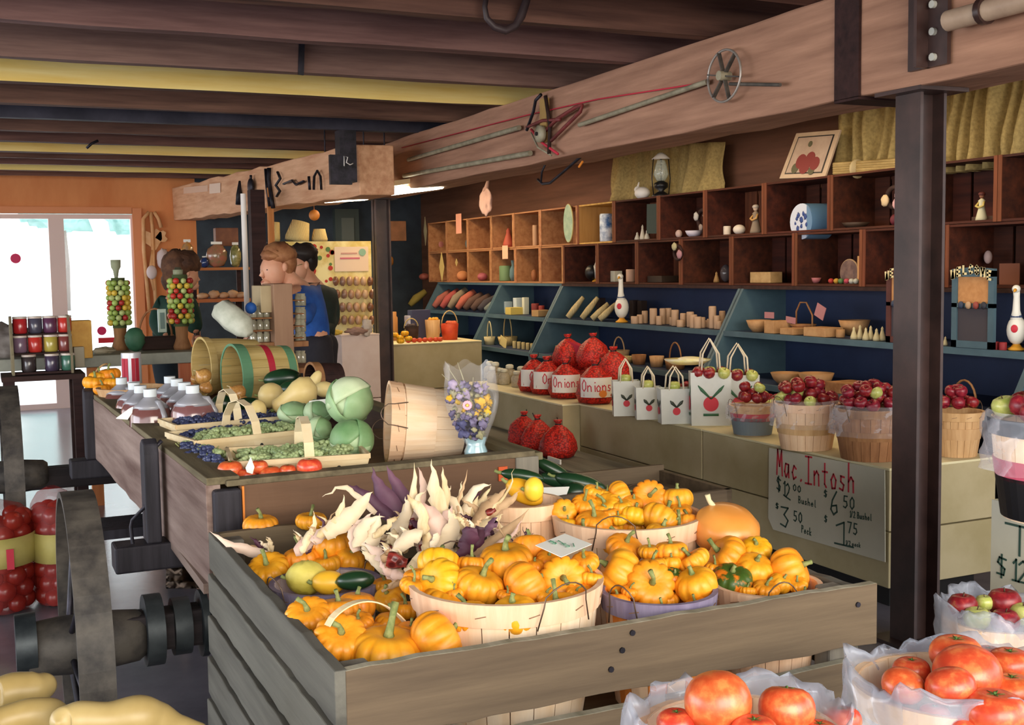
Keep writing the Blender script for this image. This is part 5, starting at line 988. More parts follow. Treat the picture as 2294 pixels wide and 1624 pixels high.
# ================================================================ goods on the wall display
def at(px, x, z): p = PX(px, 600, x); return V((x, p.y, z)), AF.dot(p-EYE)
def prop(shape, px, w, h, z, col, name, label, cat, x=4.95, c2=None, rough=.6, group=None, rz=0, dep=None, tilt=0):
    """a small plain good on a shelf: w, h in pixels; built at its real size at its shelf"""
    p, D_ = at(px, x, z+.001); W_ = w*D_/FPX; H_ = h*D_/FPX; k = MB(); dep = dep or W_; mt = mat('goods '+col+(c2 or ''), col, c2, rough, 14) if c2 else mat('goods '+col, col, rough=rough)
    M_ = MX.Translation(p) @ MX.Rotation(rz, 4, 'Z') @ MX.Rotation(tilt, 4, 'Y')
    if shape == 'cyl': k.lathe([(W_/2*.96, 0), (W_/2, H_*.04), (W_/2, H_*.94), (W_/2*.9, H_)], 18, M_)
    elif shape == 'ball': k.ell((0, 0, 0), (W_/2, W_/2, H_/2), 16, 10); k.v = [M_ @ (v+V((0, 0, H_/2))) for v in k.v]
    elif shape == 'box': k.box((0, 0, H_/2), (min(dep, .2), W_, H_)); k.v = [M_ @ v for v in k.v]
    elif shape == 'cone': k.lathe([(W_/2, 0), (W_/2*.95, H_*.2), (W_/2*.5, H_*.6), (W_/2*.35, H_*.75), (W_*.2, H_*.85), (.001, H_)], 14, M_)
    elif shape == 'vase': k.lathe([(W_*.3, 0), (W_*.5, H_*.25), (W_*.45, H_*.55), (W_*.2, H_*.75), (W_*.3, H_)], 16, M_)
    elif shape == 'bowl': k.lathe([(W_*.25, 0), (W_*.4, H_*.4), (W_*.5, H_), (W_*.45, H_), (W_*.35, H_*.45), (.001, H_*.2)], 20, M_)
    elif shape == 'heart':
        pts = [(.0, 0), (.5, .5), (.5, .8), (.3, 1), (.05, .85), (0, .75), (-.05, .85), (-.3, 1), (-.5, .8), (-.5, .5)]; k.prism(pts, 0, .012, lambda u, v, w_: M_ @ V((-w_, u*W_, v*H_)))
    return tag(k.build(name, mt, org=p, bev=.002 if shape == 'box' else 0), label, cat, group)
def oval(px, py, w, h, x, col, name, label, cat, c2=None, rough=.4, edge='#7c6a4c'):
    p = PX(px, py, x); D_ = AF.dot(p-EYE); W_, H_ = w*D_/FPX/2, h*D_/FPX/2; t = thing(name, label, cat, p-V((0, 0, H_)))
    pts = [(W_*cos(2*pi*i/32), H_*sin(2*pi*i/32)) for i in range(32)]; k = MB(); k.prism(pts, 0, .012, lambda u, v, w_: p+V((-w_, u*1.1, v))); k.build('face', mat('face '+col, col, c2, rough, 20) if c2 else mat('face '+col, col, rough=rough), t)
    k = MB(); k.tube([p+V((-.006, q[0]*1.1, q[1])) for q in pts+pts[:1]], .006, 6); k.build('rim', mat('rim '+edge, edge), t); return t
def card(px, py, w, h, x, col, label, diamond=False, tilt=0, name='price_tag'):
    p = PX(px, py, x); D_ = AF.dot(p-EYE); W_, H_ = w*D_/FPX/2*1.12, h*D_/FPX/2; pts = [(-W_, -H_), (W_, -H_), (W_, H_), (-W_, H_)] if not diamond else [(0, -H_), (W_, 0), (0, H_), (-W_, 0)]
    k = MB(); k.prism([(a*cos(tilt)-b*sin(tilt), a*sin(tilt)+b*cos(tilt)) for a, b in pts], 0, .004, lambda u, v, w_: p+V((-w_, u, v))); return tag(k.build(name, mat('card '+col, col, rough=.8)), label, 'tag')
Z1, Z2, Z3, ZM, ZL = 1.374, 1.716, 2.043, 1.052, .747
# figures
def goose(px, z, x, h, label, body='#e8e6dc', extra=True, rz=1.2):
    p, D_ = at(px, x, z); H_ = h*D_/FPX; t = thing('goose_figure', label, 'goose', p, rz); s = H_
    k = MB(); k.ell((0, 0, s*.3), (s*.17, s*.14, s*.22)); k.tube([(s*.02, 0, s*.42), (s*.05, 0, s*.6), (s*.04, 0, s*.8), (s*.06, 0, s*.9)], [s*.1, s*.055, s*.045, s*.05], 12); k.ell((s*.08, 0, s*.92), (s*.085, s*.06, s*.06)); k.ell((-s*.16, 0, s*.3), (s*.12, s*.07, s*.05)); local(k, 'body', mat('goose '+body, body, rough=.5), t)
    k = MB(); k.tube([(s*.14, 0, s*.91), (s*.24, 0, s*.88)], [s*.03, s*.008], 8); local(k, 'beak', mat('beak', '#e0a030'), t)
    k = MB(); k.lathe([(s*.12, 0), (s*.13, s*.02), (s*.08, s*.05), (s*.03, s*.12)], 12); local(k, 'feet', mat('beak', '#e0a030'), t)
    k = MB(); k.ell((s*.09, s*.045, s*.935), s*.012, 6, 5); local(k, 'eye', M_BLACK, t)
    if extra: k = MB(); k.lathe([(s*.075, s*.48), (s*.085, s*.5), (s*.075, s*.53)], 14, MX.Translation((s*.03, 0, 0))); local(k, 'neck_ribbon', mat('navy ribbon', '#3c4a6c'), t); k = MB(); k.ell((s*.165, 0, s*.33), (s*.012, s*.05, s*.06)); local(k, 'red_heart', M_APR, t)
    return t
goose(1392, ZM, 4.72, 112, 'tall white goose figure with a red mark on its apron, middle blue bay', rz=-2.4)
goose(2280, ZM, 4.72, 150, 'big white goose figure with a red heart apron at the right edge', rz=-2.6); goose(1335, Z1, 4.95, 72, 'black and white goose doll in the dark lower crate', '#c8c4b8', False, -1.2); goose(1484, Z2, 4.95, 70, 'small dried straw goose leaning in the upper crate', '#a89a70', False, -2)
k = MB(); p, D_ = at(1330, 4.95, Z1); k.ell(p+V((-.02, 0, .08)), (.06, .07, .07)); tag(k.build('dark_skirt', M_BLACK), 'black round bundle in front of the goose doll in the lower crate', 'doll')
# top of the crates: lantern, rabbit, picture, rods
p, D_ = at(1482, 4.95, Z3); t = thing('oil_lantern', 'glass oil lantern with a white shade on top of the crates', 'lantern', p)
k = MB(); k.lathe([(.07, 0), (.075, .015), (.05, .03), (.02, .05), (.055, .08), (.055, .11), (.02, .13)], 18); local(k, 'lamp_base', M_BLACK, t); k = MB(); k.lathe([(.035, .13), (.06, .18), (.045, .25), (.03, .29)], 18, cap=False); local(k, 'glass_chimney', film('lamp glass', '#e6f0e6', .3, .05), t, solid=.002)
k = MB(); k.cyl((0, 0, .1), (0, 0, .3), .008, n=8); k.tube([(.07, 0, .02), (.085, 0, .15), (.07, 0, .3)], .004); k.tube([(-.07, 0, .02), (-.085, 0, .15), (-.07, 0, .3)], .004); local(k, 'frame', M_IRON, t); k = MB(); k.lathe([(.075, .3), (.03, .34), (.012, .35)], 18); local(k, 'shade', M_WHITE, t)
p, D_ = at(1440, 4.92, Z3); t = thing('rabbit_figure', 'white china rabbit left of the oil lantern', 'figurine', p); k = MB(); k.ell((0, 0, .05), (.06, .075, .05)); k.ell((0, .07, .08), .03); k.tube([(0, .07, .1), (0, .05, .14)], [.01, .005]); local(k, 'body', M_WHITE, t)
q = [PX(1749, 401, 4.86), PX(1851, 398, 4.86), PX(1886, 292, 4.95), PX(1787, 300, 4.95)]; cen = sum(q, V())/4; t = thing('framed_picture', 'framed picture of a red fruit basket leaning above the crates', 'picture', (cen.x, cen.y, q[0].z)); n_ = (q[1]-q[0]).cross(q[3]-q[0]).normalized(); n_ = n_ if n_.x < 0 else -n_
def quad(k, p, th, nn, mi=0): k.add(p+[v+nn*th for v in p], [(0, 1, 2, 3), (7, 6, 5, 4), (0, 4, 5, 1), (1, 5, 6, 2), (2, 6, 7, 3), (3, 7, 4, 0)], mi)
k = MB(); quad(k, q, .012, n_); PF = [None]; PF[0] = k.build('frame', mat('cream frame', '#b39c84', '#c4ad94', .6, 8), t)
k = MB(); quad(k, [cen+(v-cen)*.82+n_*.012 for v in q], .002, n_); k.build('line_border', M_BLACK, PF[0]); k = MB(); quad(k, [cen+(v-cen)*.77+n_*.014 for v in q], .002, n_); k.build('print_ground', mat('print ground', '#a8907f', '#b5a08f', .6, 10), PF[0])
ux = (q[1]-q[0]).normalized(); uy = (q[3]-q[0]).normalized()
for nm, pts, col in (('red_fruit', [(.1, -.07, .045), (.0, -.09, .05), (-.06, -.05, .05), (.03, -.03, .045)], '#7a2a2a'), ('green_leaf', [(-.03, .08, .02), (-.1, -.1, .035), (.09, -.12, .03)], '#56543c')):
    k = MB()
    for a, b, r_ in pts: c = cen+ux*a*.9+uy*b*.9+n_*.016; k.cyl(c, c+n_*.002, r_, n=14)
    k.build(nm, mat('print '+col, col, rough=.6), PF[0])
k = MB(); p = PX(2197, 455, 4.9)
for i in range(5): 
    a, b = PX(1868, 388-i*5, 4.9), PX(2110, 376-i*6, 4.9); k = MB(); k.cyl(a, b, .011, n=8); tag(k.build('curtain_rod', mat('tan rod', '#8f7848', '#b39a64', .5, 6)), 'long tan rod in the bundle on top of the crates beside the framed picture', 'rod', 'bundle of tan rods')
k = MB(); c = PX(1912, 378, 4.88); k.lathe([(.055, -.01), (.06, 0), (.055, .01)], 16, MX.Translation(c+V((.03, 0, .0))) @ MX.Rotation(pi/2, 4, 'X')); tag(k.build('binding_cord', mat('pale cord', '#b9a67c')), 'pale cord binding the bundle of rods', 'cord')
# burlap on the wall
M_BUR = mat('burlap', '#8f7c4e', '#ac9660', .9, 50, bump=.25)
def curtain(x0, x1, yt, yb, X, label, folds=9, amp=.03):
    k = MB(); A, B_, Cc, Dd = PX(x0, yt[0], X), PX(x1, yt[1], X), PX(x1, yb[1], X), PX(x0, yb[0], X)
    def fn(u, v):
        p = (A.lerp(B_, u)).lerp(Dd.lerp(Cc, u), v); f = amp*2.2*(abs(sin(u*folds*pi+1.5*noise.noise(V((u*3, v*.8, x0)))))**3+noise.noise(V((u*4, v*1.2, x1)))*.7)*(.5+v); return p+V((-abs(f), 0, 0))
    k.grid(fn, 60, 10); return tag(k.build('burlap_curtain', M_BUR, solid=.004), label, 'curtain')
curtain(1375, 1625, (330, 318), (452, 432), 5.1, 'olive burlap hung on the wall behind the oil lantern', 6); curtain(1880, 2040, (232, 200), (378, 372), 5.1, 'burlap curtain left of the near post above the rods', 5); curtain(2112, 2330, (190, 150), (392, 372), 5.08, 'yellowish burlap curtain right of the near post', 7, .05)
# goods, row by row
oval(1275, 500, 40, 84, 4.78, '#7f9a86', 'oval_mirror', 'pale green oval mirror at the front of the upper crates', 'mirror', '#a0b49a', edge='#b39c5e')
prop('cyl', 1360, 32, 62, Z2, '#2c5c96', 'spatter_canister', 'blue and white spattered canister in the honey coloured crate', 'canister', c2='#dfe8f0', x=4.92)
card(1462, 490, 42, 66, 4.84, '#34403c', 'dark slate board leaning in the upper crate', name='slate_board', tilt=.03)
for i, px in enumerate((1428, 1440, 1450)): prop('cone', px, 13, (18, 34, 22)[i], Z2, '#d8cdb8', 'candle', 'small pale candle beside the slate board', 'candle', group='pale candles beside the slate board')
prop('ball', 1521, 16, 18, Z2, '#d6b8ac', 'china_ball', 'pink white china ball right of the slate board', 'ornament'); prop('bowl', 1555, 40, 14, Z2, '#cfc8d6', 'china_dish', 'flat white china dish in the upper crate', 'dish'); prop('ball', 1586, 12, 18, Z2, '#c9a090', 'china_bird', 'little pinkish china bird beside the white dish', 'figurine')
prop('cyl', 1629, 17, 20, Z2, '#e0d2c0', 'china_pot', 'small cream pot, left of a pair in the upper crate', 'pot'); prop('ball', 1656, 28, 22, Z2, '#e4d8c8', 'sugar_bowl', 'round cream lidded bowl, right of the pair in the upper crate', 'bowl')
def wreath(px, py, r, x, cols, label, name='wreath'):
    c = PX(px, py, x); D_ = AF.dot(c-EYE); R = r*D_/FPX; t = thing(name, label, 'wreath', c-V((0, 0, R))); k = MB(); k.tube([c+V((0, cos(a*.2618)*R*.8, sin(a*.2618)*R*.8)) for a in range(25)], R*.2, 8); k.build('twig_ring', W_DARK, t)
    for i, (a, s, col) in enumerate(cols): k = MB(); k.ell(c+V((-.02, cos(a)*R*.8, sin(a)*R*.8)), (R*.2*s, R*.35*s, R*.4*s), 10, 7, amp=.3); k.build('bow', mat('bow '+col, col, rough=.7), t)
wreath(1575, 490, 24, 4.88, ((2.9, 1, '#b8b4b0'), (.3, 1, '#b8b4b0'), (4.7, .8, '#9c8c84')), 'dark twig wreath with white bows in the upper crate'); wreath(1519, 566, 19, 4.79, ((3.4, 1.3, '#a87c84'), (1.2, 1.2, '#a8a07c')), 'small wreath with a pink bow hanging on the lower crates')
wreath(2004, 442, 28, 4.79, ((3.0, 1.3, '#c89ca0'), (3.9, 1.3, '#c89ca0'), (-.3, 1.2, '#d2b890')), 'twig wreath with pink and cream bows, left of the near post')
def doll(px, z, h, cols, label, x=4.93):
    p, D_ = at(px, x, z); s = h*D_/FPX; t = thing('doll_figure', label, 'doll', p)
    k = MB(); k.lathe([(s*.2, 0), (s*.19, s*.1), (s*.1, s*.45), (s*.09, s*.6), (s*.12, s*.68), (s*.03, s*.76)], 14); local(k, 'dress', mat('doll '+cols[0], cols[0], rough=.8), t)
    k = MB(); k.ell((0, 0, s*.84), s*.09, 12, 8); local(k, 'head', mat('doll '+cols[1], cols[1]), t); k = MB(); k.tube([(-.0, -s*.1, s*.64), (-s*.1, -s*.16, s*.5), (-s*.14, 0, s*.45), (-s*.1, s*.16, s*.5), (0, s*.1, s*.64)], s*.04, 8); local(k, 'arms', mat('doll '+cols[2], cols[2]), t)
    if len(cols) > 3: k = MB(); k.ell((.0, 0, s*.9), (s*.12, s*.12, s*.08), 10, 7); local(k, 'bonnet', mat('doll '+cols[3], cols[3]), t)
doll(1693, Z2, 66, ('#8d7c6a', '#cbb098', '#c79a5c', '#b8aca0'), 'standing rabbit doll in grey dress in the upper crate, arms folded'); doll(2197, Z2, 66, ('#d6d2b0', '#8c5c44', '#cdb768', '#5c2a24'), 'doll in cream dress and dark hat, in the crate right of the near post')
c = PX(1797, 496, 4.84); t = thing('round_tin', 'round blue and white decorated tin lying on its side in the upper crate', 'tin', c-V((0, 0, .12))); k = MB(); k.cyl(c, c+V((.17, -.02, 0)), .115, n=30); k.build('tin_wall', mat('blue tin', '#5c82a8', rough=.4), t)
k = MB(); k.cyl(c+V((-.006, 0, 0)), c, .115, n=30); k.build('lid', mat('white tin lid', '#c4ccdc', rough=.4), t)
for a, b, r_ in ((.03, .04, .018), (.045, .02, .012), (-.02, .05, .014), (-.04, .03, .018), (.035, -.045, .016), (0, -.03, .012), (-.05, -.02, .012), (.0, .01, .02), (.06, -.01, .01)): k = MB(); k.ell(c+V((-.008, a, b)), (.002, r_*.8, r_), 10, 7, amp=.8, fr=4); k.build('blue_print', mat('tin print', '#2f4684'), t)
prop('ball', 2004, 22, 26, Z2, '#6c2630', 'red_jar', 'dark red jar at the left of the near post', 'jar'); prop('bowl', 1915, 64, 12, Z2, '#4c3a2c', 'wooden_tray', 'dark wooden oval tray in the upper crate', 'tray'); prop('box', 2267, 26, 24, Z2, '#7c6050', 'small_box', 'small brown box right of the hat doll', 'box'); prop('box', 2220, 60, 10, Z2, '#4c3424', 'wood_plaque', 'flat dark plaque under the hat doll', 'plaque', x=5.02)
# lower row
prop('ball', 1290, 16, 18, Z1, '#6f6448', 'small_gourd', 'small dull gourd in the lower crate left of the goose doll', 'gourd'); prop('box', 1380, 20, 24, Z1, '#d2cbb4', 'white_box', 'small white box in the lower crate behind the goose head', 'box'); prop('cyl', 1413, 22, 28, Z1, '#c49c84', 'pink_candle', 'fat pinkish candle in the lower crate', 'candle')
prop('cone', 1605, 14, 24, Z1, '#a07c4c', 'wooden_figure', 'tiny wooden figure in the lower crate', 'figurine'); prop('ball', 1626, 26, 40, Z1, '#514a4c', 'glass_vase', 'smoky glass vase behind the tiny wooden figure', 'vase', x=5.02, rough=.1); prop('box', 1716, 74, 24, Z1, '#a58454', 'wooden_box', 'long pale wooden box in the lower crates', 'box', c2='#c0a070', dep=.1); prop('box', 1490, 60, 14, Z1, '#2f2218', 'dark_basket', 'low dark basket in the lower crate', 'basket')
prop('bowl', 1827, 26, 12, Z1, '#b06a6c', 'pink_bowl', 'small pink bowl in the lower crate', 'bowl'); oval(1905, 610, 52, 56, 4.9, '#7c6258', 'woven_plate', 'round woven plate standing in the lower crate', 'plate', '#54403c', edge='#a08464'); prop('box', 1924, 7, 62, Z1, '#c0905c', 'wooden_spoon', 'upright wooden spoon before the woven plate', 'spoon', x=4.86, dep=.01)
for i, (px, c) in enumerate(((1862, '#a02c24'), (1874, '#b0862c'), (1884, '#4c7040'), (1897, '#a83c4c'), (1908, '#b0b0a4'), (1918, '#b0b0a4'))): prop('ball', px, 13, 12, Z1, c, 'toy_fruit', ('red', 'yellow', 'green', 'rosy', 'white', 'white')[i]+' little toy fruit at the foot of the woven plate', 'toy fruit', x=4.84, group='white toy fruit by the woven plate' if i > 3 else None)
prop('ball', 1973, 24, 16, Z1, '#b8a83c', 'toy_lemon', 'yellow toy lemon in the lower crate left of the near post', 'toy fruit'); prop('ball', 2213, 18, 30, Z1+.11, '#a48c88', 'china_figurine', 'small pale china figurine behind the Welcome board', 'figurine', x=5.0)
card(2262, 620, 50, 60, 5.0, '#84523c', 'red brown picture board behind the big goose', name='picture_board')
# pine crates: pinks and greens
for i, (s, px, w, h, z, c, nm, l) in enumerate((('vase', 1168, 26, 60, Z1, '#7c8c5c', 'flower_bunch', 'tall green vase of dried flowers'), ('cyl', 1132, 30, 34, Z1, '#6c8c64', 'green_candle', 'fat green candle below the peach card'), ('ball', 1036, 26, 22, Z1, '#d08c5c', 'peach_pillow', 'peach coloured pomander'), ('ball', 1080, 24, 18, Z1, '#a85c68', 'rose_sachet', 'rose coloured sachet'), ('ball', 1064, 30, 34, Z1, '#5c5a3c', 'moss_ball', 'mossy dark ball'), ('ball', 950, 24, 16, Z1, '#a45a50', 'pink_sachet', 'pink sachet far left'),
      ('ball', 985, 26, 30, Z2, '#b0706c', 'pink_bouquet', 'pink dried bouquet'), ('ball', 1026, 30, 30, Z2, '#34403a', 'dark_pot', 'dark green pot'), ('ball', 1053, 20, 26, Z2, '#5c6c70', 'blue_pot', 'blue grey pot'), ('cone', 1140, 26, 44, Z2, '#b0503c', 'red_angel', 'red cone angel'), ('cyl', 1200, 12, 46, Z2, '#b08c6c', 'tan_candle', 'tall tan candle'), ('ball', 1172, 26, 30, Z2, '#6c5c34', 'dried_flowers', 'olive dried flower head'), ('cyl', 1118, 12, 34, Z2, '#6f5a50', 'brown_jar', 'narrow brown jar'),
      ('vase', 1150, 18, 46, Z1, '#5c7c84', 'blue_bottle', 'blue grey bottle'), ('ball', 1196, 14, 26, Z1, '#94603c', 'amber_jar', 'amber jar'), ('box', 1235, 30, 6, Z1, '#b07c6c', 'pink_stick', 'pair of pink sticks'), ('ball', 970, 18, 34, Z1, '#8c6c50', 'straw_doll', 'straw bundle'), ('ball', 1060, 18, 24, Z2, '#7c2c2c', 'maroon_sachet', 'maroon sachet'))):
    prop(s, px, w, h, z, c, nm, l+' in the orange pine crates', 'ornament')
card(1028, 501, 28, 44, 4.78, '#d89880', 'large pink paper tag pinned on the upper pine crates'); card(1132, 565, 26, 30, 4.78, '#dcae90', 'square peach card pinned on the lower pine crates'); card(990, 598, 28, 66, 4.77, '#c9b06c', 'yellow diamond shaped tag hanging on the lower pine crates', True); card(953, 518, 18, 64, 4.77, '#8c8468', 'grey narrow diamond tag at the far left of the pine crates', True); card(1023, 588, 14, 18, 4.8, '#b49a60', 'tiny yellow diamond tag in the lower pine crates', True)
c = PX(1088, 452, 4.68); k = MB(); k.ell(c, (.03, .12, .14), 24, 16, amp=.45, fr=1.8); k.tube([c+V((0, 0, .1)), c+V((.02, -.03, .22))], [.03, .012], 8); tag(k.build('hanging_sack', mat('pinkish cloth', '#b3918a', '#c4a49c', .8, 5)), 'pinkish cloth bag hanging from the timber above the pine crates', 'bag')
# blue bays: middle shelf
for i, (px, h, c) in enumerate(((930, 40, '#8c7c3c'), (985, 44, '#a05c50'), (1003, 48, '#a8504c'), (1020, 52, '#8c7c68'), (1038, 48, '#b06050'), (1055, 42, '#5c443c'), (1072, 40, '#54403a'), (1088, 38, '#3f3a40'), (1102, 30, '#6c7470'))):
    p, D_ = at(px, 4.78, ZM); H_ = h*D_/FPX; k = MB(); k.tube([p+V((-.08, 0, .03)), p+V((.0, 0, H_*.5)), p+V((.12, -.02, H_*.9))], [.03, .05, .035], 10); tag(k.build('yarn_skein', mat('yarn '+c, c, c, .9, 40, bump=.5)), ('olive', 'dusty red', 'rust red', 'tan grey', 'coral', 'dark brown', 'chocolate', 'charcoal', 'grey green')[i]+' yarn skein on the farthest blue bay', 'yarn')
for s, px, w, h, c, l in (('box', 1136, 16, 26, '#a8bcc4', 'pale blue box'), ('box', 1160, 18, 36, '#b8c8d0', 'tall pale blue box'), ('box', 1176, 12, 38, '#c9ccb8', 'thin cream box'), ('box', 1150, 30, 16, '#c8b45c', 'yellow striped packet'), ('box', 1124, 18, 8, '#a04c3c', 'flat red packet'), ('cyl', 1198, 18, 26, '#7c2c28', 'dark red jar'), ('cyl', 1212, 14, 22, '#8c3028', 'smaller red jar'), ('box', 1212, 34, 14, '#a8885c', 'little tan basket')):
    prop(s, px, w, h, ZM, c, 'shelf_good', l+' on the narrow blue bay', 'package', x=4.76 if w > 20 else 4.85)
M_BROOM = mat('husk broom', '#a8966c', '#c9b88c', .8, 12, 'noise', (8, 8, 1), bump=.5)
for i, px in enumerate((1290, 1322, 1345, 1362)):
    p, D_ = at(px, 4.74, ZM); L_ = .2*(1 if i < 2 else .75); k = MB(); k.tube([p+V((-.05, .06, .015)), p+V((0, .03, L_*.45)), p+V((.06, -.02, L_*.95))], [.045, .05, .03], 10, flat=.6); t = k.build('husk_bundle', M_BROOM); tag(t, ('first', 'second', 'third', 'fourth')[i]+' tan husk bundle from the left on the middle blue bay', 'bundle')
for i, px in enumerate((1300, 1345, 1420, 1438)): prop('box', px, 16, 44, ZM, '#2c1c16', 'dark_package', ('first', 'second', 'third', 'fourth')[i]+' dark brown packet standing at the back of the middle blue bay', 'package', x=5.03)
M_WT = [(1421, 17), (1433, 20), (1444, 28), (1463, 36), (1484, 36), (1497, 36), (1512, 36), (1530, 30), (1540, 22), (1553, 30), (1573, 24), (1582, 16), (1596, 50), (1606, 30), (1618, 38), (1524, 16), (1476, 20), (1506, 18), (1563, 26), (1611, 18), (1590, 20), (1546, 34)]
for i, (px, h) in enumerate(M_WT): prop('cyl', px, 14 if i % 3 else 17, h, ZM, '#b39478', 'wooden_cylinder', 'turned pale wooden cylinder in the row on the middle blue bay' if h < 45 else 'tallest turned wooden cylinder at the right of the middle blue bay', 'wooden cylinder', x=4.68+.05*(i % 3)+(.06 if h > 33 else 0), group='turned wooden cylinders' if h < 45 else None)
W_BOWL = wood('bowl wood', '#9a6e42', '#b98c5c', 'y', .6, 5)
for s, px, w, h, l, nm in (('bowl', 1700, 56, 26, 'round wooden bowl leftmost on the near blue bay', 'wooden_bowl'), ('box', 1742, 34, 28, 'square pale wooden box on the near blue bay', 'wooden_box'), ('box', 1782, 46, 14, 'low woven tray beside the square wooden box', 'woven_tray'), ('box', 1845, 74, 20, 'footed wooden trough on the near blue bay', 'wooden_trough'), ('bowl', 1915, 70, 34, 'long dark wooden bowl behind the bottles', 'wooden_bowl'), ('cyl', 1884, 20, 18, 'short wooden cup on the near blue bay', 'wooden_cup')):
    o = prop(s, px, w, h, ZM, '#a87c50', nm, l, 'wooden ware', x=4.74 if px != 1915 else 4.95, c2='#c09668', dep=.14)
    if nm == 'wooden_trough': k = MB(); c = o.location; [k.cyl(c+V((0, s_*.07, 0)), c+V((0, s_*.075, .02)), .012) for s_ in (-1, 1)]
for px, py, w, h, tl in ((1724, 706, 30, 14, 0), (1772, 717, 30, 14, .1), (1838, 698, 28, 30, .4)): card(px, py, w, h, 4.78, '#a87478', 'small mauve price card over the %s ware of the near bay' % ('bowl' if px < 1730 else 'tray' if px < 1800 else 'trough'), tilt=tl)
k = MB(); p, D_ = at(1800, 4.85, ZM); k.tube([p+V((0, .07, .02)), p+V((0, .07, .14)), p+V((0, .03, .2)), p+V((0, -.03, .2)), p+V((0, -.09, .12)), p+V((0, -.09, .02))], .006, 6); k.lathe([(.05, 0), (.08, .05), (.085, .06)], 18, MX.Translation(p)); tag(k.build('handled_basket', W_BROWN), 'dark basket with tall thin handle behind the footed trough', 'basket')
for i, px in enumerate((1914, 1928, 1941, 1952, 1965, 1978)): prop('cone', px, 16, 28+(i % 2)*4, ZM, '#c4b68c', 'white_bottle', 'small cream peaked bottle in the row left of the red board', 'bottle', x=4.69+.03*(i % 2), group='cream bottles on the near blue bay')
for i, px in enumerate((2112, 2120)): prop('cone', px, 12, 20, ZM, '#c4b68c', 'white_bottle', 'small cream peaked bottle just right of the near post', 'bottle', x=4.7, group='cream bottles right of the post')
# Welcome boards
def welcome(px0, px1, py0, py1, X, fr, label, txt='WELCOME'):
    a, b = PX(px0, py1, X), PX(px1, py1, X); z0 = ZM+.004; z1 = PX((px0+px1)/2, py0, X).z; y0, y1 = b.y, a.y; t = thing('welcome_board', label, 'sign board', (X, (y0+y1)/2, z0)); W_ = y1-y0; f = W_*.13
    k = MB(); k.bb((X, y0, z0), (X+.02, y0+f, z1-.02)); k.bb((X, y1-f, z0), (X+.02, y1, z1-.02)); k.bb((X, y0, z0), (X+.02, y1, z0+f)); k.bb((X, y0, z0+(z1-z0)*.5), (X+.02, y1, z0+(z1-z0)*.5+f*.6)); k.prism([(y0, z1-.05), (y1, z1-.05), (y1, z1-.01), ((y0+y1)/2, z1), (y0, z1-.01)], X, X+.02, lambda u, v, w_: V((w_, u, v))); k.build('board_frame', fr, t)
    k = MB(); k.bb((X+.008, y0+f, z0+(z1-z0)*.55), (X+.018, y1-f, z1-.05)); k.build('cork_panel', mat('cork', '#b07c4c', '#c08c5a', .8, 30), t); k = MB(); k.bb((X+.008, y0+f, z0+f), (X+.018, y1-f, z0+(z1-z0)*.5)); k.build('chalk_panel', mat('chalk board', '#3f3a40', rough=.7), t)
    k = MB(); n = len(txt)
    for i, ch in enumerate(txt):
        u = (i+.5)/n; yy = y1-W_*u; zz = z1-.055+.035*sin(pi*u); write(k, ch, V((X-.012, yy+W_*.045, zz-.012)), V((0, -1, .5*(u-.5)*-1)), V((0, 0, 1)), W_*.085, .04, .012, nrm=V((-1, 0, 0)))
    k.build('cutout_letters', mat('cream letters', '#d6c898', rough=.6), t)
    for i in range(4): k = MB(); k.ell((X-.008, y0+f+W_*.18*i+.02, z0+(z1-z0)*.53), (.012, .018, .02), 8, 6); k.build('tiny_bird', mat(('toy dark', 'toy red', 'toy tan', 'toy navy')[i], ('#2c2c34', '#8c4038', '#b09070', '#2f3a50')[i]), t)
welcome(2130, 2224, 598, 782, 4.62, M_BLU, 'blue framed Welcome board with cork and chalk panels, right of the near post'); welcome(1984, 2062, 602, 770, 4.62, mat('dark red frame', '#4a2420', '#5c302a', .6, 5), 'dark red framed Welcome board half hidden behind the near post')
for i, px in enumerate((2232, 2250)): prop('cyl', px, 17, 18, ZM, '#8c2428', 'red_cup', ('left', 'right')[i]+' small red cup at the foot of the big goose', 'cup', x=4.66)
# lower shelf: little baskets
def hbasket(px, w, h, z, x, label, col=W_TAN, hh=1.6, fill=None):
    p, D_ = at(px, x, z); W_ = w*D_/FPX; H_ = h*D_/FPX; t = thing('handled_basket', label, 'basket', p); k = MB(); k.lathe([(W_*.4, 0), (W_*.5, H_), (W_*.46, H_), (W_*.36, .01)], 18, rib=lambda a, u: 1+.02*sin(a*18)); local(k, 'woven_body', col, t)
    if hh: k = MB(); k.tube([(0, W_*.48*cos(pi*i/10), H_*.9+H_*hh*sin(pi*i/10)) for i in range(11)], .006, 6); local(k, 'arched_handle', col, t)
    if fill: k = MB(); [k.ell((random.uniform(-.3, .3)*W_, random.uniform(-.3, .3)*W_, H_), W_*.15, 8, 6) for _ in range(6)]; local(k, 'filling', mat('fill '+fill, fill), t, )
W_STR = mat('straw weave', '#b09a62', '#cdb984', .8, 30, 'wave', bump=.4)
hbasket(1094, 26, 18, ZL, 4.62, 'small white handled basket at the left of the low narrow shelf', mat('whitewashed weave', '#c4bc94'), 2); hbasket(1135, 46, 20, ZL, 4.72, 'tan basket with tall arched handle on the low narrow shelf', W_STR, 2.6); card(1128, 766, 30, 22, 4.56, '#d8c888', 'cream price card leaning on the low narrow shelf', tilt=.3)
for i, px in enumerate((1150, 1160, 1170, 1180, 1190)): prop('cyl', px, 9, 16, ZL, '#b8a878', 'straw_roll', 'straw roll in the row on the low narrow shelf', 'straw roll', x=4.6, group='straw rolls')
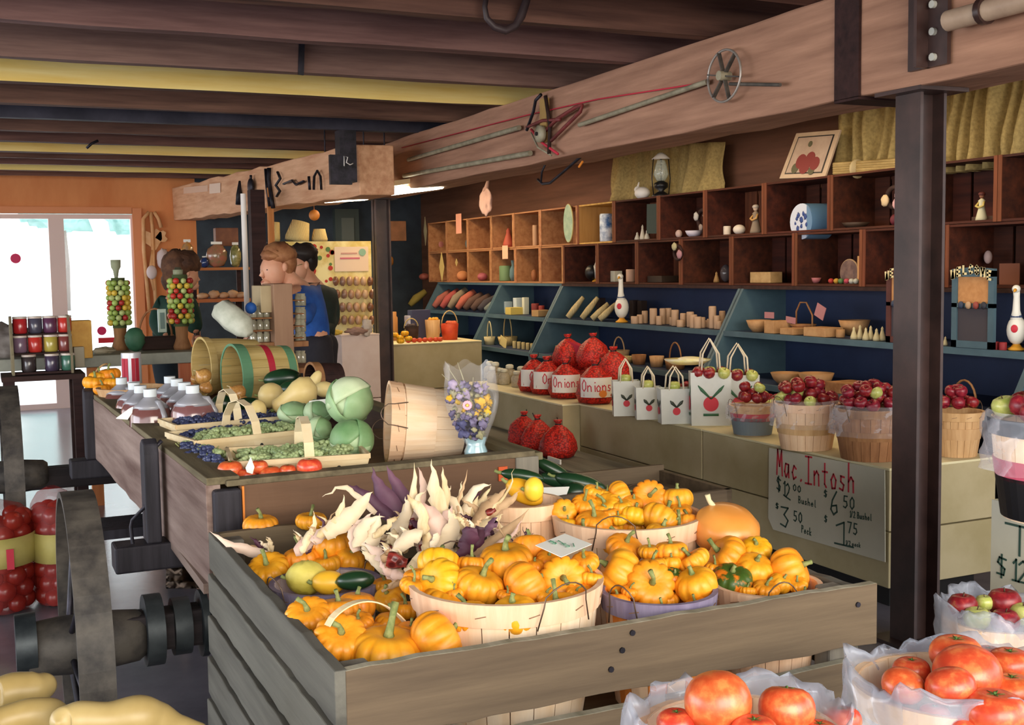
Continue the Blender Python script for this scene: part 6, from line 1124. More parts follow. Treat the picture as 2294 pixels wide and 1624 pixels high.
for i, (px, w, h, hh, c) in enumerate(((1262, 40, 20, 0, W_STR), (1312, 30, 18, 0, W_BROWN), (1345, 34, 18, 0, W_TAN), (1385, 50, 20, 1.6, W_TAN), (1430, 34, 22, 0, W_BROWN), (1470, 34, 24, 0, W_TAN), (1512, 50, 24, 1.6, W_BROWN), (1400, 40, 14, 0, W_STR))):
    hbasket(px, w, h, ZL, 4.62 if i != 3 else 4.75, '%s little basket from the left on the low shelf behind the onion bags' % NTH[i], c, hh)
for i, (px, w, h) in enumerate(((1762, 70, 26), (1830, 80, 34), (1905, 74, 24), (1985, 80, 22))): prop('box' if i > 1 else 'bowl', px, w, h, ZL, '#8c5c38' if i > 1 else '#a07c54', 'wooden_tray', ('pale round basket', 'heap of tan husk baskets', 'left brown wooden tray', 'right brown wooden tray')[i]+' on the low shelf behind the apples', 'basket', x=4.6, c2='#b08458', dep=.2)
hbasket(2165, 70, 16, ZL, 4.6, 'dark basket with wide thin handle behind the bushel right of the near post', W_BROWN, 3)
# goods on the far beige box
p0 = PY(960, 768, 9.6)
for s, px, w, h, c, nm, l in (('cyl', 879, 26, 64, '#b8824c', 'candy_jar', 'tall jar of orange sweets'), ('box', 940, 50, 66, '#3a3f5c', 'printed_bag', 'dark blue printed bag'), ('box', 918, 16, 54, '#b8b8c8', 'white_bag', 'white crumpled bag'), ('ball', 975, 24, 40, '#b0a890', 'pale_bag', 'pale round bag')):
    c_ = PY(px, 765, 10.7); D_ = AF.dot(c_-EYE); W_, H_ = w*D_/FPX, h*D_/FPX; k = MB()
    if s == 'cyl': k.lathe([(W_/2, 0), (W_/2, H_*.8), (W_*.4, H_*.85), (W_*.4, H_)], 16, MX.Translation((c_.x, 10.7, .821)))
    elif s == 'ball': k.ell((c_.x, 10.7, .821+H_/2), (W_/2, W_/2, H_/2), amp=.2)
    else: k.box((c_.x, 10.7, .821+H_/2), (W_, .08, H_), (0, 0, .2))
    tag(k.build(nm, mat('goods '+c, c, rough=.5), bev=.006 if s == 'box' else 0), l+' on the far beige box', 'package')
def fbasket(px, w, h, label, col, hh, fill, y=10.45):
    c_ = PY(px, 765, y); D_ = AF.dot(c_-EYE); W_, H_ = w*D_/FPX, h*D_/FPX; t = thing('handled_basket', label, 'basket', (c_.x, y, .821)); k = MB(); k.lathe([(W_*.42, 0), (W_*.5, H_), (W_*.46, H_), (W_*.38, .01)], 18); local(k, 'woven_body', col, t)
    if hh: k = MB(); k.tube([(W_*.48*cos(pi*i/10), 0, H_*.9+H_*hh*sin(pi*i/10)) for i in range(11)], .006, 6); local(k, 'arched_handle', W_STR, t)
    k = MB(); [k.ell((random.uniform(-.3, .3)*W_, random.uniform(-.2, .2)*W_, H_*1.02), W_*.14, 8, 6) for _ in range(9)]; local(k, 'filling', mat('fill '+fill, fill), t)
fbasket(1008, 40, 36, 'bright red handled basket of gourds on the far beige box', mat('red weave', '#b83a20', '#c84c28', .6, 20), .9, '#c8603c'); fbasket(970, 34, 46, 'tan basket of yellow gourds on the far beige box', W_TAN, 0, '#d89c2c'); fbasket(922, 34, 34, 'dark handled basket on the far beige box', W_DARK, .6, '#3c3030')
for i, (px, py) in enumerate(((884, 748), (893, 752), (905, 746), (897, 757), (915, 756))): sphereish(PRY, px, py+2, 18, 10.55, ('first', 'second', 'third', 'fourth', 'fifth')[i]+' little yellow gourd from the left on the far beige box', None, (0, 0, 1), 'mini_gourd', 'gourd')
M_SPR = mat('strawberry corn', '#a83020', '#c8502c', .5, 30)
for i, px in enumerate((915, 928, 940, 952, 964, 976, 986)):
    c_ = PY(px, 760, 10.24); k = MB(); k.ell((c_.x, 10.24, .843), (.03, .022, .022), 10, 8); tag(k.build('red_gourd', M_SPR), 'small red gourd in the front row on the far beige box', 'gourd', 'row of small red gourds')

# ================================================================ tomatoes and apples in the right foreground
M_FILM = film('produce bag film', '#ccd2e0', .3, .12)
W_TBL = wood('grey table wood', '#4f4843', '#6f675f', 'x', .8)
def table(label, x0, x1, y0, y1, z, mt=None, name='produce_table'):
    t = thing(name, label, 'table', ((x0+x1)/2, (y0+y1)/2, 0)); k = MB(); k.bb((x0, y0, z-.03), (x1, y1, z)); k.build('tabletop', mt or W_TBL, t)
    for x in (x0+.04, x1-.04):
        for y in (y0+.04, y1-.04): k = MB(); k.bb((x-.03, y-.03, 0), (x+.03, y+.03, z-.03)); k.build('leg', mt or W_TBL, t)
    return t
table('low table under the tomato baskets in the right foreground', .62, 1.75, .95, 1.72, .5)
def tom_basket(px, py, hw, d, h, label):
    c = PD(px, py, d); R = hw*d/FPX; bushel('bushel_basket', label, (c.x, c.y, c.z-h), R*.93, h, W_PALE, W_PEACH, handles=False, rimh=.04, n=16); return c, R
def liner_top(c, R, label, sd):
    def fn(u, v):
        a = u*2*pi; w_ = .018*noise.noise(V((cos(a)*2.5+sd, sin(a)*2.5, v*3)))+.012*noise.noise(V((cos(a)*7, sin(a)*7+sd, v*6)))
        if v < .45: s = v/.45; r_ = R*(.86+.14*s); z = -.06+.1*s
        else: s = (v-.45)/.55; r_ = R*(1+.07*sin(s*pi*.7)); z = .04-.15*s
        return V((c.x+cos(a)*(r_+w_), c.y+sin(a)*(r_+w_), c.z+z+w_*1.3))
    k = MB(); k.grid(fn, 72, 14); return tag(k.build('plastic_bag', M_FILM), label, 'plastic bag')
cA, RA = tom_basket(1655, 1640, 235, 1.62, .22, 'pale basket of tomatoes at the bottom edge of the photo, lined with clear plastic'); liner_top(cA, RA, 'clear plastic bag gathered round the tomato basket at the bottom edge', 1)
cB, RB = tom_basket(2130, 1535, 222, 1.95, .24, 'larger basket of tomatoes at the lower right corner, lined with plastic'); liner_top(cB, RB, 'clear plastic bag folded over the rim of the lower right tomato basket', 5)
for px, py, w, d, l, f in ((1607, 1566, 152, 1.6, 'big pinkish tomato standing highest in the bottom edge basket', (.1, -.1, -1)), (1762, 1592, 128, 1.62, 'pale topped tomato right of the highest one in the bottom edge basket', (.2, .2, 1)), (1515, 1618, 90, 1.6, 'tomato at the left of the bottom edge basket', (0, 0, 1)), (1885, 1612, 90, 1.7, 'tomato at the right end of the bottom edge basket', (0, .2, 1)), (1690, 1640, 110, 1.55, 'tomato lowest in front of the bottom edge basket', (0, 0, 1)), (1830, 1640, 90, 1.6, 'tomato cut by the frame in the bottom edge basket', (0, 0, 1)),
    (2142, 1462, 118, 2.0, 'orange tomato topmost in the lower right basket', (0, 0, 1)), (2165, 1505, 150, 1.93, 'wide red tomato under the topmost one', (.1, .1, -1)), (2130, 1540, 112, 1.84, 'shiny red tomato in the middle of the lower right basket', (.1, -.2, -1)), (2042, 1500, 84, 1.98, 'red tomato at the left behind the orange green one', (0, 0, 1)), (2023, 1538, 98, 1.88, 'orange green half ripe tomato at the left rim', (-.1, .3, -1)),
    (2262, 1486, 104, 2.0, 'greenish orange tomato at the right edge of the photo', (0, 0, 1)), (2266, 1545, 108, 1.92, 'red tomato at the right edge of the photo', (0, 0, 1)), (2228, 1592, 140, 1.8, 'large red tomato at the lower right corner', (0, 0, 1)), (2185, 1620, 80, 1.8, 'red tomato at the very bottom of the lower right basket', (0, 0, 1)), (2215, 1470, 70, 2.08, 'tomato deep at the back of the lower right basket', (0, 0, 1)), (2100, 1590, 70, 1.84, 'tomato hidden low at the front of the lower right basket', (0, 0, 1))):
    sphereish(TOM, px, py, w, d, l, None, f, sq=.95 if 'highest' not in l else 1.1, cap=.012)
c = PD(2235, 1378, 2.6); table('small table under the apple basket beside the near post foot', c.x-.2, c.x+.25, c.y-.14, c.y+.2, c.z-.2)
bushel('bushel_basket', 'plastic lined basket of apples at the right edge, just above the tomatoes', (c.x, c.y, c.z-.198), .115, .19, W_PALE, W_PEACH, handles=False); liner_top(c, .125, 'clear plastic bag round the apples at the right edge above the tomatoes', 9)
for px, py, w, p, l in ((2157, 1358, 66, AP, 'red apple leftmost'), (2188, 1385, 60, APG, 'green red apple in front'), (2205, 1350, 40, APG, 'small green apple behind'), (2250, 1350, 74, AP, 'dark red apple, largest'), (2252, 1392, 64, AP, 'bright red apple lowest'), (2290, 1375, 60, APG, 'green apple at the photo edge')): sphereish(p, px, py, w, 2.55+(1385-py)*.0016, l+' in the plastic lined basket at the right edge', None, (0, 0, 1), 'apple', 'apple')
# box with the T sheet
o = PD(2227, 1117, 3.0); bx = dbox('beige box at the right edge with a lined apple basket and a hand lettered sheet', o.x+.006, o.x+.62, o.y-1.0, o.y, .0, o.z)
t = thing('price_sheet', 'white hand lettered sheet with a T and $12 at the right edge of the photo', 'sign', (o.x, o.y, .5)); XB = o.x
a, b = PX(2225, 1118, XB), PX(2226, 1335, XB); k = MB(); k.bb((XB-.005, a.y-.42, b.z-.12), (XB-.002, a.y, a.z)); k.build('sheet', mat('poster paper', '#bdbaa6'), t)
k = MB(); A = PX(2252, 1236, XB-.006); write(k, 'T', A, (0, -1, 0), (0, 0, 1), .09, .075, .006, nrm=(-1, 0, 0)); A = PX(2232, 1288, XB-.006); write(k, '$12', A, (0, -1, 0), (0, 0, 1), .034, .055, .005, nrm=(-1, 0, 0)); k.build('lettering', M_GRNP, t)
cc = PZ(2372, 1160, o.z); bushel('bushel_basket', 'lined apple basket with a pink band at the right edge of the photo', cc, .16, .24, W_PALE, mat('slate hoop', '#4f5660'), bands=((.4, .05, mat('pink band', '#c05068')), (.02, .1, M_BLACK)), handles=False)
mound((AP, APG), cc, .15, cc.z+.24, .034, 'red apple in the pink banded basket at the right edge', 'apples in the pink banded basket'); bag_liner(cc, .16, cc.z+.24, .24, 'clear plastic bag round the pink banded apple basket')
# ================================================================ neck squash at the lower left, onion sacks on the floor
M_NSQ = mat('tan neck squash', '#a08750', '#c2aa72', .4, 2.5, bump=.1, spec=.4)
bxt = table('low bench under the tan squashes at the lower left', -.2, .4, 2.05, 2.45, .5)
def necksq(pts, ws, d, label):
    t = thing('neck_squash', label, 'squash', PD(pts[0][0], pts[0][1], d)); P_ = [PD(x, y, d+.02*i) for i, (x, y) in enumerate(pts)]; out = []; rs = []; n = len(P_)-1
    for i in range(n*5+1):
        u = i/5; a = min(int(u), n-1); f = u-a; p0, p1, p2, p3 = P_[max(a-1, 0)], P_[a], P_[a+1], P_[min(a+2, n)]
        out.append(.5*((2*p1)+(p2-p0)*f+(2*p0-5*p1+4*p2-p3)*f*f+(3*p1-p0-3*p2+p3)*f**3)); g_ = f*f*(3-2*f); rs.append((ws[a]*(1-g_)+ws[a+1]*g_)/2*d/FPX)
    k = MB(); k.tube(out, rs, 22); k.build('body', M_NSQ, t); k = MB(); k.tube([out[-1], out[-1]+(out[-1]-out[-2]).normalized()*.02], [.008, .01], 7); k.build('stem', M_STEMG, t)
necksq([(-30, 1560), (-10, 1560), (30, 1550), (75, 1545), (100, 1535), (108, 1532)], [20, 80, 88, 84, 60, 10], 2.35, 'tan squash at the far lower left corner with a rounded end')
necksq([(-40, 1625), (-20, 1625), (20, 1610), (70, 1600), (110, 1605), (138, 1622), (140, 1640)], [20, 70, 66, 74, 84, 70, 10], 2.2, 'tan neck squash curving along the bottom left edge')
necksq([(128, 1622), (140, 1616), (180, 1612), (240, 1612), (310, 1604), (350, 1612), (400, 1630), (445, 1640), (460, 1645)], [10, 66, 84, 80, 96, 84, 60, 46, 10], 2.15, 'longest tan neck squash at the bottom edge under the near wheel')
M_ONR = mat('red onions in net', '#7c1c18', '#b8402a', .3, 3, spec=.6, coat=.3, contrast=(.3, .7)); M_YEL = mat('yellow bag label', '#a89c54', '#c0b46c', .6, 5)
for n, (x0, x1, yt, yb, y_, lb) in enumerate(((-75, 76, 1150, 1366, 5.65, (1215, 1282)), (80, 175, 1120, 1345, 5.75, (1200, 1266)))):
    c = PZ((x0+x1)/2, yb, 0); D_ = AF.dot(c-EYE); W_ = (x1-x0)*D_/FPX; H_ = (yb-yt)*D_/FPX; t = thing('onion_sack', ('big red net sack of onions on the floor at the left edge, yellow label', 'red net sack of onions behind the near wheel, yellow label')[n], 'sack of onions', (c.x, c.y, 0)); rr = random.Random(n+3)
    k = MB(); zs = 0
    for z in range(int(H_/.062)):
        for a in range(7):
            an = 2*pi*a/7+(z % 2)*.45; k.ell((c.x+cos(an)*(W_/2-.04), c.y+sin(an)*.11, .045+z*.062), rr.uniform(.04, .047), 14, 9)
    k.ell((c.x, c.y, H_*.5), (W_/2-.035, .1, H_*.5), 16, 10); k.build('onions', M_ONR, t)
    k = MB(); k.lathe([(W_/2*1.0, .02), (W_/2*1.04, .1), (W_/2*1.04, H_-.05), (W_/2*.95, H_), (W_/2*.7, H_+.04), (.02, H_+.07)], 24, MX.Translation((c.x, c.y, 0)) @ MX.Diagonal((1, .16/(W_/2)*1.05, 1, 1)), rib=lambda a, u: 1+.03*sin(a*8), cap=False); k.build('net', film('red net', '#a01c18', .3, .5), t)
    za, zb = PY(x0, lb[0], c.y-.16).z, PY(x0, lb[1], c.y-.16).z; k = MB(); k.lathe([(W_/2*1.07, zb), (W_/2*1.09, zb+.001), (W_/2*1.09, za), (W_/2*1.07, za)], 28, MX.Translation((c.x, c.y, 0)) @ MX.Diagonal((1, .175/(W_/2), 1, 1)), cap=False, sm=True); k.build('bag_label', M_YEL, t)
    k = MB(); q = PY((22, 200)[n], 1228, c.y-.205); k.box(q+V((0, 0, -.05)), (.03, .004, .09)); k.build('red_print', M_RED, t)

# ================================================================ counter and people at the far left
W_CNT = mat('grey counter top', '#7c7f74', '#98998a', .5, 5); W_PEG = wood('orange leg wood', '#b8683c', '#d08a58', 'z')
CZ = .985; ct = thing('counter', 'long grey topped counter in front of the bright sliding window', 'counter', (.2, 8.2, 0))
k = MB(); k.bb((-1.6, 7.85, CZ-.075), (1.36, 8.35, CZ)); k.build('counter_top', W_CNT, ct, bev=.005)
for x in (-1.4, -.05, .62, 1.2, 1.3): k = MB(); k.bb((x, 7.9, 0), (x+.07, 7.97, CZ-.075)); k.build('leg', W_PEG if x > .6 else wood('brown leg', '#5c3c2c', '#7c5842', 'z'), ct)
k = MB(); k.bb((-1.35, 7.92, .1), (-.1, 7.94, .88)); k.build('front_panel', W_DARK, ct)
# jar rack
RY = 7.35; a, b = PY(28, 842, RY), PY(166, 842, RY); zt = PY(30, 760, RY).z
tb = table('small dark stand under the rack of coloured jars, behind the far wheel', a.x-.06, b.x+.06, RY-.05, RY+.32, a.z-.003, W_DARK, 'jar_stand')
rk = thing('jar_rack', 'stepped wooden rack of coloured jars at the left, in front of the counter', 'rack', ((a.x+b.x)/2, RY, a.z)); h0 = .11
for x in (a.x, b.x-.014): k = MB(); k.prism([(RY, a.z), (RY+.3, a.z), (RY+.3, a.z+.34), (RY+.18, a.z+.34), (RY, a.z+.12)], x, x+.014, lambda u, v, w_: V((w_, u, v))); k.build('rack_side', wood('rack wood', '#6f6652', '#8f8468', 'z'), rk)
for i in range(3): k = MB(); k.bb((a.x+.015, RY+.01+i*.09, a.z+.002+i*h0), (b.x-.015, RY+.1+i*.09, a.z+.014+i*h0)); k.build('rack_shelf', W_DARK, rk)
JC = {'red': '#b82c30', 'slate': '#4a4858', 'purple': '#5c3450', 'lavender': '#7c6478', 'yellow': '#b0a048', 'brown': '#7c3c38', 'dark': '#3c3434', 'plum': '#44384c', 'green': '#3f6a58', 'scarlet': '#c0342c'}
for i, (px, row, col) in enumerate(((48, 2, 'red'), (82, 2, 'slate'), (115, 2, 'purple'), (148, 2, 'scarlet'), (46, 1, 'lavender'), (80, 1, 'scarlet'), (115, 1, 'yellow'), (147, 1, 'brown'), (64, 0, 'dark'), (116, 0, 'plum'), (152, 0, 'green'))):
    y = RY+.055+row*.09; c = PY(px, 800, y); z = a.z+.015+row*h0; t = thing('jam_jar', ('%s jar in the %s row of the rack, %s' % (col, ('lowest', 'middle', 'top')[row], 'left half' if px < 98 else 'right half')), 'jar', (c.x, y, z))
    k = MB(); k.lathe([(.036, 0), (.04, .01), (.04, .085), (.036, .09)], 18, rib=lambda a_, u: 1+.03*cos(a_*8)); local(k, 'glass_jar', mat('jar '+col, JC[col], rough=.2, coat=.5), t); k = MB(); k.cyl((0, 0, .09), (0, 0, .102), .041, n=18); local(k, 'lid', mat('jar lid', '#b8a89c', '#d8ccc0', .4, 30), t)
def rel(px, py, w, h, y, shape, col, name, label, cat, c2=None, z=None, group=None, rough=.6):
    c = PY(px, py, y); D_ = AF.dot(c-EYE); W_, H_ = w*D_/FPX, h*D_/FPX; z = c.z if z is None else z; k = MB(); mt = mat('item '+col+(c2 or ''), col, c2, rough, 10)
    if shape == 'box': k.box((c.x, y, z+H_/2), (W_, min(W_, .12), H_))
    elif shape == 'cyl': k.lathe([(W_/2*.95, 0), (W_/2, H_*.1), (W_/2, H_*.9), (W_*.4, H_)], 18, MX.Translation((c.x, y, z)))
    elif shape == 'ball': k.ell((c.x, y, z+H_/2), (W_/2, W_/2, H_/2), 18, 12, amp=.15)
    elif shape == 'heap': k.ell((c.x, y, z+H_*.4), (W_/2, W_*.3, H_*.6), 28, 16, amp=.5, fr=2.5)
    return tag(k.build(name, mt, bev=.004 if shape == 'box' else 0), label, cat, group)
rel(182, 778, 44, 84, 7.7, 'box', '#c08c34', 'paper_sack', 'tall yellow paper sack beside the jar rack', 'bag', '#d8a84c', CZ); rel(176, 778, 22, 46, 7.6, 'box', '#a8a08c', 'paper_card', 'pale grey carton in front of the yellow sack', 'carton', None, CZ-.05)
rel(25, 765, 150, 70, 8.15, 'heap', '#6f6660', 'grey_mound', 'grey mound on the counter at the left edge, standing for a vehicle outside', 'cloth', '#8f8780', CZ); rel(303, 772, 44, 54, 8.1, 'ball', '#2f5c44', 'green_cushion', 'dark green rounded bundle on the counter beside the first apple tower', 'bundle', '#3f6c50', CZ)  # grey mound stands in for a vehicle outside the window
rel(232, 776, 46, 14, 8.05, 'heap', '#9a9078', 'straw_mat', 'low pale heap on the counter under the window stickers', 'heap', None, CZ)
M_CA = [mat('crab '+c, c, rough=.35) for c in ('#8aa04c', '#b8382c', '#9cb45c', '#c8a83c', '#a02c28', '#a8b470')]
def tower(px, ytop, ybot, ybase, rpx, D_, label, stemtop=None):
    b = PD(px, ybase, D_); b.z = CZ; zt = PD(px, ytop, D_).z; zb = PD(px, ybot, D_).z; R = rpx*D_/FPX; t = thing('apple_tower', label, 'decoration', b)
    k = MB(); k.lathe([(.055, CZ), (.06, CZ+.02), (.04, CZ+.08), (.045, zb)], 14, MX.Translation((b.x, b.y, 0))); k.build('wooden_base', W_BROWN, t); k = MB(); k.cyl((b.x, b.y, zb-.02), (b.x, b.y, zt), R*.6, n=14); k.build('core', mat('moss core', '#3f4a28', rough=.9), t)
    n = int((zt-zb)/.034); rr = random.Random(px)
    for i in range(n):
        for j in range(9):
            a_ = 2*pi*j/9+i*.35; k = MB(); k.ell((b.x+cos(a_)*R*.82, b.y+sin(a_)*R*.82, zb+.017+i*.034), rr.uniform(.018, .022), 10, 7); k.build('crab_apple', M_CA[rr.randrange(6)], t)
    if stemtop: k = MB(); z1 = PD(px, stemtop, D_).z; k.lathe([(.012, zt), (.02, zt+.05), (.032, z1-.05), (.034, z1)], 12, MX.Translation((b.x-.01, b.y, 0))); k.build('top_tuft', mat('grey green tuft', '#8f9478', rough=.8), t)
tower(270, 622, 728, 765, 25, 7.95, 'tower of little red and green apples, left one against the window', 582); tower(408, 615, 724, 765, 28, 7.9, 'tower of little green and red apples, right one before the person in green', 604)
t = thing('handled_basket', 'dark brown basket with arched handle on the counter between the apple towers', 'basket', PD(356, 772, 7.95)); c = PD(356, 772, 7.95); c.z = CZ; t.location = c
k = MB(); k.bb((c.x-.12, c.y-.07, CZ+.001), (c.x+.12, c.y+.07, CZ+.09)); k.build('basket_body', W_DARK, t, bev=.008); k = MB(); k.tube([c+V((-.11*cos(pi*i/12)-.02, 0, .08+.2*sin(pi*i/12))) for i in range(13)], .007, 6); k.build('arched_handle', W_BROWN, t)
k = MB(); q = PD(364, 738, 7.85); k.box(q+V((0, 0, .06)), (.055, .03, .16)); o_ = k.build('candle_lantern', mat('pale green glass frame', '#9cb0a0', rough=.3), bev=.004); tag(o_, 'small pale green lantern standing in the dark handled basket', 'lantern'); k = MB(); k.box(q+V((0, -.017, .06)), (.03, .004, .11)); k.build('pane', mat('dark green pane', '#44645c', rough=.2), o_)

# ---------------------------------------------------------------- people
def skinned(name, pts, edges, mt, parent, root=0, sub=2):
    me = bpy.data.meshes.new(name); inv = wm(parent).inverted(); me.from_pydata([tuple(inv @ V(p[0])) for p in pts], edges, []); me.materials.append(mt); o = bpy.data.objects.new(name, me); C.objects.link(o); o.parent = parent
    md = o.modifiers.new('skin', 'SKIN'); md.use_smooth_shade = True; md.branch_smoothing = .6
    if not me.skin_vertices: raise RuntimeError('no skin layer')
    for i, p in enumerate(pts):
        r = p[1]; me.skin_vertices[0].data[i].radius = r if hasattr(r, '__len__') else (r, r); me.skin_vertices[0].data[i].use_root = i == root
    s = o.modifiers.new('sub', 'SUBSURF'); s.levels = sub; s.render_levels = sub; return o
M_SKIN = mat('skin', '#c98f70', '#d8a284', .5, 6, sss=.1)
def person(label, J, top, topm, legm, hairm, hair, face, arms_skin=True, glasses=False):
    """J: joint name -> world point"""
    pel = J['pelvis']; t = thing('person', label, 'person', (pel.x, pel.y, 0)); nm = ['pelvis', 'waist', 'chest', 'neck', 'chin', 'head', 'shl', 'ell', 'wrl', 'shr', 'elr', 'wrr', 'hil', 'knl', 'anl', 'tol', 'hir', 'knr', 'anr', 'tor']
    R = dict(pelvis=.12, waist=.11, chest=.125, neck=.055, chin=.075, head=.088, shl=.06, ell=.042, wrl=.028, shr=.06, elr=.042, wrr=.028, hil=.085, knl=.06, anl=.038, tol=.035, hir=.085, knr=.06, anr=.038, tor=.035)
    E_ = [('pelvis', 'waist'), ('waist', 'chest'), ('chest', 'neck'), ('neck', 'chin'), ('chin', 'head'), ('chest', 'shl'), ('shl', 'ell'), ('ell', 'wrl'), ('chest', 'shr'), ('shr', 'elr'), ('elr', 'wrr'), ('pelvis', 'hil'), ('hil', 'knl'), ('knl', 'anl'), ('anl', 'tol'), ('pelvis', 'hir'), ('hir', 'knr'), ('knr', 'anr'), ('anr', 'tor')]
    def sub(names, grow, nm_, mt): idx = {n: i for i, n in enumerate(names)}; return skinned(nm_, [(J[n], R[n]+grow) for n in names], [(idx[a], idx[b]) for a, b in E_ if a in idx and b in idx], mt, t)
    sub(nm, 0, 'body', M_SKIN); sub(['pelvis', 'waist', 'chest', 'shl', 'ell', 'shr', 'elr'] if top == 'vest' else ['pelvis', 'waist', 'chest', 'shl', 'ell', 'wrl', 'shr', 'elr', 'wrr'], .03, 'vest' if top == 'vest' else top, topm)
    sub(['waist', 'pelvis', 'hil', 'knl', 'anl', 'hir', 'knr', 'anr'], .034, 'trousers', legm)
    for s in ('l', 'r'):
        a, b = J['an'+s], J['to'+s]; k = MB(); k.tube([V((a.x, a.y, .045))-(b-a)*.3, V((a.x, a.y, .05)), V(((a.x+b.x)/2, (a.y+b.y)/2, .045)), V((b.x, b.y, .035))+(b-a)*.2], [.03, .045, .045, .03], 10); k.build('shoe', M_BLACK, t)
        w_, e = J['wr'+s], J['el'+s]; d = (w_-e).normalized(); sd = d.cross(V((0, 0, 1))).normalized(); k = MB(); k.ell(w_+d*.05, (.03, .03, .02), 10, 7)
        for f in range(4): o_ = sd*(.02*(f-1.5)*.75); k.tube([w_+d*.06+o_, w_+d*(.1+.006*(f in (1, 2)))+o_-V((0, 0, .01)), w_+d*(.125+.006*(f in (1, 2)))+o_-V((0, 0, .028))], [.009, .008, .006], 6)
        k.tube([w_+d*.03+sd*.025, w_+d*.06+sd*.045-V((0, 0, .01)), w_+d*.085+sd*.045-V((0, 0, .02))], [.011, .009, .007], 6); k.build('hand', M_SKIN, t)
    h = J['head']; f = V(face).normalized(); up = V((0, 0, 1)); sd = f.cross(up).normalized(); k = MB(); k.ell(h+f*.03-up*.03, (.085, .085, .105), 18, 12, amp=.03); k.tube([h+f*.1+up*.01, h+f*.128-up*.03, h+f*.108-up*.045], [.01, .016, .01], 8); k.ell(h+f*.09-up*.09, (.035, .035, .03))
    for s in (-1, 1): k.ell(h+sd*s*.088-up*.02, (.018, .02, .03))
    k.build('face', M_SKIN, t); k = MB()
    for s in (-1, 1): k.ell(h+f*.103+sd*s*.035+up*.0, (.008, .008, .005), 8, 6)
    k.build('eyes', mat('dark eye', '#2c1c18'), t); k = MB(); k.ell(h+f*.113-up*.075, (.02, .02, .006), 8, 6); k.build('lips', mat('lips', '#a85c50'), t)
    k = MB()
    for (u, s, w_, r) in hair: k.ell(h-f*u+up*s+sd*w_, r, 16, 11, amp=.22, fr=4)
    k.build('hair', hairm, t)
    if glasses: k = MB(); [k.tube([h+f*.118+sd*(s*.036)+V((0, 0, .024))*cos(a_)+sd*.026*sin(a_) for a_ in [2*pi*q/12 for q in range(13)]], .003, 5) for s in (-1, 1)]; k.tube([h+f*.118+sd*.06, h+f*.04+sd*.095], .003, 5); k.tube([h+f*.118-sd*.06, h+f*.04-sd*.095], .003, 5); k.build('glasses', mat('gold frame', '#b8a878', rough=.3, metal=.6), t)
    return t
def legs(J, x, y, fd, w=.1):
    s = V((fd[1], -fd[0], 0)).normalized(); f = V((fd[0], fd[1], 0)).normalized(); p = J['pelvis']
    for n, q in (('l', -1), ('r', 1)):
        J['hi'+n] = p+s*q*w-V((0, 0, .06)); J['kn'+n] = V((x, y, .5))+s*q*w+f*.03; J['an'+n] = V((x, y, .08))+s*q*w*1.1; J['to'+n] = V((x, y, .04))+s*q*w*1.2+f*.14
    return J
J = dict(pelvis=PD(700, 782, 7.7), waist=PD(703, 730, 7.68), chest=PD(680, 665, 7.62), neck=PD(652, 628, 7.58), chin=PD(632, 612, 7.55), head=PD(620, 592, 7.52), shl=PD(652, 655, 7.4), ell=PD(630, 720, 7.25), wrl=PD(590, 735, 7.2), shr=PD(705, 650, 7.8), elr=PD(672, 718, 7.35), wrr=PD(628, 742, 7.2))
legs(J, J['pelvis'].x+.02, J['pelvis'].y, (-1, -.2)); person('person in a blue vest with short reddish hair, leaning forward left over the counter goods', J, 'vest', mat('blue quilted vest', '#1c4a98', '#2c62b8', .6, 8), mat('dark trousers', '#1a1820', '#26242c', .8, 8), mat('reddish hair', '#7c4a2c', '#a8744c', .7, 14, bump=.5), ((.025, .05, 0, (.115, .112, .085)), (.07, -.01, 0, (.075, .105, .1)), (.0, .0, .075, (.05, .035, .06)), (-.04, .07, 0, (.07, .09, .045))), (-.9, -.35, -.35))
J = dict(pelvis=PD(712, 782, 8.5), waist=PD(715, 728, 8.5), chest=PD(710, 660, 8.45), neck=PD(690, 622, 8.35), chin=PD(678, 606, 8.32), head=PD(671, 588, 8.3), shl=PD(685, 655, 8.2), ell=PD(665, 715, 8.1), wrl=PD(640, 745, 8.0), shr=PD(735, 655, 8.55), elr=PD(742, 715, 8.6), wrr=PD(722, 745, 8.35))
legs(J, J['pelvis'].x, J['pelvis'].y, (-1, -.2)); person('person in dark jacket and glasses with black hair, behind the blue vest', J, 'jacket', mat('black green jacket', '#14201f', '#22302c', .7, 8), mat('dark trousers', '#1a1820'), mat('black hair', '#17110f', '#2c211c', .6, 14, bump=.4), ((.02, .055, 0, (.112, .11, .08)), (.07, .0, 0, (.07, .1, .1)), (-.05, .07, 0, (.06, .08, .04))), (-.9, -.3, -.3), glasses=True)
J = dict(pelvis=PD(372, 778, 8.8), waist=PD(378, 740, 8.8), chest=PD(395, 680, 8.75), neck=PD(408, 645, 8.72), chin=PD(412, 632, 8.7), head=PD(410, 605, 8.7), shl=PD(372, 672, 8.85), ell=PD(350, 725, 8.75), wrl=PD(372, 752, 8.6), shr=PD(420, 675, 8.65), elr=PD(432, 720, 8.55), wrr=PD(440, 745, 8.5))
legs(J, J['pelvis'].x+.03, J['pelvis'].y, (1, -.4)); person('person in dark green sweater with brown curly hair behind the counter', J, 'sweater', mat('dark green sweater', '#16342a', '#22463a', .85, 12), mat('navy trousers', '#1c2a34', '#263642', .8, 8), mat('brown curly hair', '#3c2418', '#64422c', .8, 16, bump=.8), ((-.0, .06, 0, (.13, .13, .09)), (.06, .0, 0, (.11, .13, .13)), (.08, -.1, 0, (.09, .11, .1)), (-.06, .06, .03, (.07, .08, .06))), (.85, .2, -.35))
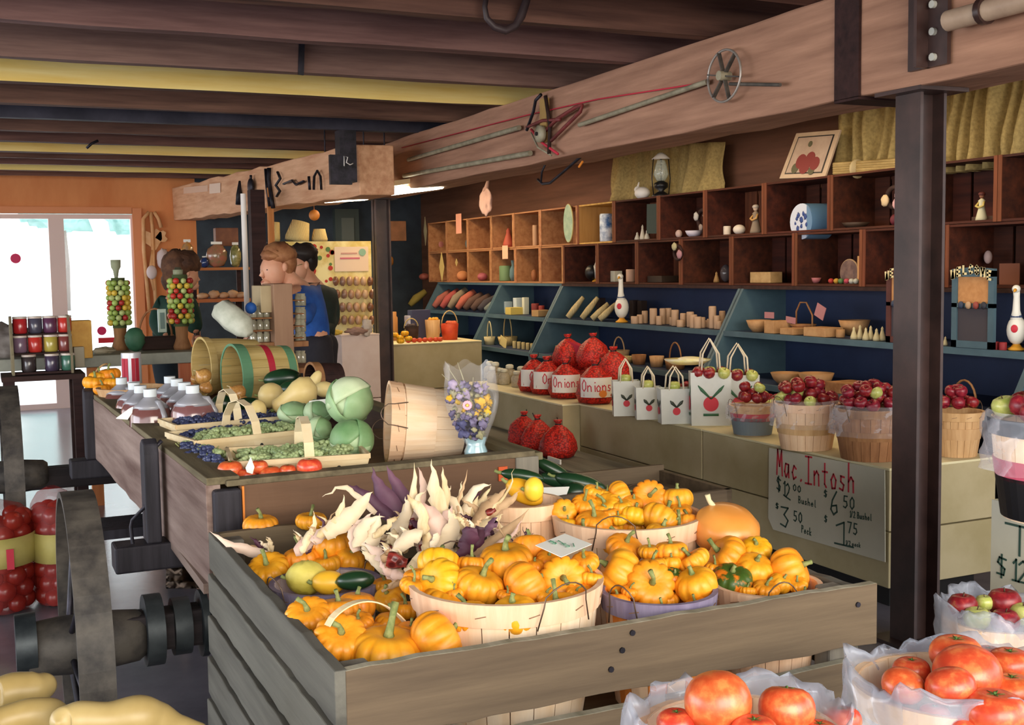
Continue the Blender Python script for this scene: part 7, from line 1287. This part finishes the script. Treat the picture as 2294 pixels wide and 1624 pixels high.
# table with rack, bag and scale
table('wooden side table behind the wagon end bearing the jar tower and a white bag', 1.25, 1.9, 6.75, 7.12, .93, W_BROWN, 'side_table')
t = thing('jar_tower', 'tall narrow wooden display tower with small glass jars on both sides', 'display', PD(640, 800, 6.75)); b0 = PD(640, 800, 6.9); b0.z = .931; t.location = b0
def rbx(px0, px1, py0, py1, y, dep, nm, mt, bot=None):
    a_, b_ = PY(px0, py0, y), PY(px1, py1, y); k = MB(); k.bb((a_.x, y, bot if bot else b_.z), (b_.x, y+dep, a_.z)); return k.build(nm, mt, t, bev=.004)
rbx(612, 660, 636, 800, 6.8, .3, 'tower_plank', wood('pink tan plank', '#8f6a54', '#a98468', 'z', .6, 2), .931)
rbx(583, 612, 640, 700, 6.86, .24, 'side_box', mat('pale side board', '#a08c68', '#b5a27c', .6, 3)); rbx(583, 692, 768, 776, 6.82, .24, 'jar_shelf', W_BROWN)
M_JG = mat('clear glass jar', '#8a8672', '#b0ac96', .12, 20, spec=.8, coat=.5); rr = random.Random(4)
for i, y in enumerate((660, 690, 718, 744)): rbx(655, 682, y+12, y+14, 6.85, .2, 'jar_shelf', W_BROWN)
for side, xs, ys in (('left', (567, 582, 597), (700, 728, 756)), ('right', (668, 678), (672, 702, 730, 756, 800))):
    for x in xs:
        for y in ys:
            c = PY(x, y, 6.92); k = MB(); k.lathe([(.018, -.035), (.021, -.03), (.021, .02), (.015, .028), (.018, .04)], 12, MX.Translation(c)); k.build('spice_jar', M_JG, t)
for y in (712, 740): rbx(560, 612, y, y+2, 6.86, .2, 'jar_shelf', W_BROWN)
k = MB(); c = PY(562, 690, 6.9); k.ell(c, .035, 12, 8); k.build('blue_lid', mat('blue lid', '#2458a8'), t)
k = MB(); a_, b_ = PD(490, 690, 6.8), PD(560, 745, 6.7); k.tube([a_+V((-.03, 0, -.02)), a_.lerp(b_, .1), a_.lerp(b_, .45), a_.lerp(b_, .8), b_+V((0, 0, -.01))], [.03, .07, .075, .065, .02], 14); k.v = [v+V((noise.noise(v*25), noise.noise(v*25+V((5, 0, 0))), noise.noise(v*25+V((0, 5, 0)))))*.016 for v in k.v]; tag(k.build('paper_bag', mat('white crumpled bag', '#b8bca8', '#d4d6c4', .7, 12, bump=.5)), 'crumpled whitish bag leaning against the jar tower', 'bag')
rel(455, 770, 54, 26, 6.95, 'heap', '#8a9080', 'foil_heap', 'small grey heap of wrappers left of the white bag', 'wrapper', '#b8c0b8', .931); rel(515, 772, 60, 18, 6.85, 'heap', '#3f6c58', 'green_cloth', 'folded green cloth under the white bag', 'cloth', None, .931)

# ================================================================ far shop corner
W_SHF = wood('orange shelf board', '#a85c34', '#c87c4c', 'x')
def slab(px0, px1, py, y, dep, th, label, mt=W_SHF, name='wall_shelf', brackets=True):
    a_, b_ = PY(px0, py, y), PY(px1, py, y); t = thing(name, label, 'shelf', ((a_.x+b_.x)/2, y, a_.z-th)); k = MB(); k.bb((a_.x, y, a_.z-th), (b_.x, y+dep, a_.z)); k.build('board', mt, t)
    for x in (a_.x+.05, b_.x-.08): k = MB(); k.bb((x, y+dep-.03, 0), (x+.04, y+dep, a_.z-th)); k.build('upright', W_DARK, t)
    return a_.z
zS = slab(428, 562, 600, 11, .3, .025, 'orange shelf board with bagged sweets, far end behind the white pole'); zS2 = slab(436, 562, 671, 10.9, .35, .03, 'lower orange shelf with rolls of peach goods behind the white pole')
for i, (px, w, h, c1, c2) in enumerate(((424, 30, 64, '#8c7868', '#d09038'), (490, 48, 58, '#7c7450', '#b06a58'), (532, 26, 56, '#6c6c3c', '#a8a068'), (462, 20, 26, '#283c68', None))):
    c = PY(px, 600, 11.05); D_ = AF.dot(c-EYE); W_, H_ = w*D_/FPX, h*D_/FPX; t = thing('sweets_bag', ('orange and grey', 'olive and red, largest', 'green', 'small dark blue')[i]+' bag of sweets on the far orange shelf', 'bag', (c.x, 11.1, zS+.001))
    k = MB(); k.ell((c.x, 11.12, zS+H_*.45), (W_/2, .05, H_*.46), 14, 10, amp=.15); k.build('bag_film', mat('sweets '+c1, c1, c2, .15, 20, coat=.6), t); k = MB(); k.box((c.x, 11.12, zS+H_*.95), (W_*.5, .02, H_*.1)); k.build('bag_top', M_PAPER, t)
for i, px in enumerate((455, 480, 502, 522, 540)): rel(px, 671, 26, 14+(i % 2)*5, 11.0, 'ball', '#b88c68', 'peach_roll', 'peach coloured roll in the row on the lower orange shelf', 'roll', '#d0a880', zS2+.001, 'peach coloured rolls')
rel(505, 500, 50, 40, 11.3, 'box', '#6f4430', 'brown_carton', 'brown carton high behind the bags of sweets', 'carton', '#845438', 1.76)
k = MB(); a_ = PY(549, 560, 9.2); k.cyl((a_.x, 9.2, .0), (a_.x, 9.2, 2.12), .022, n=14); tag(k.build('white_pole', M_WHITE), 'thin white pole standing under the far beam', 'pole')
k = MB(); a_ = PY(578, 560, 9.9); k.bb((a_.x-.06, 9.85, 0), (a_.x+.06, 9.97, 2.2)); tag(k.build('wooden_post', W_DARK), 'dark wooden post just right of the white pole', 'post'); k = MB(); a_ = PY(610, 560, 10.3); k.bb((a_.x-.025, 10.3, 0), (a_.x+.025, 10.35, 2.25)); tag(k.build('wooden_post', W_PEG), 'slim orange post behind the person in the blue vest', 'post')
# bright peg panel with bagged nuts
PYY = 10.75; a_, b_ = PY(632, 541, PYY), PY(836, 745, PYY); t = thing('peg_panel', 'bright flowered yellow panel hung with bags of nuts, behind the two people', 'display panel', ((a_.x+b_.x)/2, PYY, 0))
k = MB(); k.bb((a_.x, PYY, .02), (b_.x, PYY+.02, a_.z)); k.build('panel', mat('yellow panel', '#d8c070', '#f0e4a8', .6, 5, contrast=(.4, .6)), t)
rr = random.Random(8)
for i in range(26):
    c = PY(rr.uniform(660, 745), rr.uniform(546, 640), PYY-.003); k = MB(); k.cyl(c, c+V((0, -.003, 0)), rr.uniform(.012, .028), n=9); k.build('printed_flower', mat(*(('print red', '#b8382c') if i % 3 else ('print green', '#5c7c44')), rough=.7), t)
def flat(x0, x1, y0, y1, yy, col, nm, par, th=.004): a2, b2 = PY(x0, y0, yy), PY(x1, y1, yy); k = MB(); k.bb((a2.x, yy, b2.z), (b2.x, yy+th, a2.z)); return k.build(nm, mat('flat '+col, col, rough=.7), par)
ps = thing('shop_sign', 'pinkish white notice with a red line on the flowered panel', 'sign', PY(780, 605, PYY-.03)); flat(749, 826, 553, 607, PYY-.012, '#e8d0b8', 'sheet', ps); flat(762, 806, 577, 580, PYY-.016, '#c8687c', 'red_line', ps); flat(764, 800, 566, 569, PYY-.016, '#c8988c', 'pale_line', ps)
c = PY(812, 565, PYY-.018); k = MB(); k.cyl(c, c+V((0, .004, 0)), .035, n=16); k.build('green_disc', mat('disc green', '#8cb49c'), ps)
for r in range(4):
    for cI in range(6):
        px = 752+cI*15.5+(r % 2)*4; py = 630+r*29; c = PY(px, py, PYY-.05); k = MB(); k.ell(c, (.03, .03, .045), 12, 8, amp=.25); col = ('#7c5440', '#a8846c', '#c8a888', '#8c6c5c', '#b89478')[(r*5+cI*3) % 5]
        tag(k.build('nut_bag', mat('nuts '+col, col, col, .3, 30, coat=.4)), 'small clear bag of nuts hung on the flowered panel', 'bag', 'bags of nuts on the flowered panel')
# shelf over the panel with baskets, grey box
zT = slab(600, 742, 541, 11.2, .3, .02, 'dark shelf above the flowered panel carrying tan baskets', W_DARK)
for i, (px, w, h, tl, l) in enumerate(((614, 26, 44, .1, 'narrow tan basket leftmost'), (664, 54, 46, .25, 'large woven tan basket leaning'), (716, 36, 28, 0, 'round tan basket rightmost'))):
    c = PY(px, 541, 11.35); D_ = AF.dot(c-EYE); W_, H_ = w*D_/FPX, h*D_/FPX; t = thing('woven_basket', l+' on the shelf above the flowered panel', 'basket', (c.x, 11.35, zT+.001), (0, tl, 0)); k = MB(); k.lathe([(W_*.48, 0), (W_*.5, H_*.2), (W_*.36, H_)], 18); local(k, 'weave', W_STR, t)
k = MB(); c = PY(704, 482, 11.4); k.ell(c, .055, 14, 10); k.cyl(c+V((0, 0, .05)), (c.x, c.y, 2.57), .003, n=5); tag(k.build('hanging_gourd', mat('orange gourd', '#a8642c', '#c4803c', .5, 4)), 'orange gourd hanging above the tan baskets', 'gourd')
gb = thing('meter_box', 'grey green metal box on the far wall right of the tan baskets', 'electric box', PY(777, 545, 13.9)); flat(750, 806, 468, 560, 13.9, '#4c5652', 'box_body', gb, .1); flat(765, 794, 488, 545, 13.88, '#6f756c', 'box_door', gb, .02)
rel(888, 540, 40, 44, 12.9, 'box', '#6f4a30', 'brown_carton', 'brown carton on the far wall right of the far post', 'carton', '#84583c'); rel(872, 598, 20, 26, 12.8, 'ball', '#8c5c28', 'wall_gourd', 'dull orange gourd on the far wall right of the far post', 'gourd'); 
k = MB(); k.bb((3.6, 12.75, 0), (4.2, 13.3, 1.83)); tag(k.build('tall_cabinet', mat('slate cabinet', '#26343c', '#303e46', .7, 4)), 'tall dark slate cabinet in the far corner behind the far post', 'cabinet')
for px, py, w, h, c, l in ((752, 742, 30, 10, '#c8a434', 'yellow packets on the pinkish box'), (800, 738, 50, 14, '#a07c6c', 'brown wrapped packets on the pinkish box'), (822, 730, 24, 30, '#c8b8a8', 'pale crumpled bag on the pinkish box')): rel(px, py, w, h, 8.95, 'heap', c, 'wrapped_goods', l, 'package', None, 1.001)

# ---------------------------------------------------------------- wooden hangings on the orange wall
hg = thing('heart_hanging', 'pale wooden heart cutting boards on cords hung on the orange wall', 'wall hanging', PY(345, 640, 13.9)); M_PWD = mat('pale wood cutout', '#d89c64', '#e8b888', .6, 6)
for cx, cy, s, r_ in ((343, 535, 34, .2), (362, 530, 20, -1.4)):
    c = PY(cx, cy, 13.93); D_ = AF.dot(c-EYE); S_ = s*D_/FPX; k = MB(); pts = [(0, -.6), (.45, -.1), (.5, .25), (.28, .48), (0, .3), (-.28, .48), (-.5, .25), (-.45, -.1)]; k.prism([((a*cos(r_)-b*sin(r_))*S_*1.3, (a*sin(r_)+b*cos(r_))*S_*1.3) for a, b in pts], 0, .02, lambda u, v, w_: c+V((u, w_, v))); k.build('heart_board', M_PWD, hg, bev=.004)
for pts in (((334, 475), (321, 490), (322, 560), (335, 700)), ((338, 475), (342, 520), (344, 600), (350, 700)), ((345, 475), (355, 490), (361, 510)), ((343, 560), (336, 610), (346, 650))): k = MB(); k.tube([PY(x, y, 13.93) for x, y in pts], .022, 8); k.build('hanging_strap', M_PWD, hg)
k = MB(); c = PY(340, 610, 13.9); k.ell(c, (.06, .04, .08)); k.build('pale_flower', mat('pale flower', '#d8c8c8', rough=.7), hg); k = MB(); c = PY(365, 580, 13.9); k.ell(c, (.07, .05, .12), amp=.3); k.build('pale_flower', mat('pale flower', '#d8c8c8'), hg)

# ================================================================ tools on the beams
BXF = 3.165
def onb(px, py, off=0): return PX(px, py, BXF-off)
M_POLE = mat('grey pole', '#7c7560', '#a09880', .5, 12); M_RDT = mat('dark red tool paint', '#5c2424', '#7c3432', .6, 10)
for pts, r, l in ((((915, 358), (1163, 286)), .016, 'upper grey pole fixed along the beam above the far post'), (((905, 394), (1188, 343)), .017, 'lower grey pole fixed along the beam above the far post'), (((1298, 280), (1585, 183)), .013, 'long thin pale rod on the beam running to the spoked ring')):
    k = MB(); k.cyl(onb(*pts[0], .02), onb(*pts[1], .02), r, n=10); tag(k.build('wall_pole', M_POLE), l, 'pole')
k = MB(); k.tube([onb(x, y, .006) for x, y in ((900, 331), (1180, 258), (1340, 222), (1560, 188))], .004, 6); tag(k.build('red_wire', M_RED), 'thin red wire stretched along the beam', 'wire')
k = MB(); pa_, pb_ = onb(2124, 47, .06), onb(2330, -8, .06); k.cyl(pa_, pa_+(pb_-pa_)*3, .036, n=16); tag(k.build('pale_pipe', mat('cream pipe', '#9c8470', '#b8a088', .5, 5)), 'thick cream pipe fixed to the beam right of the near post', 'pipe')
k = MB(); k.cyl(onb(2200, 26, .06), onb(2212, 23, .06), .046, n=16); tag(k.build('pipe_clamp', M_STEEL), 'dark clamp around the cream pipe', 'clamp')
c = onb(1622, 170, .04); t = thing('spoked_ring', 'pale iron ring with dark spokes hung on the beam left of the strap', 'wheel', c-V((0, 0, .1))); R = 57*AF.dot(c-EYE)/FPX
k = MB(); k.tube([c+V((0, cos(a*pi/18)*R*1.1, sin(a*pi/18)*R)) for a in range(37)], .006, 6); k.build('ring', mat('bright iron', '#a09890', rough=.4, metal=.5), t)
for i in range(6): a_ = i*pi/3+.2; k = MB(); k.bar(c, c+V((0, cos(a_)*R*1.08, sin(a_)*R*.98)), .006, .02, up=(1, 0, 0)); k.build('spoke', M_RUST, t)
k = MB(); k.cyl(c+V((-.03, 0, 0)), c+V((.03, 0, 0)), .022, n=12); k.build('hub', M_POLE, t); k = MB(); k.cyl(onb(1635, 188, .03), onb(1748, 190, .03), .008, n=8); k.build('axle_rod', M_RUST, t)
t = thing('harness_set', 'dark red harness hooks, pulley and straps hung on the beam between the poles', 'harness', onb(1215, 330, .03))
for pts, r, m_ in ((((1180, 292), (1195, 250), (1200, 225), (1212, 212)), .01, M_IRON), (((1230, 345), (1232, 280), (1222, 215)), .012, W_DARK), (((1215, 300), (1250, 265), (1290, 240), (1304, 236), (1300, 250), (1265, 285), (1235, 315)), .011, M_RDT), (((1180, 285), (1215, 270), (1255, 268)), .01, M_RDT), (((1250, 345), (1215, 320), (1190, 290)), .008, M_RED), (((1190, 298), (1205, 330), (1235, 348)), .006, M_POLE)):
    k = MB(); k.tube([onb(x, y, .035) for x, y in pts], r, 8); k.build('strap', m_, t)
k = MB(); c = onb(1210, 300, .06); k.lathe([(.02, -.02), (.05, -.015), (.05, .015), (.02, .02)], 20, MX.Translation(c) @ MX.Rotation(pi/2, 4, 'Y')); pu = k.build('pulley', M_POLE, t); k = MB(); k.cyl(c+V((-.03, 0, 0)), c+V((.03, 0, 0)), .012, n=10); k.build('pulley_pin', M_IRON, pu)
k = MB(); k.box(onb(1220, 270, .02), (.02, .09, .26)); k.build('backing_board', mat('tan board', '#8c6c3c', '#a8884c', .7, 6), t)
k = MB(); k.tube([PX(x, y, 3.3) for x, y in ((1205, 402), (1215, 412), (1232, 410), (1262, 385), (1300, 352), (1318, 330))], .009, 7); k.tube([PX(x, y, 3.3) for x, y in ((1212, 408), (1214, 385), (1225, 360))], .007, 6); tag(k.build('hanging_cable', M_IRON), 'dark cable looping below the beam under the harness', 'cable')
k = MB(); k.cyl(PX(1297, 374, 3.28), PX(1305, 362, 3.28), .007, n=8); tag(k.build('orange_plug', mat('orange plug', '#e08830', rough=.5)), 'tiny orange plug just below the beam right of the hanging cable', 'plug')
def pbm(px, py, off=.03):
    r = ray(px, py); A_ = V((2.595, 8.3, 0)); B_ = V((2.125, 14, 0)); n_ = V((-(B_-A_).y, (B_-A_).x, 0)).normalized(); n_ = n_ if n_.x < 0 else -n_
    A_ = A_+n_*off; s = ((A_-EYE).dot(n_))/(r.dot(n_)); return EYE+r*s
for pts, r, nm, l in ((((537, 405), (536, 435), (538, 458)), [.01, .03, .045], 'iron_paddle', 'dark paddle shaped tool, leftmost on the far beam'), (((603, 376), (602, 400), (608, 440), (612, 466)), .02, 'sheep_shears', 'long dark shears on the far beam'), (((595, 378), (598, 420), (604, 462)), .014, 'iron_rod', 'dark iron rod beside the shears on the far beam'), (((622, 385), (628, 400), (618, 415), (627, 428), (620, 440)), .014, 'iron_chain', 'short twisted chain on the far beam'), (((636, 412), (655, 404), (664, 414), (680, 406)), .015, 'iron_wrench', 'small dark wrench on the far beam'),
    (((692, 395), (694, 425)), .012, 'iron_pin', 'dark pin left of the looped hooks on the far beam'), (((703, 425), (704, 395), (711, 382), (718, 395), (720, 425)), .011, 'horseshoe', 'tall horseshoe shaped iron on the far beam')):
    k = MB(); k.tube([pbm(x, y, .04) for x, y in pts], r, 8, flat=.6); tag(k.build(nm, M_IRON), l, 'old tool')
t = thing('pulley_block', 'black pulley block hanging on the far beam left of the shears', 'pulley', pbm(562, 468)); k = MB(); c = pbm(562, 418, .05); k.ell(c, (.03, .07, .08)); k.build('sheave_case', M_IRON, t); k = MB(); k.tube([pbm(562, y, .05) for y in (392, 405)], .012); k.build('upper_ring', M_IRON, t); k = MB(); k.tube([pbm(x, y, .05) for x, y in ((562, 430), (564, 450), (558, 462), (568, 468))], .014); k.build('lower_hook', M_IRON, t)
for (x0, x1, y0, y1, c, l) in ((470, 494, 412, 434, '#e8cdb8', 'square whitish paper patch on the far beam end'), (412, 466, 420, 434, '#ddb79c', 'long pale paper strip on the far beam end')):
    q = [pbm(x0, y1, .012), pbm(x1, y1-(x1-x0)*.1, .012), pbm(x1, y0-(x1-x0)*.1, .012), pbm(x0, y0, .012)]; k = MB(); quad(k, q, .004, (q[1]-q[0]).cross(q[2]-q[0]).normalized()); tag(k.build('paper_patch', mat('card '+c, c, rough=.8)), l, 'paper')
# hooks on the joists
k = MB(); k.tube([PY(x, y, 4.56) for x, y in ((1092, -25), (1086, 15), (1090, 40), (1108, 60), (1132, 68), (1155, 58), (1168, 35), (1180, 0), (1184, -25))], [.012, .012, .014, .017, .018, .017, .02, .018, .014], 10, flat=.7); tag(k.build('leather_loop', mat('dark leather', '#241a1c', '#3a2c2e', .5, 10)), 'dark leather loop hanging from the ceiling joist at the top of the photo', 'loop')
t = thing('joist_hook', 'flat dark iron hook on the joist face, upper left of the middle', 'hook', PY(676, 170, 6.18)); k = MB(); k.bar(PY(676, 95, 6.205), PY(674, 168, 6.205), .03, .014, up=(0, 1, 0)); k.build('hook_blade', M_IRON, t); k = MB(); k.bar(PY(662, 93, 6.19), PY(706, 96, 6.19), .02, .012, up=(0, 1, 0)); k.build('hook_plate', M_IRON, t)
k = MB(); k.tube([PY(x, y, 9.9) for x, y in ((220, 315), (205, 322), (194, 332))], .012, 6); tag(k.build('bent_nail', M_IRON), 'bent black spike under the dark joist at the left', 'spike')

# prototypes that were never set down are dropped
protos = [o for o in C.objects if o.parent is None and o.type in ('EMPTY', 'MESH') and 'label' not in o and 'kind' not in o]
gone = []
for o in protos: gone += [g for ch in o.children for g in ch.children]+list(o.children)+[o]
for o in gone: bpy.data.objects.remove(o, do_unlink=True)
